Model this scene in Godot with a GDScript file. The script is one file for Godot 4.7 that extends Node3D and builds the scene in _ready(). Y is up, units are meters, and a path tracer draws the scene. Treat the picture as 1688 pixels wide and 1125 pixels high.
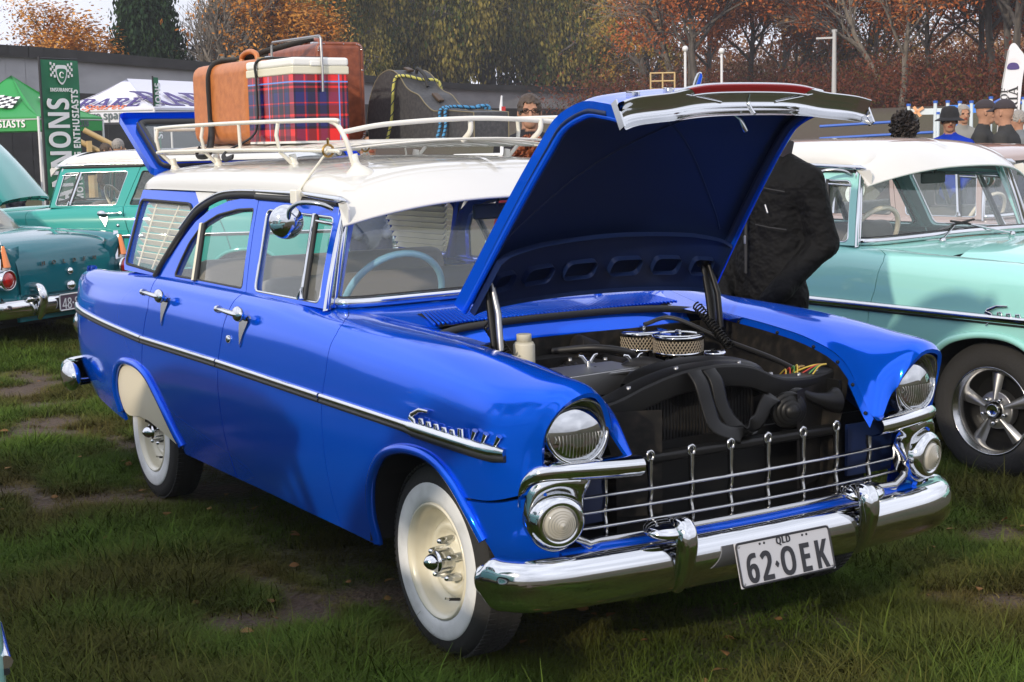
extends Node3D
# A 1960s blue station wagon with its bonnet up at a car show, on grass, with other cars, people, tents and autumn trees behind.
# World axes: x towards the wagon's nose, y up, z towards the wagon's right-hand side; the origin lies on the grass under its front axle.

var M := {}          # materials
var CACHE := {}      # meshes that several cars share
var rng := RandomNumberGenerator.new()

func _ready():
	rng.seed = 7
	# camera
	var cam := Camera3D.new(); cam.name = "camera"
	var yaw := 0.559354; var pitch := 0.1332325; var roll := -0.0201506
	var d := Vector3(-cos(yaw) * cos(pitch), -sin(pitch), -sin(yaw) * cos(pitch))
	var r := d.cross(Vector3.UP).normalized(); var u := r.cross(d)
	var rr := r * cos(roll) + u * sin(roll); var uu := u * cos(roll) - r * sin(roll)
	cam.transform = Transform3D(Basis(rr, uu, -d), Vector3(4.0497, 1.614, 3.0145))
	cam.fov = 25.2725; cam.near = 0.05; cam.far = 600.0
	add_child(cam)
	# sky, haze and exposure
	var env := Environment.new()
	env.background_mode = Environment.BG_SKY
	var sm := ProceduralSkyMaterial.new()
	sm.sky_top_color = Color(0.86, 0.88, 0.94); sm.sky_horizon_color = Color(0.70, 0.71, 0.745); sm.sky_curve = 0.12
	sm.ground_bottom_color = Color(0.20, 0.20, 0.17); sm.ground_horizon_color = Color(0.45, 0.46, 0.45)
	sm.sky_energy_multiplier = 1.12
	sm.sky_cover = cloud_cover(); sm.sky_cover_modulate = Color(0.84, 0.84, 0.86, 0.85)
	var sky := Sky.new(); sky.sky_material = sm
	env.sky = sky
	env.tonemap_mode = Environment.TONE_MAPPER_LINEAR
	env.tonemap_exposure = 1.06
	env.sdfgi_enabled = true; env.ssao_enabled = true; env.ssil_enabled = true
	env.fog_enabled = true; env.fog_density = 0.0006; env.fog_light_color = Color(0.78, 0.79, 0.82)
	var we := WorldEnvironment.new(); we.name = "world_environment"; we.environment = env; add_child(we)
	# low winter sun over the row of cars to the wagon's right
	var sun := DirectionalLight3D.new(); sun.name = "sun"
	sun.light_energy = 0.95; sun.light_color = Color(1.0, 0.945, 0.86); sun.light_angular_distance = 1.6; sun.shadow_enabled = true
	var to_sun := Vector3(0.58, 0.44, 1.0).normalized()
	sun.transform = Transform3D(Basis.looking_at(-to_sun, Vector3.UP), Vector3(0, 20, 0)); add_child(sun)
	materials()
	build_setting()
	build_cars()
	build_luggage()
	build_people()
	build_showground()
	build_trees()
	build_grass()

func cloud_cover() -> ImageTexture:
	var n := FastNoiseLite.new(); n.seed = 3; n.frequency = 0.9; n.fractal_octaves = 5
	var im := Image.create(512, 256, false, Image.FORMAT_RGBAF)
	for y in 256:
		var el := PI / 2 - PI * (y + 0.5) / 256.0
		for x in 512:
			var az := TAU * x / 512.0
			var p := Vector3(cos(el) * cos(az), sin(el) * 2.2, cos(el) * sin(az)) * 1.6
			var f: float = clampf(0.55 + 0.9 * n.get_noise_3d(p.x, p.y, p.z), 0.0, 1.0)
			var g: float = 0.62 + 0.38 * clampf(0.5 + n.get_noise_3d(p.x * 2 + 9, p.y * 2, p.z * 2), 0, 1)
			im.set_pixel(x, y, Color(g, g * 1.0, g * 1.02, f if el > -0.02 else 0.0))
	return ImageTexture.create_from_image(im)

# ---------------------------------------------------------------- mesh tools
class MB:
	var v := PackedVector3Array()
	var n := PackedVector3Array()
	var uv := PackedVector2Array()
	var c := PackedColorArray()
	var ix := PackedInt32Array()
	var col := Color(1, 1, 1)
	func vert(p: Vector3, nn: Vector3, t := Vector2.ZERO) -> int:
		v.append(p); n.append(nn); uv.append(t); c.append(col)
		return v.size() - 1
	func tri(a: int, b: int, d: int) -> void:
		var f := (v[b] - v[a]).cross(v[d] - v[a])
		if f.dot(n[a] + n[b] + n[d]) > 0.0:
			ix.append(a); ix.append(d); ix.append(b)
		else:
			ix.append(a); ix.append(b); ix.append(d)
	func quad(a: int, b: int, d: int, e: int) -> void:
		tri(a, b, d); tri(a, d, e)
	func face(pts: Array, nn := Vector3.ZERO) -> void:      # a flat convex face
		var f := nn
		if f == Vector3.ZERO: f = (pts[2] - pts[0]).cross(pts[1] - pts[0]).normalized()
		var b := v.size()
		for p in pts: vert(p, f)
		for i in range(1, pts.size() - 1): tri(b, b + i, b + i + 1)
	func box(at: Vector3, size: Vector3, turn := Basis()) -> void:
		var h := size / 2
		for a in 3:
			for s in [-1.0, 1.0]:
				var nn := Vector3.ZERO; nn[a] = s
				var e1 := Vector3.ZERO; e1[(a + 1) % 3] = h[(a + 1) % 3]
				var e2 := Vector3.ZERO; e2[(a + 2) % 3] = h[(a + 2) % 3]
				var o := nn * h[a]
				face([at + turn * (o - e1 - e2), at + turn * (o + e1 - e2), at + turn * (o + e1 + e2), at + turn * (o - e1 + e2)], turn * nn)
	func rbox(at: Vector3, size: Vector3, r: float, turn := Basis(), soft := false) -> void:   # a box with rounded edges
		var h := size / 2
		r = minf(r, minf(h.x, minf(h.y, h.z)) * 0.98)
		for a in 3:
			var b := (a + 1) % 3; var d := (a + 2) % 3
			var lb := [-h[b], -h[b] + r * 0.42, -h[b] + r, h[b] - r, h[b] - r * 0.42, h[b]] if soft else [-h[b], -h[b] + r, h[b] - r, h[b]]
			var ld := [-h[d], -h[d] + r * 0.42, -h[d] + r, h[d] - r, h[d] - r * 0.42, h[d]] if soft else [-h[d], -h[d] + r, h[d] - r, h[d]]
			for s in [-1.0, 1.0]:
				var first := v.size()
				for i in lb.size():
					for j in ld.size():
						var p := Vector3.ZERO; p[a] = s * h[a]; p[b] = lb[i]; p[d] = ld[j]
						var q := p.clamp(-(h - Vector3.ONE * r), h - Vector3.ONE * r)
						var nn := (p - q).normalized()
						vert(at + turn * (q + nn * r), turn * nn, Vector2(lb[i] / size[b] + 0.5, ld[j] / size[d] + 0.5))
				var w: int = ld.size()
				for i in lb.size() - 1:
					for j in w - 1:
						quad(first + i * w + j, first + i * w + j + 1, first + (i + 1) * w + j + 1, first + (i + 1) * w + j)
	func tube(path: Array, r, seg := 8, closed := false, flat := Vector2(1, 1), up := Vector3.ZERO, ph := 0.0) -> void:
		var N := path.size()
		var ref := up
		var first := v.size()
		var prev := Vector3.ZERO
		for i in N:
			var a: Vector3 = path[(i - 1 + N) % N] if closed else path[maxi(i - 1, 0)]
			var b: Vector3 = path[(i + 1) % N] if closed else path[mini(i + 1, N - 1)]
			var t := (b - a).normalized()
			if up != Vector3.ZERO: ref = up
			elif i == 0: ref = Vector3.UP if absf(t.y) < 0.9 else Vector3.RIGHT
			else: ref = prev
			var e := (ref - t * ref.dot(t)).normalized()
			prev = e
			var f := t.cross(e)
			var rad: float = r if (r is float or r is int) else r[i]
			for k in seg:
				var an := TAU * k / seg + ph
				vert(path[i] + (e * cos(an) * flat.x + f * sin(an) * flat.y) * rad, (e * cos(an) / flat.x + f * sin(an) / flat.y).normalized(), Vector2(float(k) / seg, float(i)))
		var M_ := N if closed else N - 1
		for i in M_:
			for k in seg:
				var i2 := (i + 1) % N
				quad(first + i * seg + k, first + i * seg + (k + 1) % seg, first + i2 * seg + (k + 1) % seg, first + i2 * seg + k)
		if not closed:
			for e in [0, N - 1]:
				var t2: Vector3 = (path[0] - path[1]) if e == 0 else (path[N - 1] - path[N - 2])
				var b0 := v.size()
				for k in seg: vert(v[first + e * seg + k], t2.normalized())
				for k in range(1, seg - 1): tri(b0, b0 + k, b0 + k + 1)
	func lathe(prof: Array, seg: int, xf := Transform3D(), from := 0.0, to := TAU) -> void:   # [radius, height along y], turned about y; a repeated point makes a crease
		var i0 := 0
		while i0 < prof.size() - 1:
			var i1 := i0 + 1
			while i1 < prof.size() - 1 and prof[i1] != prof[i1 + 1]: i1 += 1
			var first := v.size()
			for i in range(i0, i1 + 1):
				var a = prof[maxi(i - 1, i0)]; var b = prof[mini(i + 1, i1)]
				var t := Vector2(b[0] - a[0], b[1] - a[1]).normalized()
				for k in seg + 1:
					var an := from + (to - from) * k / seg
					var dir := Vector3(cos(an), 0, sin(an))
					vert(xf * (dir * prof[i][0] + Vector3.UP * prof[i][1]), (xf.basis * (dir * t.y - Vector3.UP * t.x)).normalized(), Vector2(float(k) / seg, prof[i][1]))
			for i in i1 - i0:
				for k in seg:
					quad(first + i * (seg + 1) + k, first + i * (seg + 1) + k + 1, first + (i + 1) * (seg + 1) + k + 1, first + (i + 1) * (seg + 1) + k)
			i0 = i1 + 1 if i1 < prof.size() - 1 else i1
	func ball(at: Vector3, rad: Vector3, seg := 12, turn := Basis()) -> void:
		var first := v.size(); var rows := seg / 2
		for i in rows + 1:
			var th := PI * i / rows
			for k in seg + 1:
				var an := TAU * k / seg
				var q := Vector3(sin(th) * cos(an), cos(th), sin(th) * sin(an))
				vert(at + turn * (q * rad), (turn * (q / rad)).normalized(), Vector2(float(k) / seg, float(i) / rows))
		for i in rows:
			for k in seg:
				quad(first + i * (seg + 1) + k, first + i * (seg + 1) + k + 1, first + (i + 1) * (seg + 1) + k + 1, first + (i + 1) * (seg + 1) + k)
	func grid(f: Callable, nu: int, nv: int, sgn := 1.0, off := 0.0) -> void:     # f(u, v) -> point, u and v in 0..1
		var first := v.size()
		for i in nu + 1:
			for j in nv + 1:
				var a := float(i) / nu; var b := float(j) / nv; var e := 0.002
				var p: Vector3 = f.call(a, b)
				var pu: Vector3 = f.call(minf(a + e, 1.0), b) - f.call(maxf(a - e, 0.0), b)
				var pv: Vector3 = f.call(a, minf(b + e, 1.0)) - f.call(a, maxf(b - e, 0.0))
				var nn := pu.cross(pv).normalized() * sgn
				vert(p + nn * off, nn, Vector2(a, b))
		for i in nu:
			for j in nv:
				var q := first + i * (nv + 1) + j
				quad(q, q + 1, q + nv + 2, q + nv + 1)
	func prism(poly: PackedVector2Array, depth: float, xf := Transform3D(), bevel := 0.0) -> void:   # an outline in x-y, from z = 0 to depth
		var t := Geometry2D.triangulate_polygon(poly)
		for s in [0, 1]:
			var nn := xf.basis * Vector3(0, 0, 1 if s else -1)
			var ps := poly
			if bevel > 0.0:
				var sh := Geometry2D.offset_polygon(poly, -bevel)
				if sh.size() == 1 and sh[0].size() > 2: ps = sh[0]
			var tt := Geometry2D.triangulate_polygon(ps) if ps != poly else t
			var b := v.size()
			for p in ps: vert(xf * Vector3(p.x, p.y, depth * s), nn, p)
			for i in range(0, tt.size(), 3): tri(b + tt[i], b + tt[i + 1], b + tt[i + 2])
		var cw := Geometry2D.is_polygon_clockwise(poly)
		var N := poly.size()
		for i in N:
			var p := poly[i]; var q := poly[(i + 1) % N]
			var e := (q - p).normalized()
			var o := Vector2(e.y, -e.x) * (-1.0 if cw else 1.0)
			var nn := (xf.basis * Vector3(o.x, o.y, 0)).normalized()
			face([xf * Vector3(p.x, p.y, bevel * 0.5), xf * Vector3(q.x, q.y, bevel * 0.5), xf * Vector3(q.x, q.y, depth - bevel * 0.5), xf * Vector3(p.x, p.y, depth - bevel * 0.5)], nn)
	func panel(poly: PackedVector2Array, holes: Array, step: float, map: Callable, sgn: float, lip := 0.012, off := 0.0, scale := Vector2.ONE) -> void:
		# a curved sheet cut to an outline; map(Vector2) -> point; scale turns the outline's units into metres
		var inv := Vector2.ONE / scale
		var bound := []
		var loops := [poly] + holes
		var pts := PackedVector2Array()
		for lp in loops:
			var ring := []
			for i in lp.size():
				var a: Vector2 = lp[i] * scale; var b: Vector2 = lp[(i + 1) % lp.size()] * scale
				var k := maxi(1, int(ceil(a.distance_to(b) / step)))
				for j in k: ring.append(a.lerp(b, float(j) / k))
			var from := pts.size()
			for p in ring: pts.append(p)
			bound.append([from, pts.size()])
		var nb := pts.size()
		var sp := PackedVector2Array()
		for p in poly: sp.append(p * scale)
		var sh := []
		for h in holes:
			var q := PackedVector2Array()
			for p in h: q.append(p * scale)
			sh.append(q)
		var lo := sp[0]; var hi := sp[0]
		for p in sp: lo = lo.min(p); hi = hi.max(p)
		var cells := {}
		for i in nb:
			var kk := Vector2i((pts[i] / step).floor())
			if not cells.has(kk): cells[kk] = []
			cells[kk].append(pts[i])
		var y := lo.y; var row := 0
		while y < hi.y:
			var x := lo.x + (step * 0.5 if row % 2 else 0.0)
			while x < hi.x:
				var p := Vector2(x, y)
				var good := Geometry2D.is_point_in_polygon(p, sp)
				if good:
					for h in sh:
						if Geometry2D.is_point_in_polygon(p, h): good = false; break
				if good:
					var kk := Vector2i((p / step).floor())
					for ax in 3:
						for ay in 3:
							var cc := kk + Vector2i(ax - 1, ay - 1)
							if good and cells.has(cc):
								for q in cells[cc]:
									if p.distance_squared_to(q) < step * step * 0.3: good = false; break
				if good: pts.append(p)
				x += step
			y += step * 0.866; row += 1
		var first := v.size(); var e := 0.004
		for p in pts:
			var q := p * inv
			var m: Vector3 = map.call(q)
			var du: Vector3 = map.call((p + Vector2(e, 0)) * inv) - map.call((p - Vector2(e, 0)) * inv)
			var dv: Vector3 = map.call((p + Vector2(0, e)) * inv) - map.call((p - Vector2(0, e)) * inv)
			var nn := du.cross(dv).normalized() * sgn
			vert(m + nn * off, nn, q)
		var t := Geometry2D.triangulate_delaunay(pts)
		for i in range(0, t.size(), 3):
			var ct := (pts[t[i]] + pts[t[i + 1]] + pts[t[i + 2]]) / 3.0
			if not Geometry2D.is_point_in_polygon(ct, sp): continue
			var inside := false
			for h in sh:
				if Geometry2D.is_point_in_polygon(ct, h): inside = true; break
			if not inside: tri(first + t[i], first + t[i + 1], first + t[i + 2])
		if lip > 0.0:
			for li in bound.size():
				var b = bound[li]
				var k: int = b[1] - b[0]
				for i in k:
					var p: int = first + b[0] + i; var q: int = first + b[0] + (i + 1) % k
					var along := (v[q] - v[p]).normalized()
					var out := along.cross(n[p]).normalized()
					var mid2 := (pts[b[0] + i] + pts[b[0] + (i + 1) % k]) / 2.0
					var cl := mid2 * inv
					var probe := (mid2 + (pts[b[0] + (i + 1) % k] - pts[b[0] + i]).orthogonal().normalized() * 0.003)
					var o2 := Geometry2D.is_point_in_polygon(probe, sp)
					if o2:
						for h in sh:
							if Geometry2D.is_point_in_polygon(probe, h): o2 = false
					var pm: Vector3 = map.call(probe * inv) - map.call(cl)
					if (out.dot(pm) > 0.0) == o2: out = -out
					face([v[p], v[q], v[q] - n[q] * lip, v[p] - n[p] * lip], out)
	func mirrored() -> MB:
		var o := MB.new()
		for i in v.size():
			o.v.append(Vector3(v[i].x, v[i].y, -v[i].z)); o.n.append(Vector3(n[i].x, n[i].y, -n[i].z))
		o.uv = uv.duplicate(); o.c = c.duplicate()
		for i in range(0, ix.size(), 3):
			o.ix.append(ix[i]); o.ix.append(ix[i + 2]); o.ix.append(ix[i + 1])
		return o
	func moved(xf: Transform3D) -> MB:
		for i in v.size():
			v[i] = xf * v[i]; n[i] = (xf.basis * n[i]).normalized()
		return self
	func mesh() -> ArrayMesh:
		var a := []; a.resize(Mesh.ARRAY_MAX)
		a[Mesh.ARRAY_VERTEX] = v; a[Mesh.ARRAY_NORMAL] = n; a[Mesh.ARRAY_TEX_UV] = uv; a[Mesh.ARRAY_COLOR] = c; a[Mesh.ARRAY_INDEX] = ix
		var m := ArrayMesh.new()
		m.add_surface_from_arrays(Mesh.PRIMITIVE_TRIANGLES, a)
		return m

class Net:      # a smooth surface through rows of control points
	var rows := []
	func _init(r: Array) -> void:
		for row in r:
			var q := PackedVector3Array()
			for p in row: q.append(p)
			rows.append(q)
	static func cr(a: Vector3, b: Vector3, c: Vector3, d: Vector3, t: float) -> Vector3:
		return 0.5 * (2.0 * b + (c - a) * t + (2.0 * a - 5.0 * b + 4.0 * c - d) * t * t + (3.0 * b - a - 3.0 * c + d) * t * t * t)
	static func along(q: PackedVector3Array, t: float) -> Vector3:
		var n := q.size() - 1
		var i := clampi(int(floor(t)), 0, n - 1)
		var b := q[i]; var c := q[i + 1]
		var a := q[i - 1] if i > 0 else 2.0 * b - c
		var d := q[i + 2] if i < n - 1 else 2.0 * c - b
		return cr(a, b, c, d, t - i)
	func at(u: float, w: float) -> Vector3:
		var n := rows.size() - 1
		var i := clampi(int(floor(u)), 0, n - 1)
		var b := along(rows[i], w); var c := along(rows[i + 1], w)
		var a := along(rows[i - 1], w) if i > 0 else 2.0 * b - c
		var d := along(rows[i + 2], w) if i < n - 1 else 2.0 * c - b
		return cr(a, b, c, d, u - i)
	func unit(u: float, w: float) -> Vector3:
		return at(u * (rows.size() - 1), w * (rows[0].size() - 1))
	func find(xy: Vector2) -> Vector2:      # (u, v) of the point seen at (x, y) from the side
		var best := Vector2.ZERO; var bd := 1e9
		for i in rows.size():
			for j in rows[0].size():
				var p: Vector3 = rows[i][j]
				var dd := Vector2(p.x, p.y).distance_squared_to(xy)
				if dd < bd: bd = dd; best = Vector2(i, j)
		var q := best; var e := 0.01
		var hi := Vector2(rows.size() - 1, rows[0].size() - 1)
		for k in 14:
			var p := at(q.x, q.y)
			var r := xy - Vector2(p.x, p.y)
			if r.length_squared() < 1e-9: break
			var a := (at(q.x + e, q.y) - at(q.x - e, q.y)) / (2 * e); var b := (at(q.x, q.y + e) - at(q.x, q.y - e)) / (2 * e)
			var det := a.x * b.y - a.y * b.x
			if absf(det) < 1e-7: break
			var s := Vector2(r.x * b.y - r.y * b.x, a.x * r.y - a.y * r.x) / det
			q = (q + s.limit_length(0.8)).clamp(Vector2.ZERO, hi)
		return q

func spline(pts: Array, per := 6, closed := false) -> Array:
	var out := []
	var n := pts.size()
	for i in (n if closed else n - 1):
		var b: Vector3 = pts[i]; var c: Vector3 = pts[(i + 1) % n]
		var a: Vector3 = pts[(i - 1 + n) % n] if closed or i > 0 else 2.0 * b - c
		var d: Vector3 = pts[(i + 2) % n] if closed or i < n - 2 else 2.0 * c - b
		for k in per: out.append(Net.cr(a, b, c, d, float(k) / per))
	if not closed: out.append(pts[n - 1])
	return out

func flat_spline(pts: Array, per := 6, closed := true) -> PackedVector2Array:
	var q := []
	for p in pts: q.append(Vector3(p.x, p.y, 0))
	var out := PackedVector2Array()
	for p in spline(q, per, closed): out.append(Vector2(p.x, p.y))
	return out

func rounded(pts: Array, r: float, per := 4) -> PackedVector2Array:       # a polygon with rounded corners
	var out := PackedVector2Array()
	var n := pts.size()
	for i in n:
		var p: Vector2 = pts[i]; var a: Vector2 = pts[(i - 1 + n) % n]; var b: Vector2 = pts[(i + 1) % n]
		var rr := minf(r, minf(p.distance_to(a), p.distance_to(b)) * 0.48)
		var s := p + (a - p).normalized() * rr; var e := p + (b - p).normalized() * rr
		for k in per + 1:
			var t := float(k) / per
			out.append(s.lerp(p, t).lerp(p.lerp(e, t), t))
	return out

func obj(called: String, m, mat: Material, parent: Node = self) -> MeshInstance3D:
	var o := MeshInstance3D.new(); o.name = called
	o.mesh = m.mesh() if m is MB else m
	o.material_override = mat
	parent.add_child(o, true)
	return o

func thing(called: String, label: String, category: String, group := "", at := Vector3.ZERO, turn := 0.0) -> Node3D:
	var o := Node3D.new(); o.name = called
	o.position = at; o.rotation.y = turn
	add_child(o, true)
	return tag(o, label, category, group)

func tag(o: Node3D, label: String, category := "", group := "") -> Node3D:
	o.set_meta("label", label)
	if category: o.set_meta("category", category)
	if group: o.set_meta("group", group)
	return o

func structure(called: String, m, mat: Material, label: String) -> MeshInstance3D:
	var o := obj(called, m, mat); o.set_meta("kind", "structure"); o.set_meta("label", label)
	return o

func cached(key: String, f: Callable) -> ArrayMesh:
	if not CACHE.has(key): CACHE[key] = f.call().mesh()
	return CACHE[key]

func V(x: float, y: float, z: float) -> Vector3: return Vector3(x, y, z)

func text_mesh(s: String, height: float, depth := 0.004, bold := true, serif := false) -> TextMesh:
	var f := SystemFont.new(); f.font_names = PackedStringArray(["Droid Serif" if serif else "Droid Sans"]); f.font_weight = 700 if bold else 400
	var t := TextMesh.new(); t.text = s; t.font = f; t.font_size = 64; t.pixel_size = height / 46.0; t.depth = depth; t.curve_step = 2.0
	return t

func letters(called: String, s: String, height: float, mat: Material, parent: Node, xf: Transform3D, depth := 0.004, bold := true, serif := false) -> MeshInstance3D:
	var o := obj(called, text_mesh(s, height, depth, bold, serif), mat, parent)
	o.transform = xf
	return o

# ---------------------------------------------------------------- materials
func lin(r: float, g: float, b: float) -> Color: return Color(r, g, b).linear_to_srgb()

func mat(key: String, c: Color, rough := 0.5, metal := 0.0, coat := 0.0) -> StandardMaterial3D:
	var m := StandardMaterial3D.new(); m.resource_name = key
	m.albedo_color = c; m.roughness = rough; m.metallic = metal
	if coat > 0.0: m.clearcoat_enabled = true; m.clearcoat = coat; m.clearcoat_roughness = 0.03
	M[key] = m
	return m

func noise_tex(freq: float, octaves: int, colors: Array, size := 512, sd := 1, kind := FastNoiseLite.TYPE_SIMPLEX_SMOOTH) -> NoiseTexture2D:
	var n := FastNoiseLite.new(); n.seed = sd; n.frequency = freq; n.fractal_octaves = octaves; n.noise_type = kind
	var t := NoiseTexture2D.new(); t.noise = n; t.width = size; t.height = size; t.seamless = true; t.generate_mipmaps = false
	var g := Gradient.new()
	g.offsets = PackedFloat32Array(range(colors.size()).map(func(i): return float(i) / (colors.size() - 1)))
	g.colors = PackedColorArray(colors)
	t.color_ramp = g
	return t

func bumpy(m: StandardMaterial3D, freq: float, octaves: int, cm: float, scale: float, sd := 5) -> void:
	m.heightmap_enabled = true; m.heightmap_texture = noise_tex(freq, octaves, [Color(0, 0, 0), Color(1, 1, 1)], 512, sd); m.heightmap_scale = cm
	m.uv1_triplanar = true; m.uv1_scale = Vector3.ONE * scale

func materials() -> void:
	var dust := noise_tex(0.012, 5, [Color(0.03, 0.03, 0.03), Color(0.075, 0.075, 0.075), Color(0.14, 0.14, 0.14)], 512, 12)
	for p in [["blue", lin(0.001, 0.092, 0.70)], ["mint", lin(0.28, 0.58, 0.53)], ["teal", lin(0.03, 0.30, 0.26)], ["deep_teal", lin(0.008, 0.12, 0.15)], ["dusty_pink", lin(0.33, 0.25, 0.225)], ["white_paint", lin(0.56, 0.55, 0.515)], ["silver_paint", lin(0.42, 0.44, 0.46)], ["maroon", lin(0.12, 0.02, 0.02)]]:
		var m := mat(p[0], p[1], 0.22 if p[0] != "white_paint" else 0.3, 0.0, 1.0)
		m.metallic_specular = 0.15
		if p[0] == "blue": m.metallic = 0.5; m.roughness = 0.11; m.clearcoat = 0.5
		m.roughness_texture = null
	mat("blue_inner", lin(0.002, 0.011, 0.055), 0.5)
	mat("lamp_mirror", lin(0.50, 0.51, 0.52), 0.03, 1.0)
	mat("chrome", lin(0.62, 0.63, 0.64), 0.07, 1.0)
	mat("dull_chrome", lin(0.45, 0.45, 0.45), 0.18, 1.0)
	mat("steel", lin(0.36, 0.36, 0.36), 0.42, 1.0)
	var g := mat("glass", Color(0.85, 0.93, 0.90, 0.05), 0.0); g.transparency = BaseMaterial3D.TRANSPARENCY_ALPHA; g.metallic_specular = 0.5
	var lg := mat("lens_glass", Color(0.95, 0.95, 0.95, 0.10), 0.0); lg.transparency = BaseMaterial3D.TRANSPARENCY_ALPHA
	var fr := mat("ribbed_lens", lin(0.36, 0.34, 0.29), 0.10, 0.0, 1.0)
	mat("rubber", lin(0.022, 0.022, 0.022), 0.75)
	var ty := mat("tyre", lin(0.020, 0.019, 0.018), 0.85)
	bumpy(ty, 0.03, 4, 0.15, 3.0)
	mat("seal", lin(0.014, 0.014, 0.014), 0.55)
	mat("black_paint", lin(0.006, 0.006, 0.006), 0.42).metallic_specular = 0.35
	mat("void", lin(0.006, 0.006, 0.006), 0.9)
	var grime := mat("grimy_black", Color(1, 1, 1), 0.6)
	grime.albedo_texture = noise_tex(0.015, 5, [lin(0.004, 0.004, 0.004), lin(0.010, 0.009, 0.008), lin(0.032, 0.026, 0.02)], 512, 21); grime.uv1_triplanar = true; grime.uv1_scale = Vector3.ONE * 2.5; grime.metallic_specular = 0.3
	var ww := mat("whitewall", Color(1, 1, 1), 0.6)
	ww.albedo_texture = noise_tex(0.008, 5, [lin(0.50, 0.50, 0.49), lin(0.66, 0.66, 0.66), lin(0.70, 0.70, 0.69)], 512, 31); ww.uv1_triplanar = true; ww.uv1_scale = Vector3.ONE * 1.5
	mat("cream", lin(0.66, 0.61, 0.47), 0.28, 0.0, 0.6)
	mat("cream_flat", lin(0.66, 0.60, 0.47), 0.5)
	mat("rack_paint", lin(0.68, 0.65, 0.56), 0.35, 0.0, 0.4)
	mat("blind", lin(0.60, 0.56, 0.40), 0.5)
	var seat := mat("seat_grey", lin(0.20, 0.185, 0.165), 0.6); bumpy(seat, 0.05, 3, 0.1, 6.0)
	mat("headlining", lin(0.20, 0.20, 0.185), 0.85)
	mat("wheel_blue", lin(0.16, 0.36, 0.46), 0.3, 0.0, 0.4)
	mat("amber", lin(0.62, 0.17, 0.02), 0.12, 0.0, 1.0)
	mat("red_lens", lin(0.42, 0.012, 0.012), 0.12, 0.0, 1.0)
	mat("crest_red", lin(0.22, 0.01, 0.015), 0.15, 0.0, 1.0)
	mat("plate_silver", lin(0.40, 0.40, 0.42), 0.42)
	mat("plate_ink", lin(0.012, 0.012, 0.016), 0.5)
	mat("plate_white", lin(0.7, 0.7, 0.7), 0.5)
	mat("plate_purple", lin(0.10, 0.06, 0.09), 0.5)
	var hz := mat("dusty_radiator", lin(0.02, 0.02, 0.02), 0.7)
	mat("hose", lin(0.012, 0.012, 0.013), 0.5)
	mat("wire_red", lin(0.35, 0.03, 0.02), 0.5); mat("wire_yellow", lin(0.45, 0.33, 0.05), 0.5); mat("wire_green", lin(0.06, 0.2, 0.05), 0.5)
	mat("brass", lin(0.42, 0.26, 0.09), 0.35, 1.0)
	mat("milky_plastic", lin(0.55, 0.52, 0.42), 0.5)
	var mesh_m := mat("gauze", lin(0.34, 0.29, 0.22), 0.5, 0.6)
	# luggage
	var tan := mat("tan_leather", Color(1, 1, 1), 0.45)
	tan.albedo_texture = noise_tex(0.01, 5, [lin(0.36, 0.115, 0.028), lin(0.44, 0.145, 0.038), lin(0.50, 0.18, 0.05)], 512, 41); bumpy(tan, 0.06, 3, 0.05, 3.0)
	var brown := mat("brown_leather", Color(1, 1, 1), 0.4)
	brown.albedo_texture = noise_tex(0.012, 5, [lin(0.13, 0.032, 0.012), lin(0.20, 0.05, 0.02), lin(0.27, 0.075, 0.03)], 512, 42); bumpy(brown, 0.05, 3, 0.06, 3.0)
	var blk := mat("black_case", Color(1, 1, 1), 0.65)
	blk.albedo_texture = noise_tex(0.02, 5, [lin(0.030, 0.030, 0.033), lin(0.045, 0.045, 0.048), lin(0.07, 0.068, 0.066)], 512, 43); bumpy(blk, 0.08, 3, 0.06, 4.0)
	mat("case_piping", lin(0.16, 0.135, 0.08), 0.6)
	mat("strap_black", lin(0.012, 0.012, 0.012), 0.6)
	mat("cooler_white", lin(0.72, 0.71, 0.66), 0.35); mat("cooler_cream", lin(0.62, 0.59, 0.45), 0.4)
	mat("rope_yellow", lin(0.45, 0.42, 0.10), 0.7); mat("rope_blue", lin(0.05, 0.22, 0.42), 0.7); mat("rope_dark", lin(0.02, 0.03, 0.05), 0.7)
	var tt := mat("tartan", Color(1, 1, 1), 0.3, 0.0, 0.3); tt.albedo_texture = tartan()
	# cloth, skin, hair
	var person := mat("person", Color(1, 1, 1), 0.75); person.vertex_color_use_as_albedo = true; person.metallic_specular = 0.1
	bumpy(person, 0.04, 4, 0.25, 3.0)
	var jk := mat("jacket", Color(1, 1, 1), 0.7); jk.vertex_color_use_as_albedo = true; jk.metallic_specular = 0.2; bumpy(jk, 0.011, 3, 2.2, 2.2, 61)
	mat("hair_dark", lin(0.018, 0.011, 0.008), 0.6); mat("hair_brown", lin(0.055, 0.035, 0.022), 0.6); mat("hair_red", lin(0.24, 0.06, 0.016), 0.6); mat("hair_grey", lin(0.25, 0.23, 0.21), 0.6)
	mat("felt_black", lin(0.010, 0.010, 0.012), 0.9); mat("cap_dark", lin(0.03, 0.022, 0.026), 0.85)
	mat("zip", lin(0.4, 0.4, 0.42), 0.35, 1.0)
	# showground
	mat("vinyl_green", lin(0.02, 0.27, 0.06), 0.6).backlight_enabled = true; M["vinyl_green"].backlight = Color(0.25, 0.45, 0.25)
	mat("vinyl_white", lin(0.66, 0.66, 0.74), 0.6).backlight_enabled = true; M["vinyl_white"].backlight = Color(0.3, 0.3, 0.33)
	mat("banner_green", lin(0.008, 0.14, 0.06), 0.6); mat("banner_white", lin(0.66, 0.66, 0.70), 0.6)
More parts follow.
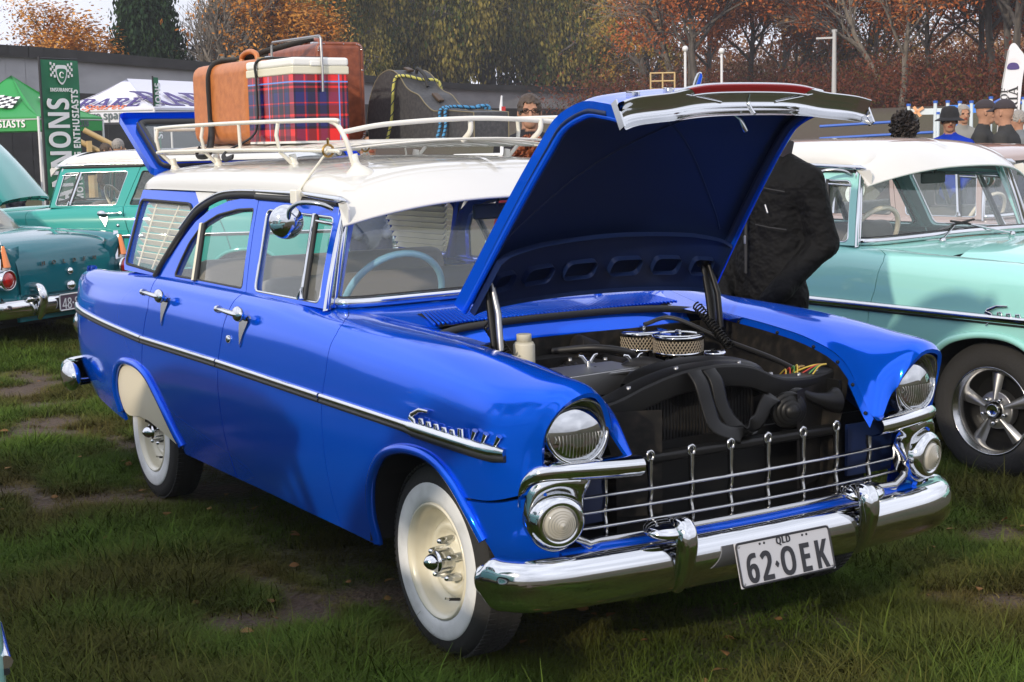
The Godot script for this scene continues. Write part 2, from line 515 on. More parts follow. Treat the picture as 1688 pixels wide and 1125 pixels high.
	mat("print_white", lin(0.72, 0.72, 0.72), 0.6); mat("print_purple", lin(0.05, 0.028, 0.16), 0.6); mat("print_orange", lin(0.62, 0.16, 0.06), 0.6); mat("print_black", lin(0.012, 0.012, 0.016), 0.6); mat("print_grey", lin(0.11, 0.14, 0.15), 0.6)
	mat("timber", lin(0.48, 0.34, 0.16), 0.7); mat("pole_grey", lin(0.40, 0.40, 0.40), 0.5); mat("pole_white", lin(0.65, 0.65, 0.66), 0.45)
	mat("play_blue", lin(0.02, 0.10, 0.45), 0.4); mat("play_white", lin(0.55, 0.62, 0.66), 0.4); mat("play_panel", lin(0.03, 0.20, 0.70), 0.4); mat("play_orange", lin(0.7, 0.33, 0.15), 0.5)
	mat("fabric_red", lin(0.45, 0.03, 0.03), 0.7); mat("fabric_purple", lin(0.09, 0.07, 0.28), 0.7); mat("lime", lin(0.45, 0.52, 0.22), 0.6); mat("paper", lin(0.62, 0.70, 0.66), 0.7)
	var wall := mat("pale_wall", Color(1, 1, 1), 0.85)
	wall.albedo_texture = noise_tex(0.01, 6, [lin(0.27, 0.27, 0.28), lin(0.36, 0.36, 0.375), lin(0.42, 0.42, 0.435)], 512, 51); wall.uv1_triplanar = true; wall.uv1_scale = Vector3(0.08, 0.2, 0.08); wall.uv1_world_triplanar = true
	var dark := mat("dark_wall", Color(1, 1, 1), 0.9)
	dark.albedo_texture = noise_tex(0.015, 6, [lin(0.022, 0.021, 0.02), lin(0.035, 0.033, 0.032), lin(0.055, 0.052, 0.05)], 512, 52); dark.uv1_triplanar = true; dark.uv1_scale = Vector3(0.1, 0.3, 0.1); dark.uv1_world_triplanar = true
	var bark := mat("bark", Color(1, 1, 1), 0.9)
	bark.albedo_texture = noise_tex(0.02, 5, [lin(0.04, 0.033, 0.028), lin(0.08, 0.068, 0.058), lin(0.14, 0.12, 0.105)], 512, 53); bark.uv1_triplanar = true; bark.uv1_scale = Vector3(0.6, 0.15, 0.6)
	var pale := mat("pale_bark", Color(1, 1, 1), 0.85)
	pale.albedo_texture = noise_tex(0.02, 5, [lin(0.11, 0.095, 0.08), lin(0.19, 0.165, 0.14), lin(0.28, 0.25, 0.22)], 512, 54); pale.uv1_triplanar = true; pale.uv1_scale = Vector3(0.6, 0.15, 0.6)
	var leaf := mat("leaf", Color(1, 1, 1), 0.75); leaf.metallic_specular = 0.15; leaf.vertex_color_use_as_albedo = true; leaf.backlight_enabled = true; leaf.backlight = Color(0.25, 0.25, 0.2)
	var grass := mat("grass_blade", Color(1, 1, 1), 0.75); grass.metallic_specular = 0.12; grass.vertex_color_use_as_albedo = true; grass.backlight_enabled = true; grass.backlight = Color(0.35, 0.35, 0.2)
	var soil := mat("soil", Color(1, 1, 1), 0.95)
	soil.vertex_color_use_as_albedo = true
	soil.albedo_texture = noise_tex(0.03, 6, [lin(0.45, 0.42, 0.40), lin(0.75, 0.74, 0.72), lin(1, 1, 1)], 1024, 55); soil.uv1_triplanar = true; soil.uv1_world_triplanar = true; soil.uv1_scale = Vector3.ONE * 0.55
	soil.heightmap_enabled = true; soil.heightmap_texture = noise_tex(0.05, 6, [Color(0, 0, 0), Color(1, 1, 1)], 1024, 56); soil.heightmap_scale = 1.6

func tartan() -> ImageTexture:
	var N := 256
	var im := Image.create(N, N, false, Image.FORMAT_RGB8)
	var red := Color(0.86, 0.13, 0.11); var navy := Color(0.10, 0.10, 0.36); var dk := Color(0.09, 0.05, 0.10)
	# bands along one repeat: [end, colour]
	var bands := [[0.16, red], [0.20, dk], [0.24, red], [0.30, dk], [0.46, navy], [0.49, red], [0.52, navy], [0.66, dk], [0.70, red], [0.74, dk], [0.86, navy], [0.90, dk], [1.0, red]]
	var pick := func(t: float) -> Color:
		for b in bands:
			if t < b[0]: return b[1]
		return red
	for y in N:
		for x in N:
			var a: Color = pick.call(fposmod(x / float(N) * 2.0 + 0.07, 1.0)); var b: Color = pick.call(fposmod(y / float(N) * 2.0 + 0.1, 1.0))
			var c := a.lerp(b, 0.5)
			if a == red and b == red: c = red
			elif (x + y) % 4 < 2: c = c.lerp(a, 0.3)
			else: c = c.lerp(b, 0.3)
			if absf(fposmod(x / float(N) * 2.0, 1.0) - 0.03) < 0.012 or absf(fposmod(y / float(N) * 2.0, 1.0) - 0.03) < 0.012: c = Color(0.35, 0.55, 0.85)
			im.set_pixel(x, y, c)
	return ImageTexture.create_from_image(im)

# ---------------------------------------------------------------- the cars
var SIDE: Net
var HOOD: Net
var ROOF: Net
var SCREEN: Net
const UV := Vector2(0.30, 0.11)

func car_shapes() -> void:
	var r := []
	var row := func(x: float, a: Array): r.append(a.map(func(p): return Vector3(x, p[0], p[1])))
	r.append([V(-3.735, .925, .60), V(-3.765, .955, .64), V(-3.785, .975, .69), V(-3.79, .94, .735), V(-3.775, .87, .757), V(-3.765, .745, .772), V(-3.75, .60, .772), V(-3.72, .45, .758), V(-3.66, .36, .70)])
	row.call(-3.55, [[.965, .63], [.987, .665], [.995, .715], [.965, .768], [.88, .80], [.76, .815], [.60, .812], [.46, .79], [.352, .75]])
	row.call(-3.10, [[1.012, .70], [1.012, .735], [.998, .772], [.957, .805], [.88, .832], [.758, .844], [.60, .84], [.44, .82], [.312, .78]])
	row.call(-2.60, [[1.032, .748], [1.021, .775], [1.0, .80], [.953, .826], [.88, .843], [.752, .852], [.60, .848], [.43, .825], [.283, .785]])
	for x in [-1.9, -1.3]: row.call(x, [[1.036, .755], [1.023, .78], [1.0, .804], [.953, .828], [.88, .844], [.75, .852], [.60, .848], [.43, .825], [.278, .785]])
	row.call(-0.97, [[1.034, .732], [1.022, .766], [.998, .80], [.952, .827], [.88, .843], [.748, .852], [.60, .848], [.43, .825], [.275, .785]])
	row.call(-0.66, [[1.016, .645], [1.014, .715], [.998, .783], [.95, .824], [.876, .843], [.747, .852], [.60, .848], [.43, .825], [.275, .785]])
	row.call(-0.30, [[.972, .58], [.998, .655], [.995, .755], [.945, .818], [.87, .843], [.746, .852], [.60, .848], [.43, .825], [.275, .785]])
	row.call(0.05, [[.945, .555], [.98, .635], [.986, .74], [.937, .814], [.864, .842], [.745, .852], [.60, .848], [.44, .826], [.31, .79]])
	row.call(0.28, [[.918, .535], [.957, .605], [.974, .715], [.93, .805], [.86, .838], [.745, .85], [.60, .845], [.455, .824], [.35, .79]])
	r.append([V(.462, .862, .512), V(.47, .912, .555), V(.485, .955, .68), V(.475, .922, .788), V(.46, .855, .828), V(.45, .745, .842), V(.44, .60, .838), V(.43, .47, .812), V(.42, .385, .78)])
	r.append([V(.630, .708, .474), V(.60, .845, .528), V(.618, .938, .645), V(.618, .922, .748), V(.58, .85, .792), V(.55, .745, .808), V(.545, .61, .803), V(.525, .48, .775), V(.51, .40, .745)])
	r.append([V(.645, .704, .57), V(.648, .80, .562), V(.682, .908, .628), V(.680, .902, .720), V(.630, .82, .768), V(.605, .716, .768), V(.605, .61, .752), V(.60, .48, .72), V(.58, .40, .69)])
	SIDE = Net.new(r)
	# bonnet, closed: rows from its rear edge to the nose, from the centre line to its right edge and down the flange
	var h := []
	for q in [[-.345, 1.045, .985, .545], [-.18, 1.043, .976, .53], [0.0, 1.035, .966, .515], [.18, 1.02, .952, .50], [.33, .985, .937, .485], [.44, .95, .915, .478], [.545, .885, .84, .472], [.60, .79, .755, .47], [.640, .70, .675, .47]]:
		var bow: float = 0.022 * smoothstep(.33, .655, q[0])
		var hh := []
		for k in [-1.0, -.86, -.55, -.2, .2, .55, .86, 1.0]:
			var s: float = absf(k)
			hh.append(V(q[0] + bow * (1 - s * s), lerpf(q[1], q[2] + .012, pow(s, 2.4)) - (.012 if s > .95 else 0.0), q[3] * k))
		h.append(hh)
	HOOD = Net.new(h)
	var f := []
	for q in [[-3.075, 1.455, 1.40, .612], [-3.0, 1.50, 1.405, .625], [-2.8, 1.528, 1.408, .632], [-2.3, 1.545, 1.41, .635], [-1.7, 1.55, 1.41, .635], [-1.25, 1.543, 1.407, .632], [-1.0, 1.52, 1.40, .625], [-.86, 1.475, 1.39, .615], [-.82, 1.43, 1.372, .60]]:
		var ff := []
		for k in [[-1.0, 0.0], [-.985, .38], [-.90, .72], [-.72, .87], [-.38, .965], [0.0, 1.0], [.38, .965], [.72, .87], [.90, .72], [.985, .38], [1.0, 0.0]]:
			ff.append(V(q[0] - .05 * absf(k[0]) * smoothstep(-1.3, -.86, q[0]), lerpf(q[2], q[1], k[1]), q[3] * k[0]))
		f.append(ff)
	ROOF = Net.new(f)
	SCREEN = Net.new([
		[V(-.835, 1.03, -.706), V(-.79, 1.03, -.672), V(-.755, 1.032, -.57), V(-.715, 1.04, -.32), V(-.70, 1.045, 0), V(-.715, 1.04, .32), V(-.755, 1.032, .57), V(-.79, 1.03, .672), V(-.835, 1.03, .706)],
		[V(-.865, 1.21, -.660), V(-.835, 1.215, -.625), V(-.82, 1.22, -.53), V(-.785, 1.225, -.3), V(-.775, 1.23, 0), V(-.785, 1.225, .3), V(-.82, 1.22, .53), V(-.835, 1.215, .625), V(-.865, 1.21, .660)],
		[V(-.905, 1.385, -.610), V(-.890, 1.395, -.575), V(-.872, 1.405, -.49), V(-.86, 1.415, -.27), V(-.855, 1.42, 0), V(-.86, 1.415, .27), V(-.872, 1.405, .49), V(-.890, 1.395, .575), V(-.905, 1.385, .610)]])

func side_u(x: float, w: float) -> float:
	var a := 0.0; var b := float(SIDE.rows.size() - 1)
	for i in 30:
		var m := (a + b) / 2
		if SIDE.at(m, w).x < x: a = m
		else: b = m
	return (a + b) / 2

func side_poly(pts: Array) -> PackedVector2Array:      # [x, y] on the flank, or [x, v, 1] on line v of the net
	var out := PackedVector2Array()
	var n := pts.size()
	var uvs := []
	for p in pts: uvs.append(Vector2(side_u(p[0], p[1]), p[1]) if p.size() > 2 else SIDE.find(Vector2(p[0], p[1])))
	for i in n:
		var a: Vector2 = uvs[i]; var b: Vector2 = uvs[(i + 1) % n]
		var k := maxi(1, int((a * UV).distance_to(b * UV) / 0.05))
		for j in k: out.append(a.lerp(b, float(j) / k))
	return out

func side_panel(pts: Array, step: float, off := 0.0, lip := 0.014) -> MB:
	var m := MB.new()
	var p := side_poly(pts)
	var q := PackedVector2Array()
	for a in p: q.append(a * UV)
	var sh := Geometry2D.offset_polygon(q, -0.0016)
	if sh.size() >= 1:
		p = PackedVector2Array()
		for a in sh[0]: p.append(a / UV)
	m.panel(p, [], step, func(a: Vector2): return SIDE.at(clampf(a.x, 0.0, SIDE.rows.size() - 1.0), clampf(a.y, 0.0, 8.0)), -1.0, lip, off, UV)
	return m

func on_side(x: float, y: float, off := 0.0) -> Vector3:
	var q := SIDE.find(Vector2(x, y)); var e := 0.01
	var p := SIDE.at(q.x, q.y)
	var nn := (SIDE.at(q.x + e, q.y) - SIDE.at(q.x - e, q.y)).cross(SIDE.at(q.x, q.y - e) - SIDE.at(q.x, q.y + e)).normalized()
	return p + nn * off

func gh(p: Vector2) -> Vector3:      # the leaning sides of the cabin
	var t := p.y - 1.035
	return V(p.x, p.y, .755 - .30 * t - .16 * t * t)

func gh_panel(poly: PackedVector2Array, holes: Array, off := 0.0, lip := 0.02, step := 0.05) -> MB:
	var m := MB.new()
	m.panel(poly, holes, step, gh, 1.0, lip, off)
	return m

func both(called: String, key: String, f: Callable, m: Material, T: Node3D, only_right := false) -> Array:
	var a := obj(called, cached(key + "_right", f), m, T)
	if only_right: return [a]
	var b := obj(called, cached(key + "_left", func(): return f.call().mirrored()), m, T)
	return [a, b]

const ARCH := [[-.365, .29], [-.352, .40], [-.30, .52], [-.21, .612], [-.10, .656], [.02, .672], [.14, .662], [.24, .615], [.32, .535], [.37, .46]]
const REAR_ARCH := [[-2.20, .315], [-2.245, .38], [-2.30, .46], [-2.376, .535], [-2.45, .59], [-2.535, .62], [-2.65, .633], [-2.80, .626], [-2.90, .585], [-2.965, .52], [-2.997, .45], [-3.012, .36]]

func build_car(T: Node3D, paint: Material, o: Dictionary) -> void:
	var hero: bool = o.get("hero", false)
	var wagon: bool = o.get("wagon", true)
	var roofm: Material = o.get("roof", M.white_paint)
	var st: float = 0.028 if hero else 0.05
	var sk := "h" if hero else "l"
	# ---- flanks
	both("front_fender", sk + "fender", func():
		return side_panel([[-.77, 0.0, 1], [-.45, 0, 1], [-.1, 0, 1], [.2, 0, 1], [.46, 0, 1], [.6295, 0, 1], [.645, 0, 1], [.648, 1, 1], [.682, 2, 1], [.680, 3, 1], [.630, 4, 1], [.605, 5, 1], [.605, 5.85, 1], [.55, 5.9, 1], [.42, .588], [.27, .572]] + [[.24, .615], [.14, .662], [.02, .672], [-.10, .656], [-.21, .612], [-.30, .52], [-.352, .40], [-.365, 8, 1], [-.658, 8, 1], [-.652, .50], [-.643, .652], [-.635, .74], [-.605, .835], [-.585, 2.7, 1], [-.60, 2.0, 1], [-.67, 1.1, 1]], st), paint, T)
	both("front_valance", sk + "fvalance", func():
		return side_panel([[.6205, 5.93, 1], [.61, 7, 1], [.58, 8, 1], [.40, 8, 1], [.385, .44], [.33, .53], [.283, .568], [.42, .584], [.55, 5.97, 1]], st), paint, T)
	var fd := both("front_door", sk + "fdoor", func():
		return side_panel([[-.658, 8, 1], [-.652, .50], [-.643, .652], [-.635, .74], [-.605, .835], [-.585, 2.7, 1], [-.60, 2.0, 1], [-.67, 1.1, 1], [-.77, 0, 1], [-1.1, 0, 1], [-1.50, 0, 1], [-1.525, .955], [-1.56, .84], [-1.59, .755], [-1.605, .65], [-1.61, 8, 1]], st), paint, T)
	var rd := both("rear_door", sk + "rdoor", func():
		return side_panel([[-1.61, 8, 1], [-1.605, .65], [-1.59, .755], [-1.56, .84], [-1.525, .955], [-1.50, 0, 1], [-2.0, 0, 1], [-2.50, 0, 1], [-2.445, .965], [-2.43, .90], [-2.49, .757], [-2.52, .65], [-2.53, .618], [-2.45, .59], [-2.376, .535], [-2.30, .46], [-2.245, .38], [-2.20, 8, 1]], st), paint, T)
	both("rear_quarter", sk + "quarter", func():
		return side_panel([[-2.50, 0, 1], [-2.445, .965], [-2.43, .90], [-2.49, .757], [-2.52, .65], [-2.53, .618], [-2.65, .633], [-2.80, .626], [-2.90, .585], [-2.965, .52], [-2.997, .45], [-3.012, 8, 1], [-3.3, 8, 1], [-3.66, 8, 1], [-3.72, 7, 1], [-3.75, 6, 1], [-3.765, 5, 1], [-3.775, 4, 1], [-3.79, 3, 1], [-3.785, 2, 1], [-3.765, 1, 1], [-3.735, 0, 1], [-3.3, 0, 1], [-2.9, 0, 1]], st), paint, T)
	# raised lips round the wheel openings, dark wells behind them
	for q in [[ARCH, 0.0], [REAR_ARCH, -2.65]]:
		both("wheel_arch_lip", "lips%s" % q[1], func():
			var m := MB.new(); var path := []
			for p in q[0]: path.append(on_side(p[0], p[1], 0.002))
			m.tube(spline(path, 4), 0.017, 8)
			return m, paint, T)
		both("wheel_well", "wells%s" % q[1], func():
			var m := MB.new(); var pts := []
			for p in q[0]: pts.append(V(p[0], p[1] + .008, 0))
			pts = spline(pts, 3)
			for i in pts.size() - 1:
				var p: Vector3 = pts[i]; var e: Vector3 = pts[i + 1]
				m.face([V(p.x, p.y, .82), V(e.x, e.y, .82), V(e.x, e.y, .42), V(p.x, p.y, .42)])
			m.face([V(q[1] - .40, .28, .42), V(q[1] + .40, .28, .42), V(q[1] + .40, .70, .42), V(q[1] - .40, .70, .42)])
			return m, M.void, T)
	obj("underbody", cached("under", func():
		var m := MB.new()
		m.box(V(-1.45, .29, 0), V(1.7, .06, 1.5)); m.box(V(-3.35, .34, 0), V(.66, .06, 1.3)); m.box(V(-1.5, .27, 0), V(2.6, .06, .5))
		m.box(V(-1.45, .22, .3), V(2.4, .05, .05)); m.box(V(-.05, .27, 0), V(.10, .06, 1.3)); m.box(V(-2.667, .30, 0), V(.10, .08, 1.3))
		m.box(V(-3.74, .53, 0), V(.03, .34, 1.40))
		return m), M.void, T)
	# ---- wheels
	for w in [[0.0, 1.0], [-2.667, 1.0], [0.0, -1.0], [-2.667, -1.0]]:
		if o.get("wheels", "white") == "mag": mag_wheel(T, w[0], w[1])
		else: steel_wheel(T, w[0], w[1], paint if o.get("wheels", "white") == "plain" else M.cream, hero and w[1] > 0)
	# ---- cabin
	car_cabin(T, paint, roofm, o, fd, rd)
	car_trim(T, paint, o)
	car_front(T, paint, o)
	car_rear(T, paint, o)
	car_bonnet(T, paint, o)
	if hero: engine_bay(T, paint)

func steel_wheel(T: Node3D, x: float, s: float, paint: Material, fine: bool) -> void:
	var w := Node3D.new(); w.name = "wheel"; T.add_child(w, true)
	w.position = V(x, .305, .70 * s)
	w.rotation.y = 0.0 if s > 0 else PI
	var out := Transform3D(Basis(V(1, 0, 0), V(0, 0, 1), V(0, -1, 0)), Vector3.ZERO)     # lathe axis (y) points outward along z
	obj("tyre", cached("tyre", func():
		var m := MB.new()
		m.lathe([[.18, -.07], [.23, -.085], [.285, -.075], [.305, -.055], [.308, -.03], [.309, 0.0], [.308, .03], [.304, .05], [.290, .066], [.27, .074], [.2485, .077]], 64, out)
		for k in 90:
			var a := TAU * k / 90
			for q in [-.045, 0.0, .045]:
				m.box(V(cos(a) * .3065, sin(a) * .3065, q), V(.006, .014, .03), Basis(V(0, 0, 1), a))
		return m), M.tyre, w)
	obj("whitewall", cached("whitewall", func():
		var m := MB.new()
		m.lathe([[.2485, .0755], [.247, .079], [.235, .0815], [.21, .082], [.19, .078], [.184, .070]], 64, out)
		return m), M.whitewall, w)
	obj("rim", cached("rim", func():
		var m := MB.new()
		m.lathe([[.187, .068], [.184, .078], [.178, .079], [.172, .072], [.165, .066], [.163, .055], [.160, .03], [.150, .022], [.147, .012], [.135, .006], [.130, .006], [.12, .022], [.108, .030], [.095, .026], [.088, .012], [.075, .010], [.06, .014], [.055, .022], [.03, .024], [0.0, .024]], 56, out)
		return m), paint, w)
	obj("hub_cap", cached("hub_cap", func():
		var m := MB.new()
		m.lathe([[.036, .015], [.036, .072], [.034, .077], [.030, .079], [.0295, .084], [.026, .096], [.018, .108], [.008, .116], [0.0, .117]], 28, out)
		return m), M.chrome, w)
	if fine:
		var nut := cached("lug_nut", func():
			var m := MB.new()
			m.lathe([[.014, 0.0], [.012, .03], [.0105, .040], [.0095, .045], [.006, .052], [0.0, .054]], 12, out)
			return m)
		for k in 5:
			var a := TAU * k / 5 + 0.35
			var n := obj("lug_nut", nut, M.chrome, w); n.position = V(cos(a) * .062, sin(a) * .062, .015)
		var vm := MB.new()
		vm.tube([V(.055, -.118, .025), V(.052, -.112, .062)], .005, 8)
		obj("valve_stem", vm, M.rubber, w)
		var vc := MB.new()
		vc.tube([V(.052, -.112, .062), V(.050, -.108, .074)], .004, 8); obj("valve_cap", vc, M.chrome, w)

func mag_wheel(T: Node3D, x: float, s: float) -> void:
	var w := Node3D.new(); w.name = "wheel"; T.add_child(w, true)
	w.position = V(x, .315, .70 * s)
	w.rotation.y = 0.0 if s > 0 else PI
	var out := Transform3D(Basis(V(1, 0, 0), V(0, 0, 1), V(0, -1, 0)), Vector3.ZERO)
	obj("tyre", cached("magtyre", func():
		var m := MB.new()
		m.lathe([[.19, -.09], [.25, -.1], [.29, -.09], [.312, -.07], [.316, -.03], [.317, 0.0], [.316, .04], [.311, .066], [.295, .084], [.27, .096], [.24, .099], [.215, .094], [.205, .085], [.195, .06]], 64, out)
		return m), M.tyre, w)
	obj("rim", cached("magrim", func():
		var m := MB.new()
		m.lathe([[.205, .075], [.205, .086], [.201, .09], [.196, .088], [.193, .078], [.188, .076], [.185, .066], [.178, .06], [.172, .035], [.165, .0], [.160, -.05]], 64, out)
		m.lathe([[.165, -.05], [.0, -.052]], 40, out)
		return m), M.dull_chrome, w)
	var dark := MB.new(); dark.lathe([[.163, -.035], [.0, -.035]], 32, out)
	obj("brake_drum", dark, M.black_paint, w)
	var spoke := cached("spoke", func():
		var m := MB.new()
		m.grid(func(a: float, b: float):
			var wdt := lerpf(.014, .034, a)
			var t := (b - .5) * 2.0
			return V(lerpf(.05, .172, a), t * wdt, lerpf(.058, .038, a) - t * t * .022), 6, 6)
		return m)
	for k in 5:
		var a := obj("spoke", spoke, M.steel, w); a.rotation.z = TAU * k / 5 + 0.35
	obj("hub", cached("maghub", func():
		var m := MB.new()
		m.lathe([[.09, .0], [.088, .036], [.08, .042], [.045, .044], [.04, .05]], 32, out)
		return m), M.steel, w)
	obj("hub_cap", cached("magcap", func():
		var m := MB.new()
		m.lathe([[.032, .04], [.032, .068], [.029, .072], [.024, .070], [.02, .062], [0.0, .06]], 24, out)
		return m), M.chrome, w)
	for k in 5:
		var a := TAU * k / 5 + 0.98
		var n := obj("lug_nut", cached("magnut", func():
			var m := MB.new()
			m.lathe([[.011, 0.0], [.0105, .02], [.006, .026], [0.0, .027]], 10, out)
			return m), M.chrome, w); n.position = V(cos(a) * .058, sin(a) * .058, .044)

func P2(a: Array) -> PackedVector2Array:
	var out := PackedVector2Array()
	for p in a: out.append(Vector2(p[0], p[1]))
	return out

func car_cabin(T: Node3D, paint: Material, roofm: Material, o: Dictionary, fd: Array, rd: Array) -> void:
	var hero: bool = o.get("hero", false)
	var wagon: bool = o.get("wagon", true)
	var fhole := rounded([Vector2(-.848, 1.045), Vector2(-.915, 1.34), Vector2(-1.525, 1.350), Vector2(-1.43, 1.045)], .03)
	var fo := P2([[-.802, 1.03], [-.878, 1.378], [-1.2, 1.386], [-1.638, 1.388], [-1.503, 1.03]])
	var rhole: PackedVector2Array
	var ro: PackedVector2Array
	if wagon:
		rhole = rounded([Vector2(-2.325, 1.045), Vector2(-2.298, 1.105), Vector2(-2.25, 1.19), Vector2(-2.16, 1.27), Vector2(-2.019, 1.315), Vector2(-1.826, 1.342), Vector2(-1.66, 1.350), Vector2(-1.557, 1.045)], .02)
		ro = P2([[-1.508, 1.03], [-1.644, 1.388], [-1.83, 1.386], [-1.95, 1.374], [-2.12, 1.335], [-2.243, 1.28], [-2.355, 1.19], [-2.46, 1.085], [-2.50, 1.03]])
	else:
		rhole = rounded([Vector2(-2.20, 1.045), Vector2(-2.17, 1.20), Vector2(-2.10, 1.30), Vector2(-1.97, 1.345), Vector2(-1.66, 1.350), Vector2(-1.557, 1.045)], .03)
		ro = P2([[-1.508, 1.03], [-1.644, 1.388], [-1.98, 1.385], [-2.14, 1.335], [-2.25, 1.2], [-2.30, 1.03]])
	var wk := "w" if wagon else "s"
	var ff := func(): return gh_panel(fo, [fhole], 0.0, 0.03)
	var rf := func(): return gh_panel(ro, [rhole], 0.0, 0.03)
	var k := 0
	for s in ["right", "left"]:
		var mk := func(f: Callable, name: String): return cached(name + s, f if s == "right" else func(): return f.call().mirrored())
		obj("window_frame", mk.call(ff, "fframe"), paint, fd[k])
		obj("window_frame", mk.call(rf, wk + "rframe"), paint, rd[k])
		obj("window", mk.call(func(): return gh_panel(fhole, [], -.014, 0.0, .12), "fglass"), M.glass, fd[k])
		obj("window", mk.call(func(): return gh_panel(rhole, [], -.014, 0.0, .12), wk + "rglass"), M.glass, rd[k])
		var edge := func(hole: PackedVector2Array):
			var m := MB.new(); var path := []
			for p in hole: path.append(gh(p) + V(0, 0, -.004))
			m.tube(path, .006, 6, true)
			return m
		obj("window_trim", mk.call(func(): return edge.call(fhole), "ftrim"), M.chrome, fd[k])
		obj("window_seal", mk.call(func(): return edge.call(rhole), wk + "rtrim"), M.seal, rd[k])
		obj("vent_bar", mk.call(func():
			var m := MB.new()
			m.tube([gh(Vector2(-1.079, 1.347)), gh(Vector2(-.99, 1.047))], .012, 6)
			m.tube([gh(Vector2(-1.06, 1.325)), gh(Vector2(-.90, 1.318))], .007, 6)
			return m, "vent"), M.chrome, fd[k])
		obj("vent_seal", mk.call(func():
			var m := MB.new()
			m.tube([gh(Vector2(-1.062, 1.345)), gh(Vector2(-.972, 1.047))], .010, 6)
			return m, "ventseal"), M.seal, fd[k])
		obj("window_divider", mk.call(func():
			var m := MB.new()
			if wagon: m.tube([gh(Vector2(-2.160, 1.274)), gh(Vector2(-2.078, 1.04))], .013, 6)
			else: m.tube([gh(Vector2(-2.13, 1.30)), gh(Vector2(-2.08, 1.04))], .013, 6)
			return m, wk + "divider"), M.cream_flat if hero else M.chrome, rd[k])
		obj("divider_seal", mk.call(func():
			var m := MB.new()
			if wagon: m.tube([gh(Vector2(-2.140, 1.274)), gh(Vector2(-2.058, 1.04))], .011, 6)
			else: m.tube([gh(Vector2(-2.11, 1.30)), gh(Vector2(-2.06, 1.04))], .011, 6)
			return m, wk + "dseal"), M.seal, rd[k])
		obj("vent_latch", mk.call(func():
			var m := MB.new()
			m.tube([gh(Vector2(-1.0, 1.05)) + V(0, 0, .012), gh(Vector2(-.985, 1.085)) + V(0, 0, .012), gh(Vector2(-.97, 1.05)) + V(0, 0, .012)], .009, 6)
			return m, "latch"), M.chrome, fd[k])
		k += 1
	# gutters
	var arch := [[-2.545, 1.03], [-2.47, 1.115], [-2.36, 1.23], [-2.26, 1.315], [-2.15, 1.36], [-2.022, 1.39], [-1.856, 1.402], [-1.66, 1.405]]
	if not wagon: arch = [[-2.33, 1.03], [-2.28, 1.21], [-2.17, 1.35], [-2.0, 1.40], [-1.856, 1.404], [-1.66, 1.406]]
	both("door_gutter", wk + "gutter", func():
		var m := MB.new(); var path := []
		for p in arch: path.append(gh(Vector2(p[0], p[1])) + V(0, 0, .006))
		m.tube(spline(path, 5), .0145, 8, false, Vector2(1, .8))
		m.tube([gh(Vector2(-1.66, 1.398)) + V(0, 0, .004), gh(Vector2(-.9, 1.392)) + V(0, 0, .004)], .014, 8)
		return m, M.seal, T)
	both("gutter_trim", wk + "guttertrim", func():
		var m := MB.new(); var path := []
		for p in arch.slice(2): path.append(gh(Vector2(p[0] - .006, p[1] + .016)) + V(0, 0, .018))
		path = spline(path, 5)
		m.tube(path, .007, 6)
		var fr := [gh(Vector2(-1.66, 1.421)) + V(0, 0, .018), gh(Vector2(-1.2, 1.419)) + V(0, 0, .02), gh(Vector2(-.86, 1.405)) + V(0, 0, .022), gh(Vector2(-.832, 1.40)) + V(0, 0, .012)]
		m.tube(fr, [.007, .011, .014, .004], 8)
		return m, M.chrome, T)
	if wagon:
		# rear quarter windows with their frames and blinds
		var qo := P2([[-3.055, 1.40], [-2.36, 1.405], [-2.24, 1.385], [-2.22, 1.345], [-2.29, 1.285], [-2.38, 1.195], [-2.48, 1.08], [-2.53, 1.03], [-2.99, 1.03], [-3.02, 1.06]])
		var qh := rounded([Vector2(-2.985, 1.06), Vector2(-3.02, 1.355), Vector2(-2.37, 1.352), Vector2(-2.285, 1.30), Vector2(-2.42, 1.15), Vector2(-2.535, 1.045)], .03)
		var qf := both("quarter_window_frame", "qframe", func(): return gh_panel(qo, [qh], 0.0, 0.03), paint, T)
		k = 0
		for s in ["right", "left"]:
			var mk := func(f: Callable, name: String): return cached(name + s, f if s == "right" else func(): return f.call().mirrored())
			obj("window", mk.call(func(): return gh_panel(qh, [], -.010, 0.0, .12), "qglass"), M.glass, qf[k])
			obj("window_seal", mk.call(func():
				var m := MB.new(); var path := []
				for p in qh: path.append(gh(p) + V(0, 0, .002))
				m.tube(path, .007, 6, true)
				return m, "qseal"), M.rubber, qf[k])
			if hero:
				var bl := Node3D.new(); bl.name = "venetian_blind"; T.add_child(bl, true)
				for j in 10:
					var y := 1.075 + j * .0285
					var m := MB.new()
					var x1 := -2.975 - .04 * (y - 1.06) / .3; var x2 := -2.50 + (y - 1.06) * .75
					var a := gh(Vector2(x1, y)) + V(0, 0, -.05); var b := gh(Vector2(x2, y)) + V(0, 0, -.05)
					m.rbox((a + b) / 2, V(absf(x2 - x1), .005, .034), .002, Basis(V(1, 0, 0), -0.9))
					m = m if s == "right" else m.mirrored()
					obj("slat", m, M.blind, bl)
				for t in [.16, .62]:
					var m2 := MB.new()
					m2.tube([gh(Vector2(lerpf(-2.97, -2.55, t), 1.05)) + V(0, 0, -.033), gh(Vector2(lerpf(-3.0, -2.32, t), 1.36)) + V(0, 0, -.033)], .005, 6)
					obj("ladder_tape", m2 if s == "right" else m2.mirrored(), M.blind, bl)
			k += 1
		if hero:
			both("quarter_plate", "qplate", func():
				var m := MB.new()
				m.panel(P2([[-2.35, 1.403], [-2.02, 1.403], [-2.12, 1.378], [-2.225, 1.335]]), [], .05, gh, 1.0, .004, .004)
				return m, M.white_paint, T)
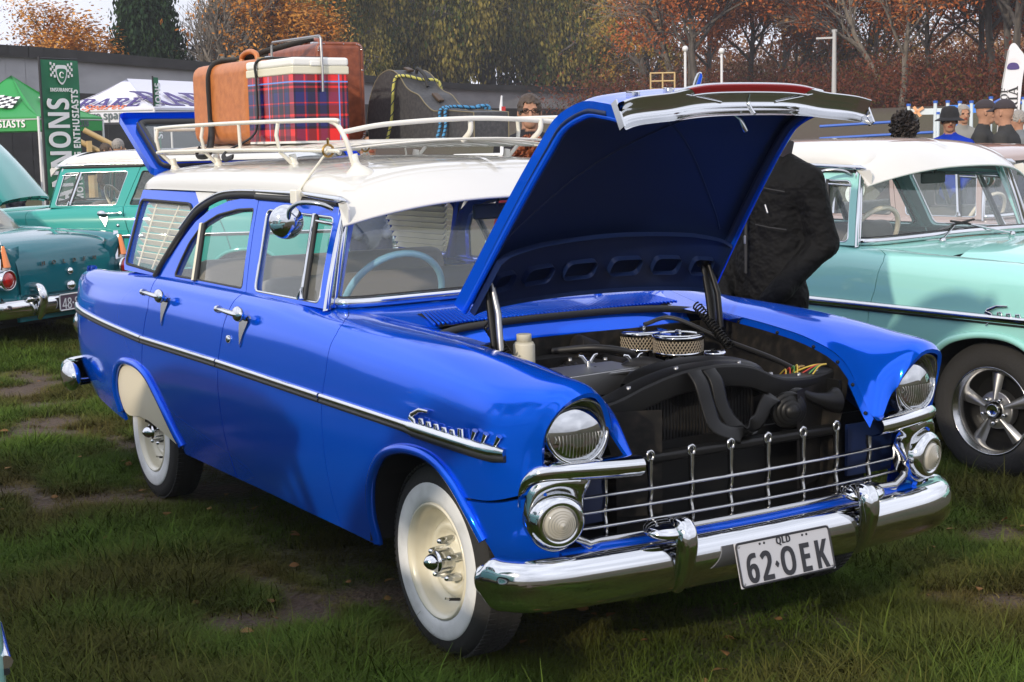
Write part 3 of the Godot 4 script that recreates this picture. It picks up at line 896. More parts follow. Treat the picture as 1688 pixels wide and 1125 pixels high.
	# roof and rear pillars
	obj("roof", cached(wk + "roof", func():
		var m := MB.new()
		if wagon: m.grid(ROOF.unit, 40, 40, -1.0)
		else:
			m.grid(func(a: float, b: float):
				var p := ROOF.unit(a, b)
				var x := lerpf(-2.36, -.82, inverse_lerp(-3.075, -.82, p.x))
				var drop := smoothstep(-1.9, -2.4, x) * .06
				return V(x, p.y - drop * clampf((p.y - 1.39) / .1, 0, 1), p.z * lerpf(1.0, .97, smoothstep(-1.9, -2.4, x))), 30, 40, -1.0)
		return m), roofm, T)
	obj("headlining", cached(wk + "lining", func():
		var m := MB.new()
		if wagon: m.grid(func(a: float, b: float): return ROOF.unit(lerpf(.02, .97, a), b) * V(1, 1, .97) + V(0, -.03, 0), 16, 20, 1.0)
		else: m.grid(func(a: float, b: float):
			var p := ROOF.unit(lerpf(.02, .97, a), b)
			return V(lerpf(-2.34, -.84, inverse_lerp(-3.075, -.82, p.x)), p.y - .035 - smoothstep(-1.9, -2.4, p.x) * 0, p.z * .95), 16, 20, 1.0)
		return m), M.headlining, T)
	if not wagon:
		both("rear_pillar", "spillar", func():
			var m := MB.new()
			m.grid(func(a: float, b: float):
				var x1 := lerpf(-2.24, -1.98, a); var y := lerpf(1.03, 1.40, a)
				var p := gh(Vector2(x1, y)); var q := V(lerpf(-2.78, -2.34, a), lerpf(1.0, 1.38, a), lerpf(.60, .52, a))
				return p.lerp(q, b) + V(0, 0, .02 * sin(b * PI)), 8, 8)
			return m, roofm, T)
		obj("rear_window", cached("swindow", func():
			var m := MB.new()
			m.grid(func(a: float, b: float):
				var z := lerpf(-1, 1, b)
				return V(lerpf(-2.80, -2.36, a) - .07 * (1 - z * z), lerpf(1.005, 1.395, a) + .03 * (1 - z * z), z * lerpf(.60, .52, a)), 6, 14)
			return m), M.glass, T)
	# windscreen
	var ws := obj("windscreen", cached("ws", func():
		var m := MB.new(); m.grid(SCREEN.unit, 10, 32); return m), M.glass, T)
	obj("windscreen_surround", cached("wsurround", func():
		var m := MB.new(); var path := []
		for i in 41: path.append(SCREEN.unit(0.03, i / 40.0) + V(.014, .004, 0))
		m.tube(path, .019, 8, false, Vector2(1, .8))
		for s in [0.0, 1.0]:
			path = []
			for i in 12: path.append(SCREEN.unit(i / 11.0, s) + V(.010, -.004, .004 * (s * 2 - 1)))
			m.tube(path, .021, 8)
		return m), M.chrome, ws)
	obj("windscreen_seal", cached("wseal", func():
		var m := MB.new(); var path := []
		for i in 41: path.append(SCREEN.unit(0.085, lerpf(.02, .98, i / 40.0)) + V(.008, 0, 0))
		m.tube(path, .007, 6)
		for s in [.022, .978]:
			path = []
			for i in 12: path.append(SCREEN.unit(lerpf(.09, 1, i / 11.0), s) + V(.006, 0, 0))
			m.tube(path, .009, 6)
		return m), M.seal, ws)
	both("front_pillar", "apillar", func():
		var m := MB.new()
		m.grid(func(a: float, b: float):
			var p := gh(Vector2(lerpf(-.785, -.872, a), lerpf(1.03, 1.385, a)))
			return p + V(-.03, -.0, -.07) * b + V(-.002, 0, -.004), 10, 3)
		return m, paint, T)
	both("pillar_trim", "pillartrim", func():
		var m := MB.new()
		m.grid(func(a: float, b: float):
			var p := gh(Vector2(lerpf(-.800, -.876, a), lerpf(1.022, 1.385, a)))
			var q := SCREEN.unit(a, .985) + V(.012, 0, 0)
			return p.lerp(q, b) + V(.014, 0, .006) * sin(b * PI) + V(.004, 0, .002), 12, 6)
		return m, M.chrome, ws)
	if o.get("visor", true):
		var vz := obj("sun_visor", cached("visor", func():
			var m := MB.new()
			for s in [[0.0, 1.0], [-.007, -1.0]]:
				m.grid(func(a: float, b: float):
					var z := lerpf(-1.0, 1.0, b); var q := absf(z)
					var back := V(-1.02 + .10 * q * q, lerpf(1.533, 1.418, pow(q, 3.2)), z * .635)
					var tip := V(-.66 - .135 * pow(q, 2.2), lerpf(1.405, 1.320, pow(q, 2.6)), z * .672)
					var bulge := (.025 * (1 - q * q) + .012) * sin(a * PI) + .012 * a * (1.0 - a)
					return back.lerp(tip, a) + V(0, bulge + s[0], 0), 14, 48, s[1])
			var rim := []
			for i in 49:
				var z := lerpf(-1.0, 1.0, i / 48.0); var q := absf(z)
				rim.append(V(-.66 - .135 * pow(q, 2.2), lerpf(1.405, 1.320, pow(q, 2.6)) - .003, z * .672))
			m.tube(rim, .006, 6)
			return m), roofm, T)
		for s in [1.0, -1.0]:
			var m := MB.new()
			m.prism(P2([[-.06, .0], [.0, .012], [.016, -.012], [.012, -.058], [-.035, -.055], [-.03, -.02]]), .006, Transform3D(Basis.IDENTITY, V(-.795, 1.385, .650)))
			obj("visor_bracket", m if s > 0 else m.mirrored(), M.white_paint, vz)
		obj("visor_clip", cached("visorclip", func():
			var m := MB.new()
			m.grid(func(a: float, b: float): return V(lerpf(-1.0, -.80, a), lerpf(1.548, 1.505, a * a), lerpf(.018, .04, b) * lerpf(1, .8, a)), 6, 2)
			return m), M.white_paint, vz)
	# inside
	obj("cabin_floor", cached(wk + "floor", func():
		var m := MB.new()
		m.box(V(-1.9 if wagon else -1.6, .34, 0), V(2.7 if wagon else 2.1, .03, 1.5))
		for s in [1.0, -1.0]:
			m.box(V(-1.7 if wagon else -1.5, .66, .735 * s), V(2.0 if wagon else 1.75, .66, .03))
		m.box(V(-.68, .62, 0), V(.03, .66, 1.36))
		if wagon: m.box(V(-2.85, .72, 0), V(.7, .03, 1.3))
		else: m.box(V(-2.5, .96, 0), V(.5, .03, 1.3)); m.box(V(-2.72, .65, 0), V(.03, .6, 1.3))
		return m), M.black_paint, T)
	var seats := [[-1.62, .90], [-2.36, .93]]
	for sx in seats:
		var se := Node3D.new(); se.name = "bench_seat"; T.add_child(se, true)
		var m := MB.new(); m.rbox(V(sx[0] + .26, .62, 0), V(.52, .16, 1.28), .06, Basis(), true); obj("seat_cushion", m, M.seat_grey, se)
		m = MB.new(); m.rbox(V(sx[0] - .02, sx[1] - .06, 0), V(.15, .46, 1.26), .06, Basis(V(0, 0, 1), .22), true); obj("backrest", m, M.seat_grey, se)
	obj("dashboard", cached("dash", func():
		var m := MB.new()
		m.grid(func(a: float, b: float):
			var z := lerpf(-.66, .66, b); var bow := .12 * (1 - pow(absf(z) / .66, 2))
			var pr := [[-.90, .84], [-.93, .94], [-.90, .985], [-.84, 1.0], [-.74, 1.015]]
			var t := a * 4.0; var i := mini(int(t), 3)
			return V(lerpf(pr[i][0], pr[i + 1][0], t - i) + bow * (.4 + .6 * a) - .03, lerpf(pr[i][1], pr[i + 1][1], t - i), z), 8, 16)
		m.ball(V(-.86, 1.0, .36), V(.10, .05, .17), 14)
		return m), M.seat_grey if not hero else M.blue_inner, T)
	var swh := Node3D.new(); swh.name = "steering_wheel"; T.add_child(swh, true)
	swh.transform = Transform3D(Basis(V(0, 0, 1), -.5), V(-1.03, 1.015, .36))      # axis of the wheel leans back
	var ring := []
	for i in 40: ring.append(V(0, cos(TAU * i / 40) * .205, sin(TAU * i / 40) * .205))
	var sm := MB.new(); sm.tube(ring, .0135, 10, true); obj("rim", sm, M.wheel_blue if hero else M.cream, swh)
	sm = MB.new(); sm.tube([V(.02, 0, -.2), V(.05, .0, 0), V(.02, 0, .2)], [.008, .014, .008], 8); sm.tube([V(.02, -.2, 0), V(.05, 0, 0)], [.008, .014], 8); sm.ball(V(.04, 0, 0), V(.03, .045, .045), 12); sm.tube([V(.05, 0, 0), V(.42, -.05, 0)], .022, 8)
	obj("spokes", sm, M.wheel_blue if hero else M.cream, swh)
	var im := MB.new(); im.rbox(V(-.93, 1.335, -.04), V(.02, .06, .20), .012); im.tube([V(-.93, 1.34, -.04), V(-.90, 1.40, -.04)], .006, 6)
	obj("interior_mirror", im, M.black_paint, T)

func swell(m: MB, path: Array, w: float, h: float) -> void:      # a domed moulding
	m.tube(path, 1.0, 8, false, Vector2(h, w))

func car_trim(T: Node3D, paint: Material, o: Dictionary) -> void:
	var hero: bool = o.get("hero", false)
	# side moulding in four lengths, a dark groove under its bright edge
	var spans := [[-3.74, -2.505, .80, .757], [-2.495, -1.600, .757, .755], [-1.588, -.648, .755, .745], [-.635, .51, .745, .735]]
	if not hero: spans = [[-3.74, .51, .79, .735]]
	for sp in spans:
		for part in [["side_moulding", .007, M.chrome], ["moulding_groove", -.010, M.seal]]:
			both(part[0], part[0] + str(sp[0]) + str(sp[1]), func():
				var m := MB.new(); var path := []
				var big: bool = sp[1] > .4
				for i in 25:
					var t := i / 24.0
					var x := lerpf(sp[0], sp[1], t)
					path.append(on_side(x, lerpf(sp[2], sp[3], t) + part[1], .004))
				var rad := []
				for i in 25:
					var t := i / 24.0
					var f := 1.0 if not big else (1.0 + .9 * smoothstep(.52, .60, t) * (1.0 - smoothstep(.96, 1.0, t) * .8))
					rad.append((.0105 if part[1] > 0 else (.009 if hero else .0055)) * f)
				m.tube(path, rad, 8)
				return m, part[2], T)
	# door handles: a bar over an arrowhead plate
	for hx in [[-2.265, .985], [-1.385, .965]]:
		for s in [1.0, -1.0]:
			var hd := Node3D.new(); hd.name = "door_handle"; T.add_child(hd, true)
			var p := on_side(hx[0], .955, 0.0)
			hd.position = p * V(1, 1, s)
			if s < 0: hd.scale.z = -1
			obj("grip", cached("grip", func():
				var m := MB.new()
				m.tube([V(.09, .016, .030), V(.06, .018, .046), V(-.02, .020, .046), V(-.085, .022, .044), V(-.125, .022, .042)], [.010, .016, .014, .012, .010], 8, false, Vector2(.7, 1.1))
				m.tube([V(-.118, .022, .042), V(-.142, .022, .042)], [.016, .014], 10)
				m.tube([V(-.09, .02, .04), V(-.09, .005, .0)], .010, 8); m.tube([V(.07, .018, .04), V(.065, .0, .0)], .014, 8)
				m.ball(V(.055, .018, .036), V(.042, .030, .020), 14)
				return m), M.chrome, hd)
			obj("arrowhead", cached("arrowhead", func():
				var m := MB.new()
				m.prism(flat_spline([Vector2(.095, .0), Vector2(.02, .012), Vector2(.0, -.03), Vector2(.022, -.105), Vector2(.032, -.112), Vector2(.055, -.07)], 4), .014, Transform3D(Basis(V(1, 0, 0), -.16), V(0, 0, -.004)), .006)
				return m), M.dull_chrome, hd)
	both("door_lock", "lock", func():
		var m := MB.new(); var p := on_side(-1.475, .862, .0)
		m.lathe([[.016, 0.0], [.015, .008], [.010, .011], [.0, .012]], 16, Transform3D(Basis(V(1, 0, 0), V(0, 0, 1), V(0, -1, 0)), p))
		return m, M.chrome, T)
	if hero or o.get("script", false):
		# wing script and three gills
		both("fender_script", "script", func():
			var m := MB.new()
			var b := func(x: float, y: float, off := .010) -> Vector3: return on_side(x, y, off)
			m.tube([b.call(.125, .806), b.call(.07, .803), b.call(.025, .783), b.call(.015, .775), b.call(.045, .766), b.call(.052, .752), b.call(.02, .715)], [.005, .008, .010, .010, .010, .008, .004], 6, false, Vector2(1, .6))
			m.tube([b.call(.05, .757), b.call(.20, .756), b.call(.345, .748)], [.006, .004, .003], 6)
			for i in 6:
				var x := .085 + i * .046; var y := .762 - i * .0012
				var hgt := [.016, .014, .015, .013, .015, .026][i] as float
				m.tube([b.call(x - .006, y), b.call(x - .008, y + hgt), b.call(x + .010, y + hgt), b.call(x + .014, y + .002)], .005, 6)
			return m, M.chrome, T)
		for i in 3:
			both("fender_gill", "gill%d" % i, func():
				var m := MB.new(); var x := .385 + i * .052
				m.tube([on_side(x - .018, .752 - i * .001, .006), on_side(x + .008, .790 - i * .001, .010)], [.004, .009], 8)
				return m, M.chrome, T)
	if hero:
		# spats over the rear wheels
		var sp := both("wheel_spat", "spat", func():
			var pts := [[-2.215, .325], [-2.255, .385], [-2.31, .465], [-2.385, .535], [-2.455, .588], [-2.535, .612], [-2.65, .624], [-2.80, .617], [-2.89, .578], [-2.955, .515], [-2.985, .45], [-2.998, .37], [-2.985, .347], [-2.93, .340], [-2.75, .362], [-2.62, .362], [-2.48, .337], [-2.30, .298], [-2.23, .292]]
			return side_panel(pts, .04, -.008, .010), M.cream_flat, T)
		for i in sp.size():
			var m := MB.new(); var path := []
			for p in REAR_ARCH: path.append(on_side(p[0], p[1] - .004, .003))
			m.tube(spline(path, 4), .009, 6)
			obj("spat_seal", m if i == 0 else m.mirrored(), M.seal, sp[i])
	# round mirror hung from the gutter
	if o.get("mirror", true):
		for s in ([1.0] if hero else [1.0, -1.0]):
			var mi := Node3D.new(); mi.name = "door_mirror"; T.add_child(mi, true)
			if s < 0: mi.scale.z = -1
			var m := MB.new()
			m.tube(spline([V(-.905, 1.372, .655), V(-.93, 1.392, .70), V(-.99, 1.395, .745), V(-1.035, 1.37, .765), V(-1.05, 1.335, .765)], 5), .009, 8)
			obj("arm", m, M.dull_chrome, mi)
			m = MB.new()
			m.lathe([[.0, .028], [.025, .026], [.045, .018], [.058, .006], [.063, -.004], [.063, -.010], [.058, -.014], [.0, -.014]], 32, Transform3D(Basis(V(0, 1, 0), V(.92, .08, .38).normalized(), V(0, 1, 0).cross(V(.92, .08, .38).normalized()) * -1).orthonormalized(), V(-1.07, 1.325, .765)))
			obj("shell", m, M.chrome, mi)

func car_front(T: Node3D, paint: Material, o: Dictionary) -> void:
	var hero: bool = o.get("hero", false)
	for s in [1.0, -1.0]:
		var mr := func(m: MB): return m if s > 0 else m.mirrored()
		var ky := "R" if s > 0 else "L"
		var hl := Node3D.new(); hl.name = "headlight"; T.add_child(hl, true)
		var ring := [V(.628, .712, .605), V(.634, .76, .575), V(.638, .815, .572), V(.646, .868, .595), V(.654, .893, .64), V(.654, .895, .688), V(.646, .874, .732), V(.624, .826, .758), V(.602, .768, .766), V(.592, .725, .762), V(.600, .708, .735), V(.616, .704, .67)]
		var loop := spline(ring, 5, true)
		obj("bezel", cached("bezel" + ky, func():
			var m := MB.new()
			m.tube(loop, .0065, 8, true)
			# concave dish down to the lamp
			var c := V(.602, .806, .664); var N := loop.size()
			var rows := []
			for k in 5:
				var t := k / 4.0
				var rr := []
				for i in N:
					var p: Vector3 = loop[i]
					var d := Vector2(p.y - c.y, p.z - c.z)
					var an := d.angle()
					var q := V(c.x - .012 + .10 * (sin(an) * 0 + cos(an) * .16), c.y + cos(an) * .096, c.z + sin(an) * .096)
					rr.append(p.lerp(q, t) + V(-.022 * sin(t * PI), 0, 0))
				rows.append(rr)
			for k in 4:
				for i in N:
					var j := (i + 1) % N
					var a: Vector3 = rows[k][i]; var b: Vector3 = rows[k][j]; var d: Vector3 = rows[k + 1][j]; var e: Vector3 = rows[k + 1][i]
					var nn := (b - a).cross(e - a).normalized()
					if nn.x < 0: nn = -nn
					var f := m.v.size()
					m.vert(a, nn); m.vert(b, nn); m.vert(d, nn); m.vert(e, nn)
					m.quad(f, f + 1, f + 2, f + 3)
			return mr.call(m)), M.dull_chrome, hl)
		var ax := V(.985, .12, .10).normalized()
		var xf := Transform3D(Basis(V(0, 0, 1).cross(ax).normalized() * -1, ax, V(0, 0, 1)).orthonormalized(), V(.620, .806, .664))
		obj("lamp_ring", cached("lampring" + ky, func():
			var m := MB.new()
			m.lathe([[.101, -.03], [.101, .006], [.097, .012], [.091, .010], [.089, -.004], [.090, -.02]], 40, xf)
			return mr.call(m)), M.chrome, hl)
		obj("reflector", cached("reflector" + ky, func():
			var m := MB.new()
			m.lathe([[.090, -.008], [.075, -.028], [.055, -.045], [.03, -.056], [.012, -.060], [0.0, -.060]], 36, xf)
			m.tube([xf * V(0, -.058, 0), xf * V(0, -.03, 0)], .008, 8)
			return mr.call(m)), M.chrome, hl)
		obj("lens", cached("hlens" + ky, func():
			var m := MB.new()
			m.lathe([[.090, .0], [.07, .012], [.045, .020], [.02, .024], [0.0, .025]], 36, xf)
			return mr.call(m)), M.lamp_mirror if hero else M.glass, hl)
		if hero:
			obj("lens_flutes", cached("flutes" + ky, func():
				var m := MB.new()
				for i in 15:
					var z := -.072 + i * .0103
					var lo := -sqrt(maxf(.0, .0062 - z * z)); var hi := -.012
					if lo < hi - .01: m.tube([xf * V(lo * -1.0, .008, z), xf * V(lerpf(lo * -1.0, -hi, .5), .019, z), xf * V(-hi, .025 - z * z * 2.8, z)], .0016, 4)
				return mr.call(m)), M.steel, hl)
		# brow moulding over the parking lamp, sweeping round the corner and down into the lamp's surround
		obj("brow_moulding", cached("brow" + ky, func():
			var m := MB.new()
			var path := [V(.545, .600, .806), V(.552, .645, .806), V(.575, .680, .797), V(.606, .697, .772), V(.636, .702, .72), V(.656, .700, .64), V(.668, .696, .55), V(.672, .692, .468)]
			path = spline(path, 6)
			var prof := [V(-.045, .022, 0), V(-.016, .021, 0), V(.004, .010, 0), V(.010, -.006, 0), V(.002, -.026, 0), V(-.022, -.040, 0), V(-.060, -.046, 0)]
			m.grid(func(a: float, b: float):
				var i := a * (path.size() - 1.0); var k := mini(int(i), path.size() - 2)
				var p: Vector3 = (path[k] as Vector3).lerp(path[k + 1], i - k)
				var f: Vector3 = path[k + 1] - path[k]; f.y = 0
				var outw := f.normalized().cross(V(0, 1, 0)).normalized() if a > .2 else V(.45, 0, .89)
				if outw.x + outw.z * .6 < 0: outw = -outw
				var c := Net.along(PackedVector3Array(prof), b * 6.0)
				return p + outw * c.x + V(0, c.y * lerpf(.4, 1.0, smoothstep(0, .25, a)), 0), 44, 20)
			return mr.call(m)), M.chrome, T)
		# the chrome pod and its lamp
		var pl := Node3D.new(); pl.name = "parking_lamp"; T.add_child(pl, true)
		var pf := Transform3D(Basis(V(0, -1, 0), V(.97, -.06, .24).normalized(), V(0, 0, 0)), V(.612, .552, .726))
		pf.basis.z = pf.basis.x.cross(pf.basis.y).normalized(); pf.basis.x = pf.basis.y.cross(pf.basis.z).normalized()
		obj("pod", cached("pod" + ky, func():
			var m := MB.new()
			m.lathe([[.086, -.05], [.085, -.02], [.082, .004], [.075, .018], [.066, .028], [.055, .030], [.048, .024], [.046, .016]], 44, pf)
			# a smooth surround from the brow and the corner into the lamp's bell
			var outer := spline([V(.640, .672, .66), V(.622, .676, .735), V(.588, .655, .790), V(.562, .60, .802), V(.558, .54, .797), V(.566, .485, .775), V(.584, .460, .733), V(.588, .466, .685), V(.57, .505, .642), V(.57, .56, .622), V(.590, .62, .615), V(.625, .66, .615)], 4, true)
			var N := outer.size()
			m.grid(func(a: float, b: float):
				var f := b * N; var i := int(f) % N
				var p: Vector3 = (outer[i] as Vector3).lerp(outer[(i + 1) % N], f - int(f))
				var l := pf.affine_inverse() * p
				var an := atan2(l.z, l.x)
				var q := pf * V(cos(an) * .083, -.012, sin(an) * .083)
				return p.lerp(q, a) + pf.basis.y * (.012 * sin(a * PI)), 8, 60)
			return mr.call(m)), M.chrome, pl)
		obj("lens", cached("plens" + ky, func():
			var m := MB.new()
			m.lathe([[.047, .022], [.044, .031], [.036, .037], [.024, .040], [.009, .048], [0.0, .052]], 36, pf)
			for k in 5: m.lathe([[.011 + k * .007, .0485 - k * .0026], [.013 + k * .007, .0485 - k * .0026]], 30, pf)
			return mr.call(m)), M.ribbed_lens, pl)
		# bumper overriders
		obj("overrider", cached("over" + ky, func():
			var m := MB.new()
			var sp := spline([V(.690, .300, .36), V(.722, .335, .36), V(.746, .39, .36), V(.757, .445, .36), V(.752, .490, .36), V(.730, .520, .36), V(.695, .528, .36), V(.65, .515, .36)], 5)
			var ns := PackedVector3Array(sp)
			m.grid(func(a: float, b: float):
				var i := a * (ns.size() - 1.0); var c := Net.along(ns, i)
				var t := (Net.along(ns, minf(i + .3, ns.size() - 1.0)) - Net.along(ns, maxf(i - .3, 0.0))).normalized()
				var nn := V(t.y, -t.x, 0)
				var w := lerpf(.026, .037, smoothstep(0, .55, a)) ; var s2 := b * 2 - 1
				var rim := 1.0 - pow(absf(s2), 3.5)
				return c + nn * (rim * .034 - .034) + V(0, 0, s2 * w), 36, 18)
			m.ball(V(.672, .490, .385), V(.062, .026, .078), 24, Basis(V(0, 0, 1), -.15))
			return mr.call(m)), M.chrome, T)
	# bumper
	var bp := Net.new([])
	var plan := [[.485, .918], [.525, .912], [.575, .890], [.630, .835], [.665, .745], [.685, .62], [.705, .40], [.712, .2], [.715, 0.0]]
	var full := plan.duplicate()
	for i in range(plan.size() - 2, -1, -1): full.append([plan[i][0], -plan[i][1]])
	for i in full.size():
		var a = full[maxi(i - 1, 0)]; var b = full[mini(i + 1, full.size() - 1)]
		var t := Vector2(b[0] - a[0], b[1] - a[1]).normalized(); var ou := Vector2(-t.y, t.x)
		if ou.dot(Vector2(full[i][0] - .2, full[i][1] * .8)) < 0: ou = -ou
		var lift: float = -.010
		var fade := 1.0 if i > 0 and i < full.size() - 1 else .55
		var rr := PackedVector3Array()
		for c in [[-.075, .458], [-.045, .462], [-.018, .455], [-.002, .432], [.004, .40], [.0, .365], [-.012, .332], [-.035, .312], [-.065, .308]]:
			var h := lerpf(.39, c[1], fade)
			rr.append(V(full[i][0] + ou.x * c[0], h + lift, full[i][1] + ou.y * c[0]))
		bp.rows.append(rr)
	var bu := obj("front_bumper", cached("bumper", func():
		var m := MB.new(); m.grid(bp.unit, 80, 24, -1.0)
		for e in [0, bp.rows.size() - 1]:
			var c := Vector3.ZERO
			for p in bp.rows[e]: c += p
			c /= bp.rows[e].size()
			m.ball(c, V(.030, .044, .026), 18)
		return m), M.chrome, T)
	if hero:
		for q in [[.478, .40], [.52, .365]]:
			var m := MB.new(); m.ball(V(q[0], q[1], .907 if q[0] < .5 else .898), V(.009, .009, .006), 10); obj("bumper_bolt", m, M.chrome, bu)
	# grille
	var gr := Node3D.new(); gr.name = "grille"; T.add_child(gr, true)
	var bow := func(z: float) -> float: return .585 - .035 * pow(absf(z) / .66, 2.0)
	for y in [.592, .547, .502]:
		var m := MB.new(); var path := []
		for i in 29:
			var z := lerpf(-.645, .645, i / 28.0); path.append(V(bow.call(z) + .012, y, z))
		m.tube(path, .0072, 6, false, Vector2(.75, 1.2)); obj("bar", m, M.dull_chrome, gr)
	var fm := MB.new()
	for q in [[.462, .013], [.447, .006]]:
		var path := [V(.58, .545 if q[0] > .455 else .53, .665), V(.59, .49, .655), V(.595, q[0] + .004, .61)]
		for i in 21: path.append(V(bow.call(lerpf(.56, -.56, i / 20.0)) + .018, q[0], lerpf(.56, -.56, i / 20.0)))
		path.append_array([V(.595, q[0] + .004, -.61), V(.59, .49, -.655), V(.58, .545 if q[0] > .455 else .53, -.665)])
		fm.tube(path, q[1], 8)
	obj("frame", fm, M.dull_chrome, gr)
	for z in [.525, .37, .222, .074, -.074, -.222, -.37, -.525]:
		var m := MB.new(); var path := []; var rad := []
		var top: float = .675 if absf(z) < .45 else .635
		for i in 15:
			var t := i / 14.0
			var y := lerpf(.462, top, t)
			path.append(V(bow.call(z) - .004 + .004 * sin((y - .47) / .045 * TAU * .5) * (1.0 if y < .61 else 0.0), y, z)); rad.append(.0105 if t < .8 else .0125)
		m.tube(path, rad, 8, false, Vector2(.6, 1.0), V(0, 0, 1))
		if absf(z) < .45:
			var lp := []
			for i in 14: lp.append(V(bow.call(z) - .002, top + .010 + cos(TAU * i / 14) * .014, z + sin(TAU * i / 14) * .0115))
			m.tube(lp, .0055, 6, true)
		obj("post", m, M.dull_chrome, gr)
	obj("lower_apron", cached("apron", func():
		var m := MB.new()
		m.grid(func(a: float, b: float):
			var z := lerpf(-.70, .70, b); var q := 1 - pow(absf(z) / .70, 4.0)
			var pr := [[.600, .456], [.640, .442], [.645, .40], [.56, .35]]
			var t := a * 3.0; var i := mini(int(t), 2)
			return V(lerpf(pr[i][0], pr[i + 1][0], t - i) - .03 * (1 - q), lerpf(pr[i][1], pr[i + 1][1], t - i), z), 9, 24)
		return m), paint, T)
	obj("grille_backing", cached("backing", func():
		var m := MB.new()
		m.box(V(.40, .50, 0), V(.012, .36, 1.32)); m.box(V(.48, .44, 0), V(.2, .012, 1.3))
		return m), M.black_paint, T)
	for s in [1.0, -1.0]:
		var m := MB.new(); m.box(V(.50, .58, .585 * s), V(.012, .17, .20)); obj("grille_side_panel", m, M.blue_inner if hero else M.black_paint, gr)
	number_plate(T, o.get("plate", ""), Transform3D(Basis(V(0, 0, 1), .27) * Basis(V(0, 1, 0), PI / 2), V(.758, .366, .012)), "front", o)

func number_plate(T: Node3D, s: String, xf: Transform3D, _where: String, o: Dictionary) -> void:
	if s == "": return
	var n := Node3D.new(); n.name = "number_plate"; T.add_child(n, true)
	n.transform = xf
	var w := .372; var h := .134
	var qld: bool = s == "62\u00b7OEK"
	var m := MB.new(); m.rbox(V(0, 0, 0), V(w, h, .006), .003); obj("blank", m, M.plate_silver if qld else M.plate_purple, n)
	m = MB.new()
	var pr := []
	for p in rounded([Vector2(-w / 2 + .004, -h / 2 + .004), Vector2(w / 2 - .004, -h / 2 + .004), Vector2(w / 2 - .004, h / 2 - .004), Vector2(-w / 2 + .004, h / 2 - .004)], .012): pr.append(V(p.x, p.y, .003))
	m.tube(pr, .0035 if qld else .006, 6, true); obj("border", m, M.plate_ink if qld else M.plate_white, n)
	var ink: Material = M.plate_ink if qld else M.plate_white
	if qld:
		var xs := [-.135, -.080, .004, .072, .136]
		var ch := ["6", "2", "O", "E", "K"]
		for i in 5:
			var l := letters("character", ch[i], .074, ink, n, Transform3D(Basis.from_scale(V(.84, 1.14, 1)), V(xs[i], -.016, .0042)), .003, true)
			l.set_meta("label", "embossed character %s" % ch[i])
		m = MB.new(); m.prism(P2([[-.007, 0], [0, -.010], [.007, 0], [0, .010]]), .003, Transform3D(Basis.IDENTITY, V(-.040, -.016, .003))); obj("dot", m, ink, n)
		letters("state_letters", "QLD", .021, ink, n, Transform3D(Basis.IDENTITY, V(-.002, .050, .0042)), .002)
		for p in [[-.075, .052], [-.092, .052], [.075, .052], [.092, .052], [-.172, .054], [.172, -.054], [-.172, -.054]]:
			m = MB.new(); m.ball(V(p[0], p[1], .003), V(.004, .004, .003), 8); obj("bolt", m, M.plate_ink if absf(p[0]) < .15 else M.steel, n)
	else:
		letters("characters", s, .082, ink, n, Transform3D(Basis.from_scale(V(.9, 1.05, 1)), V(0, -.012, .0042)), .003, false)

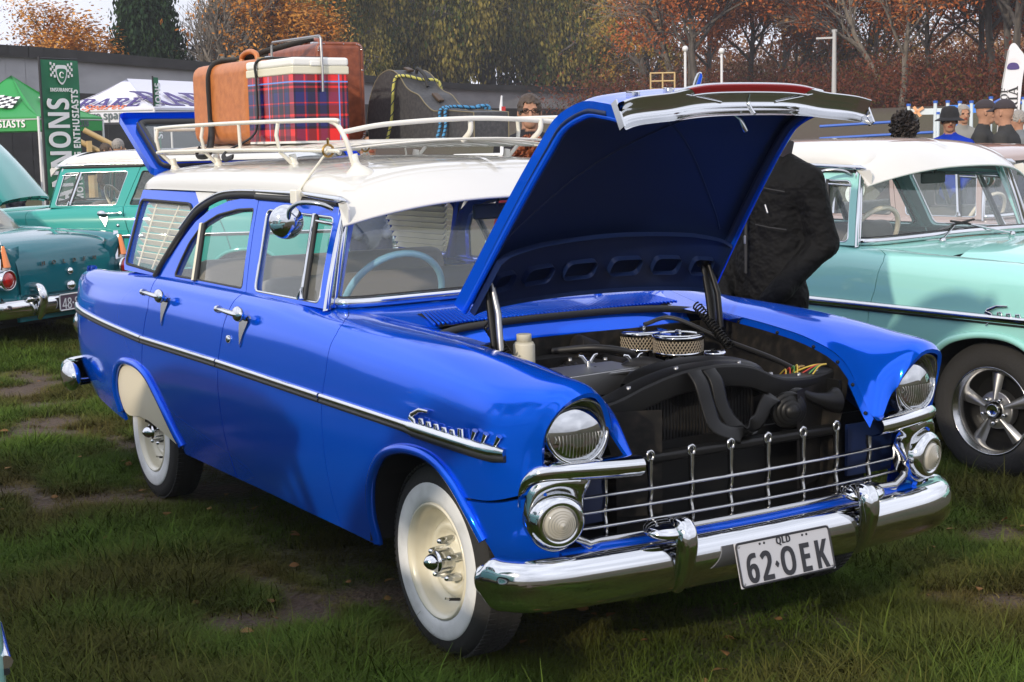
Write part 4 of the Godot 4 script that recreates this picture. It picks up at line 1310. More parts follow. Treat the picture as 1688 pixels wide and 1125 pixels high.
func car_rear(T: Node3D, paint: Material, o: Dictionary) -> void:
	var hero: bool = o.get("hero", false); var wagon: bool = o.get("wagon", true)
	# rear bumper
	var bp := Net.new([])
	var plan := [[-3.60, .893], [-3.65, .897], [-3.74, .87], [-3.81, .77], [-3.84, .6], [-3.855, .3], [-3.86, 0.0]]
	var full := plan.duplicate()
	for i in range(plan.size() - 2, -1, -1): full.append([plan[i][0], -plan[i][1]])
	for i in full.size():
		var a = full[maxi(i - 1, 0)]; var b = full[mini(i + 1, full.size() - 1)]
		var t := Vector2(b[0] - a[0], b[1] - a[1]).normalized(); var ou := Vector2(-t.y, t.x)
		if ou.dot(Vector2(full[i][0] + 3.3, full[i][1] * .8)) < 0: ou = -ou
		var fade := 1.0
		var rr := PackedVector3Array()
		for c in [[-.07, .53], [-.03, .534], [-.004, .51], [.004, .47], [-.002, .43], [-.025, .395], [-.06, .385]]:
			rr.append(V(full[i][0] + ou.x * c[0], lerpf(.46, c[1], fade), full[i][1] + ou.y * c[0]))
		bp.rows.append(rr)
	obj("rear_bumper", cached("rbumper", func():
		var m := MB.new(); m.grid(bp.unit, 60, 18, 1.0)
		for s in [1.0, -1.0]: m.ball(V(-3.60, .459, .868 * s), V(.105, .076, .044), 20)
		return m), M.chrome, T)
	for s in [1.0, -1.0]:
		var mr := func(m: MB): return m if s > 0 else m.mirrored()
		var ky := "R" if s > 0 else "L"
		obj("overrider", cached("rover" + ky, func():
			var m := MB.new()
			m.tube(spline([V(-3.85, .37, .40), V(-3.88, .43, .40), V(-3.90, .50, .40), V(-3.895, .57, .40), V(-3.86, .615, .40), V(-3.78, .62, .40)], 4), [.02, .024, .028, .032, .035, .037, .038, .039, .04, .04, .041, .041, .041, .04, .04, .04, .04, .04, .04, .04, .04], 14, false, Vector2(1, 1.0))
			m.rbox(V(-3.82, .53, .40), V(.09, .05, .24), .024)
			return mr.call(m)), M.chrome, T)
		var tl := Node3D.new(); tl.name = "tail_light"; T.add_child(tl, true)
		var ax := Transform3D(Basis(V(0, 1, 0), V(-1, 0, 0), V(0, 0, 1)), V(-3.80, .70, .69))
		obj("shroud", cached("shroud" + ky, func():
			var m := MB.new()
			m.lathe([[.083, -.10], [.086, -.02], [.084, .03], [.078, .045], [.070, .042], [.066, .02]], 32, ax)
			m.grid(func(a: float, b: float):      # chrome fin cap
				var t := b * 2 - 1
				return V(-3.815 + .045 * a + .03 * absf(t), lerpf(.76, 1.0, a), .685 + t * lerpf(.062, .024, a)), 8, 8)
			return mr.call(m)), M.chrome, tl)
		obj("stop_lens", cached("stoplens" + ky, func():
			var m := MB.new()
			m.lathe([[.067, .02], [.06, .038], [.035, .052], [.012, .056], [0.0, .056]], 28, ax)
			return mr.call(m)), M.red_lens, tl)
		obj("indicator_lens", cached("amberlens" + ky, func():
			var m := MB.new()
			m.grid(func(a: float, b: float):
				var t := b * 2 - 1
				return V(-3.825 + .045 * a - .025 * (1 - t * t), lerpf(.80, .965, a), .685 + t * lerpf(.040, .016, a)), 6, 8)
			return mr.call(m)), M.amber, tl)
		obj("reversing_lens", cached("revlens" + ky, func():
			var m := MB.new()
			m.grid(func(a: float, b: float):
				var t := b * 2 - 1
				return V(-3.814 - .02 * (1 - t * t), lerpf(.765, .80, a), .685 + t * .042), 3, 6)
			return mr.call(m)), M.plate_silver, tl)
	if wagon:
		obj("tailgate", cached("tailgate", func():
			var m := MB.new()
			m.grid(func(a: float, b: float):
				var z := lerpf(-.68, .68, b)
				return V(-3.72 - .05 * sin(a * PI) - .03 * (1 - z * z / .46), lerpf(.40, .96, a), z), 10, 16, 1.0)
			m.grid(func(a: float, b: float):
				var z := lerpf(-.68, .68, b)
				return V(lerpf(-3.745, -3.05, a), lerpf(.96, 1.01, a), z), 4, 10)
			return m), paint, T)
		if hero:
			# top half of the tailgate, swung up
			var tg := Node3D.new(); tg.name = "upper_tailgate"; T.add_child(tg, true)
			var a := V(-3.06, 1.475, 0); var e := (V(-3.60, 1.765, 0) - a).normalized(); var up := V(-e.y, e.x, 0) * -1
			var xf := Transform3D(Basis(V(0, 0, -1), -e, V(0, 0, -1).cross(-e)), a)
			var m := MB.new()
			m.panel(rounded([Vector2(-.575, .0), Vector2(.575, .0), Vector2(.56, -.60), Vector2(-.56, -.60)], .05), [rounded([Vector2(-.50, -.07), Vector2(.50, -.07), Vector2(.485, -.535), Vector2(-.485, -.535)], .05)], .06, func(p: Vector2): return xf * V(p.x, p.y, .015), 1.0, .035)
			obj("frame", m, paint, tg)
			m = MB.new(); var path := []
			for p in rounded([Vector2(-.49, -.08), Vector2(.49, -.08), Vector2(.475, -.525), Vector2(-.475, -.525)], .05): path.append(xf * V(p.x, p.y, .002))
			m.tube(path, .022, 6, true); obj("seal", m, M.seal, tg)
			m = MB.new(); m.grid(func(s: float, t: float): return xf * V(lerpf(-.485, .485, s), lerpf(-.075, -.53, t), .0), 2, 2); obj("pane", m, M.glass, tg)
	else:
		obj("boot_lid", cached("boot", func():
			var m := MB.new()
			m.grid(func(a: float, b: float):
				var z := lerpf(-1, 1, b)
				var pr := [V(-2.80, 1.0, .60), V(-3.05, 1.01, .615), V(-3.35, 1.0, .60), V(-3.62, .965, .57), V(-3.74, .90, .555), V(-3.785, .80, .545), V(-3.795, .66, .53), V(-3.79, .56, .52)]
				var p := Net.along(PackedVector3Array(pr), a * 7.0)
				return V(p.x - .03 * (1 - z * z), p.y + .03 * (1 - pow(absf(z), 3.0)) * smoothstep(.85, .3, a), p.z * z), 34, 20)
			return m), paint, T)
		both("rear_panel", "srear", func():
			var m := MB.new()
			m.grid(func(a: float, b: float):
				var q := SIDE.at(0.0, lerpf(0.0, 8.0, a))
				var i := lerpf(0.0, 7.0, a)
				var e := V(-3.775, lerpf(.95, .36, a), .50)
				return q.lerp(e, b), 14, 6, 1.0)
			m.grid(func(a: float, b: float):
				var q := SIDE.at(lerpf(0.0, 3.2, a), 0.0)
				return q.lerp(V(q.x, q.y - .012, .52), b), 14, 4)
			m.box(V(-3.77, .46, .27), V(.03, .22, .54))
			return m, paint, T)
		if o.has("boot_letters"):
			var bl := Node3D.new(); bl.name = "boot_lettering"; T.add_child(bl, true)
			var s: String = o.boot_letters
			for i in s.length():
				var l := letters("letter", s[i], .032, M.chrome, bl, Transform3D(Basis(V(0, 1, 0), -PI / 2), V(-3.828, .80, -.30 + i * .12)), .012)
				l.scale = V(1.5, 1, 1)
			var m := MB.new(); m.ball(V(-3.83, .715, 0), V(.03, .03, .03), 14); obj("boot_lock", m, M.chrome, T)
		number_plate(T, o.get("plate", ""), Transform3D(Basis(V(0, 1, 0), -PI / 2), V(-3.87, .47, o.get("plate_z", 0.0))), "rear", o)
		obj("plate_lamp", cached("platelamp", func():
			var m := MB.new(); m.ball(V(-3.83, .60, 0), V(.04, .04, .05), 16); return m), M.chrome, T)

func car_bonnet(T: Node3D, paint: Material, o: Dictionary) -> void:
	var hero: bool = o.get("hero", false)
	var B := Node3D.new(); B.name = "bonnet"; T.add_child(B, true)
	var open: float = o.get("bonnet", 0.0)
	# it swings up about its rear hinges and slides forward a little
	var pivot := V(.35, .935, 0)
	B.transform = Transform3D(Basis(V(0, 0, 1), deg_to_rad(54.0)), V(.20, 1.609, 0)) * Transform3D(Basis.IDENTITY, -pivot) if open > 0 else Transform3D.IDENTITY
	var skin := func(a: float, b: float, off: float):
		var p := HOOD.unit(a, b); var e := .01
		var nn := (HOOD.unit(minf(a + e, 1), b) - HOOD.unit(maxf(a - e, 0), b)).cross(HOOD.unit(a, minf(b + e, 1)) - HOOD.unit(a, maxf(b - e, 0))).normalized()
		if nn.y + nn.x * .5 < 0: nn = -nn
		return p + nn * off
	obj("skin", cached("hoodskin", func():
		var m := MB.new(); m.grid(HOOD.unit, 44, 36, -1.0)
		return m), paint, B)
	# turned-down edges
	obj("edge_flange", cached("hoodflange", func():
		var m := MB.new()
		for s in [0.0, 1.0]:
			m.grid(func(a: float, b: float):
				var p := HOOD.unit(a, s); var q: Vector3 = skin.call(a, s, -.042)
				return p.lerp(q, b), 40, 2)
			var path := []
			for i in 41: path.append(skin.call(i / 40.0, s, -.040) + V(0, 0, -.009 * signf(s - .5)))
			m.tube(path, .011, 6)
		m.grid(func(a: float, b: float): return (HOOD.unit(0.0, a)).lerp(skin.call(0.0, a, -.03), b), 20, 1)
		return m), paint, B)
	if open > 0.0:
		obj("inner_skin", cached("hoodinner", func():
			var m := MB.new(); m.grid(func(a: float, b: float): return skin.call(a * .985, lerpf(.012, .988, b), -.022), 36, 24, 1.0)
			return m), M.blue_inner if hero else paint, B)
		# reinforcing frame along the hinge edge with its pressed slots, and the crossed creases
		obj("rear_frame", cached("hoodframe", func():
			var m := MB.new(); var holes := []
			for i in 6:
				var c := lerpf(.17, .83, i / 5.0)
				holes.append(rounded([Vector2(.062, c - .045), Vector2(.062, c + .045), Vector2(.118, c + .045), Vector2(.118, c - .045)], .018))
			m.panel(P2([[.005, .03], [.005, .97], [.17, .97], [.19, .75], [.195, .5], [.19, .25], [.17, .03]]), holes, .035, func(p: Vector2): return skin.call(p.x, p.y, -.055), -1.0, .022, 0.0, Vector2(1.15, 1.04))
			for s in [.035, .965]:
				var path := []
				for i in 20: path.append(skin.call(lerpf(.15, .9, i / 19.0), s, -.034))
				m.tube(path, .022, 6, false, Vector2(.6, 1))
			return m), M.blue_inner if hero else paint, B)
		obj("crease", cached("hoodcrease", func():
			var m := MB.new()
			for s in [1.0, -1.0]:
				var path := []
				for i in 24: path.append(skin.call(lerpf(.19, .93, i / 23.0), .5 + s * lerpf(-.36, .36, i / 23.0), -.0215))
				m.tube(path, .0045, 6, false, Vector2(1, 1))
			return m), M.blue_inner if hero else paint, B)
	# chrome nose moulding with the crest in its middle
	var nose := func(a: float, b: float, off := 0.0) -> Vector3:
		var z := lerpf(-1, 1, b); var q := HOOD.unit(.975, lerpf(.01, .99, b))
		var pr := [V(-.016, .020, 0), V(.012, -.004, 0), V(.034, -.028, 0), V(.008, -.033, 0), V(-.016, -.038, 0), V(-.024, -.057, 0), V(-.026, -.079, 0)]
		var c := Net.along(PackedVector3Array(pr), a * 6.0)
		var mid := exp(-pow(z / .42, 6.0))
		return V(q.x + c.x + .014 * mid * smoothstep(0, .33, a) * (1 - .6 * a) + off * .8, q.y + c.y + .016 * mid * (1 - a) - off * .5, q.z * 1.02)
	obj("nose_moulding", cached("nose", func():
		var m := MB.new()
		m.grid(nose, 36, 80)
		for s in [0.0, 1.0]:
			var q := HOOD.unit(.975, s)
			m.box(V(q.x - .008, q.y - .03, q.z * 1.02), V(.025, .085, .006), Basis(V(0, 0, 1), -.45))
		return m), M.chrome, B)
	obj("crest", cached("crest", func():
		var m := MB.new()
		m.grid(func(a: float, b: float): return nose.call(lerpf(.26, .47, a), .5 + (b - .5) * lerpf(.42, .34, a), .004), 4, 24)
		return m), M.crest_red, B)
	obj("crest_frame", cached("crestframe", func():
		var m := MB.new()
		for q in [[.25, .24], [.49, .18]]:
			var path := []
			for i in 25: path.append(nose.call(q[0], .5 + q[1] * (i / 12.0 - 1.0), .005))
			m.tube(path, .0045, 6)
		for s in [1.0, -1.0]: m.tube([nose.call(.25, .5 + .24 * s, .004), nose.call(.49, .5 + .18 * s, .004), nose.call(.66, .5 + .08 * s, .002)], .0035, 6)
		var path := []
		for i in 9: path.append(nose.call(lerpf(.49, .98, i / 8.0), .5, .003))
		m.tube(path, .0045, 6)
		return m), M.chrome, B)
	var bl := Node3D.new(); bl.name = "nose_lettering"; B.add_child(bl, true)
	for i in 6:
		var w := lerpf(.80, .20, i / 5.0)
		var p: Vector3 = skin.call(.88, w, .004); var nn: Vector3 = (skin.call(.88, w, .014) - skin.call(.88, w, .004)).normalized()
		var l := letters("letter", "HOLDEN"[i], .030, M.chrome, bl, Transform3D(), .014)
		var xx := V(0, 0, -1); var yy := nn.cross(xx).normalized()
		l.transform = Transform3D(Basis(xx * 1.3, yy, nn), p)
	obj("bonnet_ornament", cached("ornament", func():
		var m := MB.new()
		var p: Vector3 = skin.call(.72, .5, 0.0)
		m.tube([p + V(-.09, .002, 0), p + V(-.03, .008, 0), p + V(.03, .014, 0), p + V(.05, .016, 0), p + V(.058, .016, 0)], [.003, .009, .012, .010, .004], 10, false, Vector2(1.2, .8))
		return m), M.chrome, B)
	if hero:
		for s in [1.0, -1.0]:
			var m := MB.new(); var q: Vector3 = skin.call(.95, .5, -.05)
			m.tube([q + V(0, 0, .03 * s), q + V(.0, -.05, .02 * s), q + V(-.03, -.07, .0)], .008, 6)
			if s > 0: obj("bonnet_catch", m, M.dull_chrome, B)
	# cowl and its grille
	obj("cowl", cached("cowl", func():
		var m := MB.new()
		m.grid(func(a: float, b: float):
			var z := lerpf(-1, 1, b)
			var back := SCREEN.unit(0.0, lerpf(.06, .94, b)) + V(-.01, -.004, 0)
			var front := V(-.415 - .03 * z * z, .994 - .035 * z * z * z * z, z * .60)
			var edge := V(-.55, 1.0, z * .66)
			var p := back.lerp(front, a)
			return p + V(0, .004 * sin(a * PI), 0), 10, 30)
		return m), paint, T)
	var vents: MeshInstance3D = null
	if hero: vents = obj("cowl_grille", cached("cowlgrille", func():
		var m := MB.new()
		m.grid(func(a: float, b: float):
			var z := lerpf(-.50, .50, b)
			return V(lerpf(-.58, -.420, a) - .03 * z * z, 1.013 - .03 * a - .035 * z * z * z * z, z), 3, 20)
		return m), M.void, T)
	if hero:
		var slat := MB.new()
		slat.rbox(V(0, 0, 0), V(.165, .010, .0085), .003, Basis(V(0, 0, 1), -.14) * Basis(V(1, 0, 0), .5))
		var sm := slat.mesh()
		for i in 64:
			var z := lerpf(-.50, .50, i / 63.0)
			var s := obj("slat", sm, paint, vents); s.position = V(-.498 - .03 * z * z, 1.004 - .035 * z * z * z * z, z); s.rotation.y = -.25 * signf(z) * pow(absf(z) * 2.0, 2.0)
		both("cowl_side", "cowlside", func():
			var m := MB.new()
			m.grid(func(a: float, b: float):
				var p := SIDE.at(side_u(lerpf(-.80, -.10, a), 0.0), 0.0)
				return p.lerp(V(lerpf(-.62, -.10, a), .985 - .03 * a, .50), b), 12, 4)
			return m, paint, T)
	for s in [1.0, -1.0]:
		var wp := Node3D.new(); wp.name = "wiper"; T.add_child(wp, true)
		var m := MB.new(); m.ball(V(-.62, 1.035, .30 * s), V(.018, .018, .018), 10); m.tube([V(-.62, 1.04, .30 * s), V(-.715, 1.095, .07 * s)], .005, 6); obj("arm", m, M.chrome, wp)
		m = MB.new(); m.tube([V(-.74, 1.06, .25 * s), V(-.725, 1.10, .06 * s), V(-.715, 1.12, -.10 * s)], .006, 6); obj("blade", m, M.rubber, wp)

func engine_bay(T: Node3D, paint: Material) -> void:
	# channel, firewall and inner guards
	var m := MB.new()
	m.grid(func(a: float, b: float):
		var z := lerpf(-.56, .56, b); var q := pow(absf(z) / .56, 3.0)
		return V(-.400 + .05 * a - .03 * q, lerpf(.980, .922, a) - .025 * q, z), 3, 24)
	obj("firewall_lip", m, paint, T)
	m = MB.new(); var path := []
	for i in 31:
		var z := lerpf(-.60, .60, i / 30.0); var q := pow(absf(z) / .60, 3.0)
		path.append(V(-.392 - .02 * q + .12 * pow(q, 3.0), .984 - .03 * q, z))
	m.tube(path, .013, 8); obj("bonnet_seal", m, M.rubber, T)
	m = MB.new(); m.box(V(-.36, .66, 0), V(.03, .52, 1.2)); m.box(V(-.30, .80, .2), V(.10, .12, .3)); m.box(V(0, .33, 0), V(.8, .03, 1.1))
	obj("firewall", m, M.grimy_black, T)
	for s in [1.0, -1.0]:
		m = MB.new()
		m.grid(func(a: float, b: float):
			var x := lerpf(-.34, .50, a)
			var top := SIDE.at(side_u(x, 0.0), 0.0)
			return V(x, lerpf(top.y - .022, .40, b), (lerpf(top.z - .012, .44, smoothstep(0, .5, b))) * s), 14, 8)
		obj("inner_guard", m, M.grimy_black, T)
		m = MB.new()        # the bolt-on flange under the bonnet gap
		m.grid(func(a: float, b: float):
			var x := lerpf(-.30, .628, a)
			var top := SIDE.at(side_u(x, 0.0), 0.0)
			return V(top.x - .004 * b, top.y - .004 - .030 * b, (top.z + .003 - .012 * b) * s), 24, 2)
		obj("guard_flange", m, paint, T)
		for x in [-.12, .10, .30, .43, .52, .60]:
			var p := SIDE.at(side_u(x, 0.0), 0.0); m = MB.new()
			m.ball(V(p.x, p.y - .018, (p.z - .006) * s), V(.007, .007, .006), 8); obj("flange_bolt", m, M.black_paint, T)
		# goose-neck hinge, its link and its spring
		var hg := Node3D.new(); hg.name = "bonnet_hinge"; T.add_child(hg, true)
		m = MB.new(); m.tube([V(-.135, .93, .455 * s), V(-.15, 1.03, .455 * s), V(-.185, 1.165, .452 * s)], [.020, .022, .016], 6, false, Vector2(.55, 1)); obj("arm", m, M.black_paint, hg)
		m = MB.new(); m.tube([V(-.10, .93, .46 * s), V(-.115, 1.05, .458 * s), V(-.16, 1.15, .455 * s)], [.011, .011, .010], 6); obj("link", m, M.steel if s > 0 else M.black_paint, hg)
		m = MB.new(); m.ball(V(-.19, 1.165, .45 * s), V(.035, .03, .02), 10); obj("bracket", m, M.black_paint, hg)
		m = MB.new(); path = []
		for i in 150:
			var t := i / 149.0
			var c := V(-.21, 1.0, .44 * s).lerp(V(-.03, .87, .44 * s), t); var an := t * TAU * 17
			path.append(c + V(0.55, .8, 0).normalized() * cos(an) * .016 + V(0, 0, 1) * sin(an) * .016)
		m.tube(path, .0035, 5); obj("spring", m, M.black_paint, hg)
	# radiator, its cowl and the support panel
	var ra := Node3D.new(); ra.name = "radiator"; T.add_child(ra, true)
	m = MB.new(); m.rbox(V(.30, .62, .04), V(.06, .40, .56), .01); obj("core", m, M.dusty_radiator, ra)
	m = MB.new()
	for i in 44: m.box(V(.332, .62, -.23 + i * .0126), V(.004, .38, .0035))
	obj("fins", m, M.grimy_black, ra)
	m = MB.new()
	m.grid(func(a: float, b: float):
		var z := lerpf(.23, -.31, a); var top := .872 + .028 * sin(PI * a); var e := 1.0 - pow(absf(a * 2 - 1), 8.0)
		var pr := [V(.205, .76, 0), V(.205, top - .03, 0), V(.215, top - .008, 0), V(.235, top, 0), V(.30, top - .004, 0), V(.322, top - .014, 0), V(.330, top - .035, 0), V(.330, .76, 0)]
		var c := Net.along(PackedVector3Array(pr), b * 7.0)
		return V(lerpf(.27, c.x, .55 + .45 * e), lerpf(.80, c.y, .6 + .4 * e), z), 30, 20)
	obj("top_tank", m, M.black_paint, ra)
	m = MB.new(); m.lathe([[.0, .016], [.034, .016], [.037, .008], [.036, .0], [.03, .0]], 24, Transform3D(Basis.IDENTITY, V(.18, .885, -.20))); obj("filler_cap", m, M.chrome, ra)
	var sp := Node3D.new(); sp.name = "radiator_support"; T.add_child(sp, true)
	m = MB.new()
	var bar := spline([V(.40, .79, .50), V(.39, .80, .38), V(.375, .835, .24), V(.37, .862, .10), V(.37, .866, -.05), V(.372, .85, -.17), V(.385, .805, -.28), V(.39, .795, -.40), V(.395, .81, -.50)], 5)
	var bars := PackedVector3Array(bar)
	m.grid(func(a: float, b: float):
		var c := Net.along(bars, a * (bars.size() - 1.0))
		var pr := [V(-.055, .002, 0), V(-.05, .026, 0), V(-.04, .030, 0), V(.018, .028, 0), V(.028, .022, 0), V(.030, .012, 0), V(.030, -.034, 0), V(.026, -.044, 0), V(.006, -.046, 0)]
		var q := Net.along(PackedVector3Array(pr), b * 8.0)
		return c + q, 50, 24)
	obj("top_rail", m, M.black_paint, sp)
	for z in [.44, .30, .13, -.10, -.24, -.36, -.45]:
		var k: float = (0.5 - z) * (bars.size() - 1.0); m = MB.new()
		m.lathe([[.0, .008], [.007, .008], [.008, .0]], 6, Transform3D(Basis.IDENTITY, Net.along(bars, k) + V(-.01, .028, 0))); obj("bolt", m, M.steel, sp)
	for s in [1.0, -1.0]:
		m = MB.new(); m.grid(func(a: float, b: float): return V(lerpf(.40, .50, b), lerpf(.80, .48, a), lerpf(.50, .27, b) * s), 4, 3); obj("side_baffle", m, M.grimy_black, sp)
		m = MB.new(); m.box(V(.43, .66, .475 * s), V(.10, .30, .012)); obj("end_plate", m, M.black_paint, sp)
	m = MB.new(); m.rbox(V(.485, .655, 0), V(.05, .03, .90), .012); obj("lower_rail", m, M.black_paint, sp)
	# bonnet lock brace: a bent strap with a swan-neck
	m = MB.new(); m.tube(spline([V(.41, .885, .075), V(.44, .85, .07), V(.46, .78, .06), V(.48, .72, .045), V(.505, .69, -.02), V(.50, .685, -.08)], 5), .022, 8, false, Vector2(1.35, .22), V(0, 0, 1)); obj("lock_brace", m, M.black_paint, sp)
	m = MB.new(); m.tube(spline([V(.41, .885, .015), V(.44, .85, .01), V(.46, .77, -.0), V(.475, .71, -.04), V(.48, .715, -.12), V(.47, .77, -.17), V(.46, .78, -.21)], 5), .020, 8, false, Vector2(1.35, .22), V(0, 0, 1)); obj("lock_brace", m, M.black_paint, sp)
	# horn
	var ho := Node3D.new(); ho.name = "horn"; T.add_child(ho, true)
	m = MB.new(); m.lathe([[.0, -.03], [.045, -.03], [.056, -.018], [.060, -.004], [.060, .004], [.056, .010], [.048, .012], [.048, .012], [.046, .020], [.036, .022], [.036, .022], [.034, .030], [.024, .032], [.024, .032], [.018, .044], [.0, .046]], 28, Transform3D(Basis(V(0, 1, 0), V(.9, .2, .35).normalized(), V(0, 1, 0).cross(V(.9, .2, .35).normalized()) * -1).orthonormalized(), V(.47, .735, -.26))); obj("body", m, M.black_paint, ho)
	m = MB.new(); m.tube(spline([V(.46, .76, -.25), V(.46, .79, -.30), V(.47, .765, -.36), V(.485, .75, -.42), V(.49, .75, -.45)], 4), [.011, .011, .011, .012, .012, .013, .014, .015, .017, .019, .022, .025, .029, .034, .038, .041, .042], 14); obj("trumpet", m, M.black_paint, ho)
	# engine
	var en := Node3D.new(); en.name = "engine"; T.add_child(en, true)
	m = MB.new(); m.rbox(V(-.06, .66, .0), V(.62, .26, .22), .04); m.rbox(V(-.06, .81, .05), V(.56, .08, .15), .03, Basis(), true); m.box(V(.0, .52, 0), V(.6, .2, .3))
	obj("block", m, M.grimy_black, en)
	m = MB.new(); m.tube([V(-.30, .80, -.10), V(.16, .80, -.10)], .045, 10); obj("manifold", m, M.grimy_black, en)
	for q in [[-.30, -.285], [-.13, -.315]]:
		var ac := Node3D.new(); ac.name = "air_cleaner"; T.add_child(ac, true); ac.position = V(q[0] - .03, .842, q[1])
		m = MB.new(); m.lathe([[.088, .052], [.093, .056], [.094, .066], [.090, .071], [.070, .073], [.066, .070], [.03, .069], [.0, .070]], 40); m.lathe([[.088, .012], [.092, .008], [.090, .0], [.04, .0], [.04, -.05], [.0, -.05]], 40); obj("lid", m, M.chrome, ac)
		m = MB.new(); m.lathe([[.083, .01], [.083, .056]], 40); obj("element", m, M.void, ac)
		m = MB.new()
		for k in 44:
			var a := TAU * k / 44; var b := TAU * (k + 2.4) / 44
			m.tube([V(cos(a) * .0875, .010, sin(a) * .0875), V(cos((a + b) / 2) * .0885, .032, sin((a + b) / 2) * .0885), V(cos(b) * .0875, .054, sin(b) * .0875)], .0021, 4)
			m.tube([V(cos(b) * .0875, .010, sin(b) * .0875), V(cos((a + b) / 2) * .0885, .032, sin((a + b) / 2) * .0885), V(cos(a) * .0875, .054, sin(a) * .0875)], .0021, 4)
		obj("gauze", m, M.gauze, ac)
		m = MB.new(); m.rbox(V(0, .078, 0), V(.026, .016, .012), .003); obj("wing_nut", m, M.chrome, ac)
		m = MB.new(); m.rbox(V(0, -.06, 0), V(.08, .10, .08), .02); m.rbox(V(.05, -.05, .03), V(.05, .06, .05), .015); obj("carburettor", m, M.steel, ac)
	# ignition leads, distributor, bolts along the rocker cover, fuel line
	for i in 6:
		var x := -.26 + i * .075
		m = MB.new(); m.tube(spline([V(-.02, .80, .20), V(lerpf(-.02, x, .5), .85 + .008 * (i % 3), .19), V(x, .78, .17), V(x, .73, .15)], 6), .0042, 6); obj("ignition_lead", m, M.hose, en)
	m = MB.new(); m.lathe([[.0, .05], [.02, .05], [.036, .035], [.036, .0], [.028, -.01], [.028, -.06], [.0, -.06]], 18, Transform3D(Basis.IDENTITY, V(-.02, .77, .21))); obj("distributor", m, M.black_paint, en)
	for i in 8: m = MB.new(); m.lathe([[.0, .010], [.007, .010], [.008, .0]], 6, Transform3D(Basis.IDENTITY, V(-.30 + i * .068, .848, .05 + .05 * (1 if i % 2 else -1)))); obj("cover_bolt", m, M.steel, en)
	m = MB.new(); m.lathe([[.0, .02], [.026, .02], [.028, .014], [.028, .0]], 18, Transform3D(Basis.IDENTITY, V(.14, .85, .05))); obj("oil_filler_cap", m, M.dull_chrome, en)
	m = MB.new(); m.tube(spline([V(.22, .70, .16), V(.10, .74, .02), V(.0, .80, -.12), V(-.12, .80, -.22), V(-.28, .80, -.24)], 6), .004, 6); obj("fuel_line", m, M.brass, en)
	m = MB.new(); m.tube(spline([V(-.34, .92, .42), V(-.2, .90, .40), V(.1, .86, .43), V(.35, .82, .46)], 6), .010, 8); obj("wiring_loom", m, M.hose, T)
	m = MB.new(); m.tube(spline([V(-.34, .93, -.30), V(-.30, .95, -.40), V(-.1, .89, -.46), V(.15, .85, -.47), V(.33, .82, -.45)], 6), .008, 8); obj("wiring_loom", m, M.hose, T)
	m = MB.new(); m.rbox(V(-.33, .86, -.38), V(.05, .09, .07), .008); m.lathe([[.0, .06], [.03, .06], [.03, .0]], 16, Transform3D(Basis(V(0, 0, 1), -PI / 2), V(-.34, .83, .38))); obj("regulator", m, M.grimy_black, T)
	m = MB.new(); m.tube([V(-.42, .80, -.18), V(-.25, .79, -.20), V(-.10, .775, -.21)], .005, 6); obj("throttle_rod", m, M.brass, en)
	for q in [[V(-.34, .87, .10), V(-.22, .885, .0), V(-.18, .86, -.12), V(-.25, .80, -.2)], [V(-.34, .80, .28), V(-.15, .82, .22), V(.02, .83, .12), V(.20, .85, .05)], [V(.26, .87, .05), V(.16, .88, .07), V(.06, .85, .08), V(.0, .80, .06)]]:
		m = MB.new(); m.tube(spline(q, 6), .012 if q[0].x < 0 else .024, 8); obj("hose", m, M.hose, en)
	m = MB.new(); m.lathe([[.0, .05], [.045, .05], [.05, .045], [.05, -.03], [.0, -.03]], 20, Transform3D(Basis(V(1, 0, 0), 1.2), V(-.31, .86, -.02))); obj("brake_booster", m, M.grimy_black, T)
	# battery under a clamp with two wing nuts
	var ba := Node3D.new(); ba.name = "battery"; T.add_child(ba, true)
	m = MB.new(); m.rbox(V(.05, .76, .24), V(.20, .17, .27), .01); obj("case", m, M.grimy_black, ba)
	m = MB.new(); m.rbox(V(.165, .835, .235), V(.012, .075, .30), .004, Basis(V(0, 1, 0), .12)); m.rbox(V(.07, .862, .22), V(.20, .012, .30), .004); obj("clamp", m, M.steel, ba)
	for q in [[.02, .20], [.105, .08]]:
		m = MB.new(); var w0 := V(q[0], .876, q[1])
		for s in [1.0, -1.0]: m.tube([w0, w0 + V(0, .008, .010 * s), w0 + V(0, .026, .024 * s), w0 + V(0, .030, .037 * s)], [.006, .0075, .007, .004], 6, false, Vector2(1, .6))
		m.tube([w0 - V(0, .02, 0), w0 + V(0, .010, 0)], .007, 8); obj("wing_nut", m, M.chrome, ba)
	var wb := Node3D.new(); wb.name = "washer_bottle"; T.add_child(wb, true)
	m = MB.new(); m.lathe([[.0, .07], [.030, .07], [.036, .06], [.036, -.06], [.0, -.06]], 20, Transform3D(Basis.IDENTITY, V(-.14, .875, .345))); obj("body", m, M.milky_plastic, wb)
	m = MB.new(); m.lathe([[.0, .026], [.024, .026], [.025, .024], [.025, .0], [.0, .0]], 20, Transform3D(Basis.IDENTITY, V(-.14, .945, .345))); obj("cap", m, M.milky_plastic, wb)
	# loose wiring by the left guard
	for q in [[M.wire_yellow, .0], [M.wire_red, .02], [M.wire_green, .04], [M.wire_yellow, .055]]:
		m = MB.new(); var f: float = q[1]
		m.tube(spline([V(.22 + f, .80, -.45), V(.27 + f, .825 + f * .4, -.43), V(.31 + f, .80, -.40), V(.34 + f, .83 - f * .3, -.42), V(.38 + f * .5, .85, -.45), V(.41, .855, -.48)], 5), .0028, 5); obj("wire", m, q[0], T)
	m = MB.new(); m.rbox(V(.33, .82, -.44), V(.02, .05, .03), .004); obj("relay", m, M.brass, T)

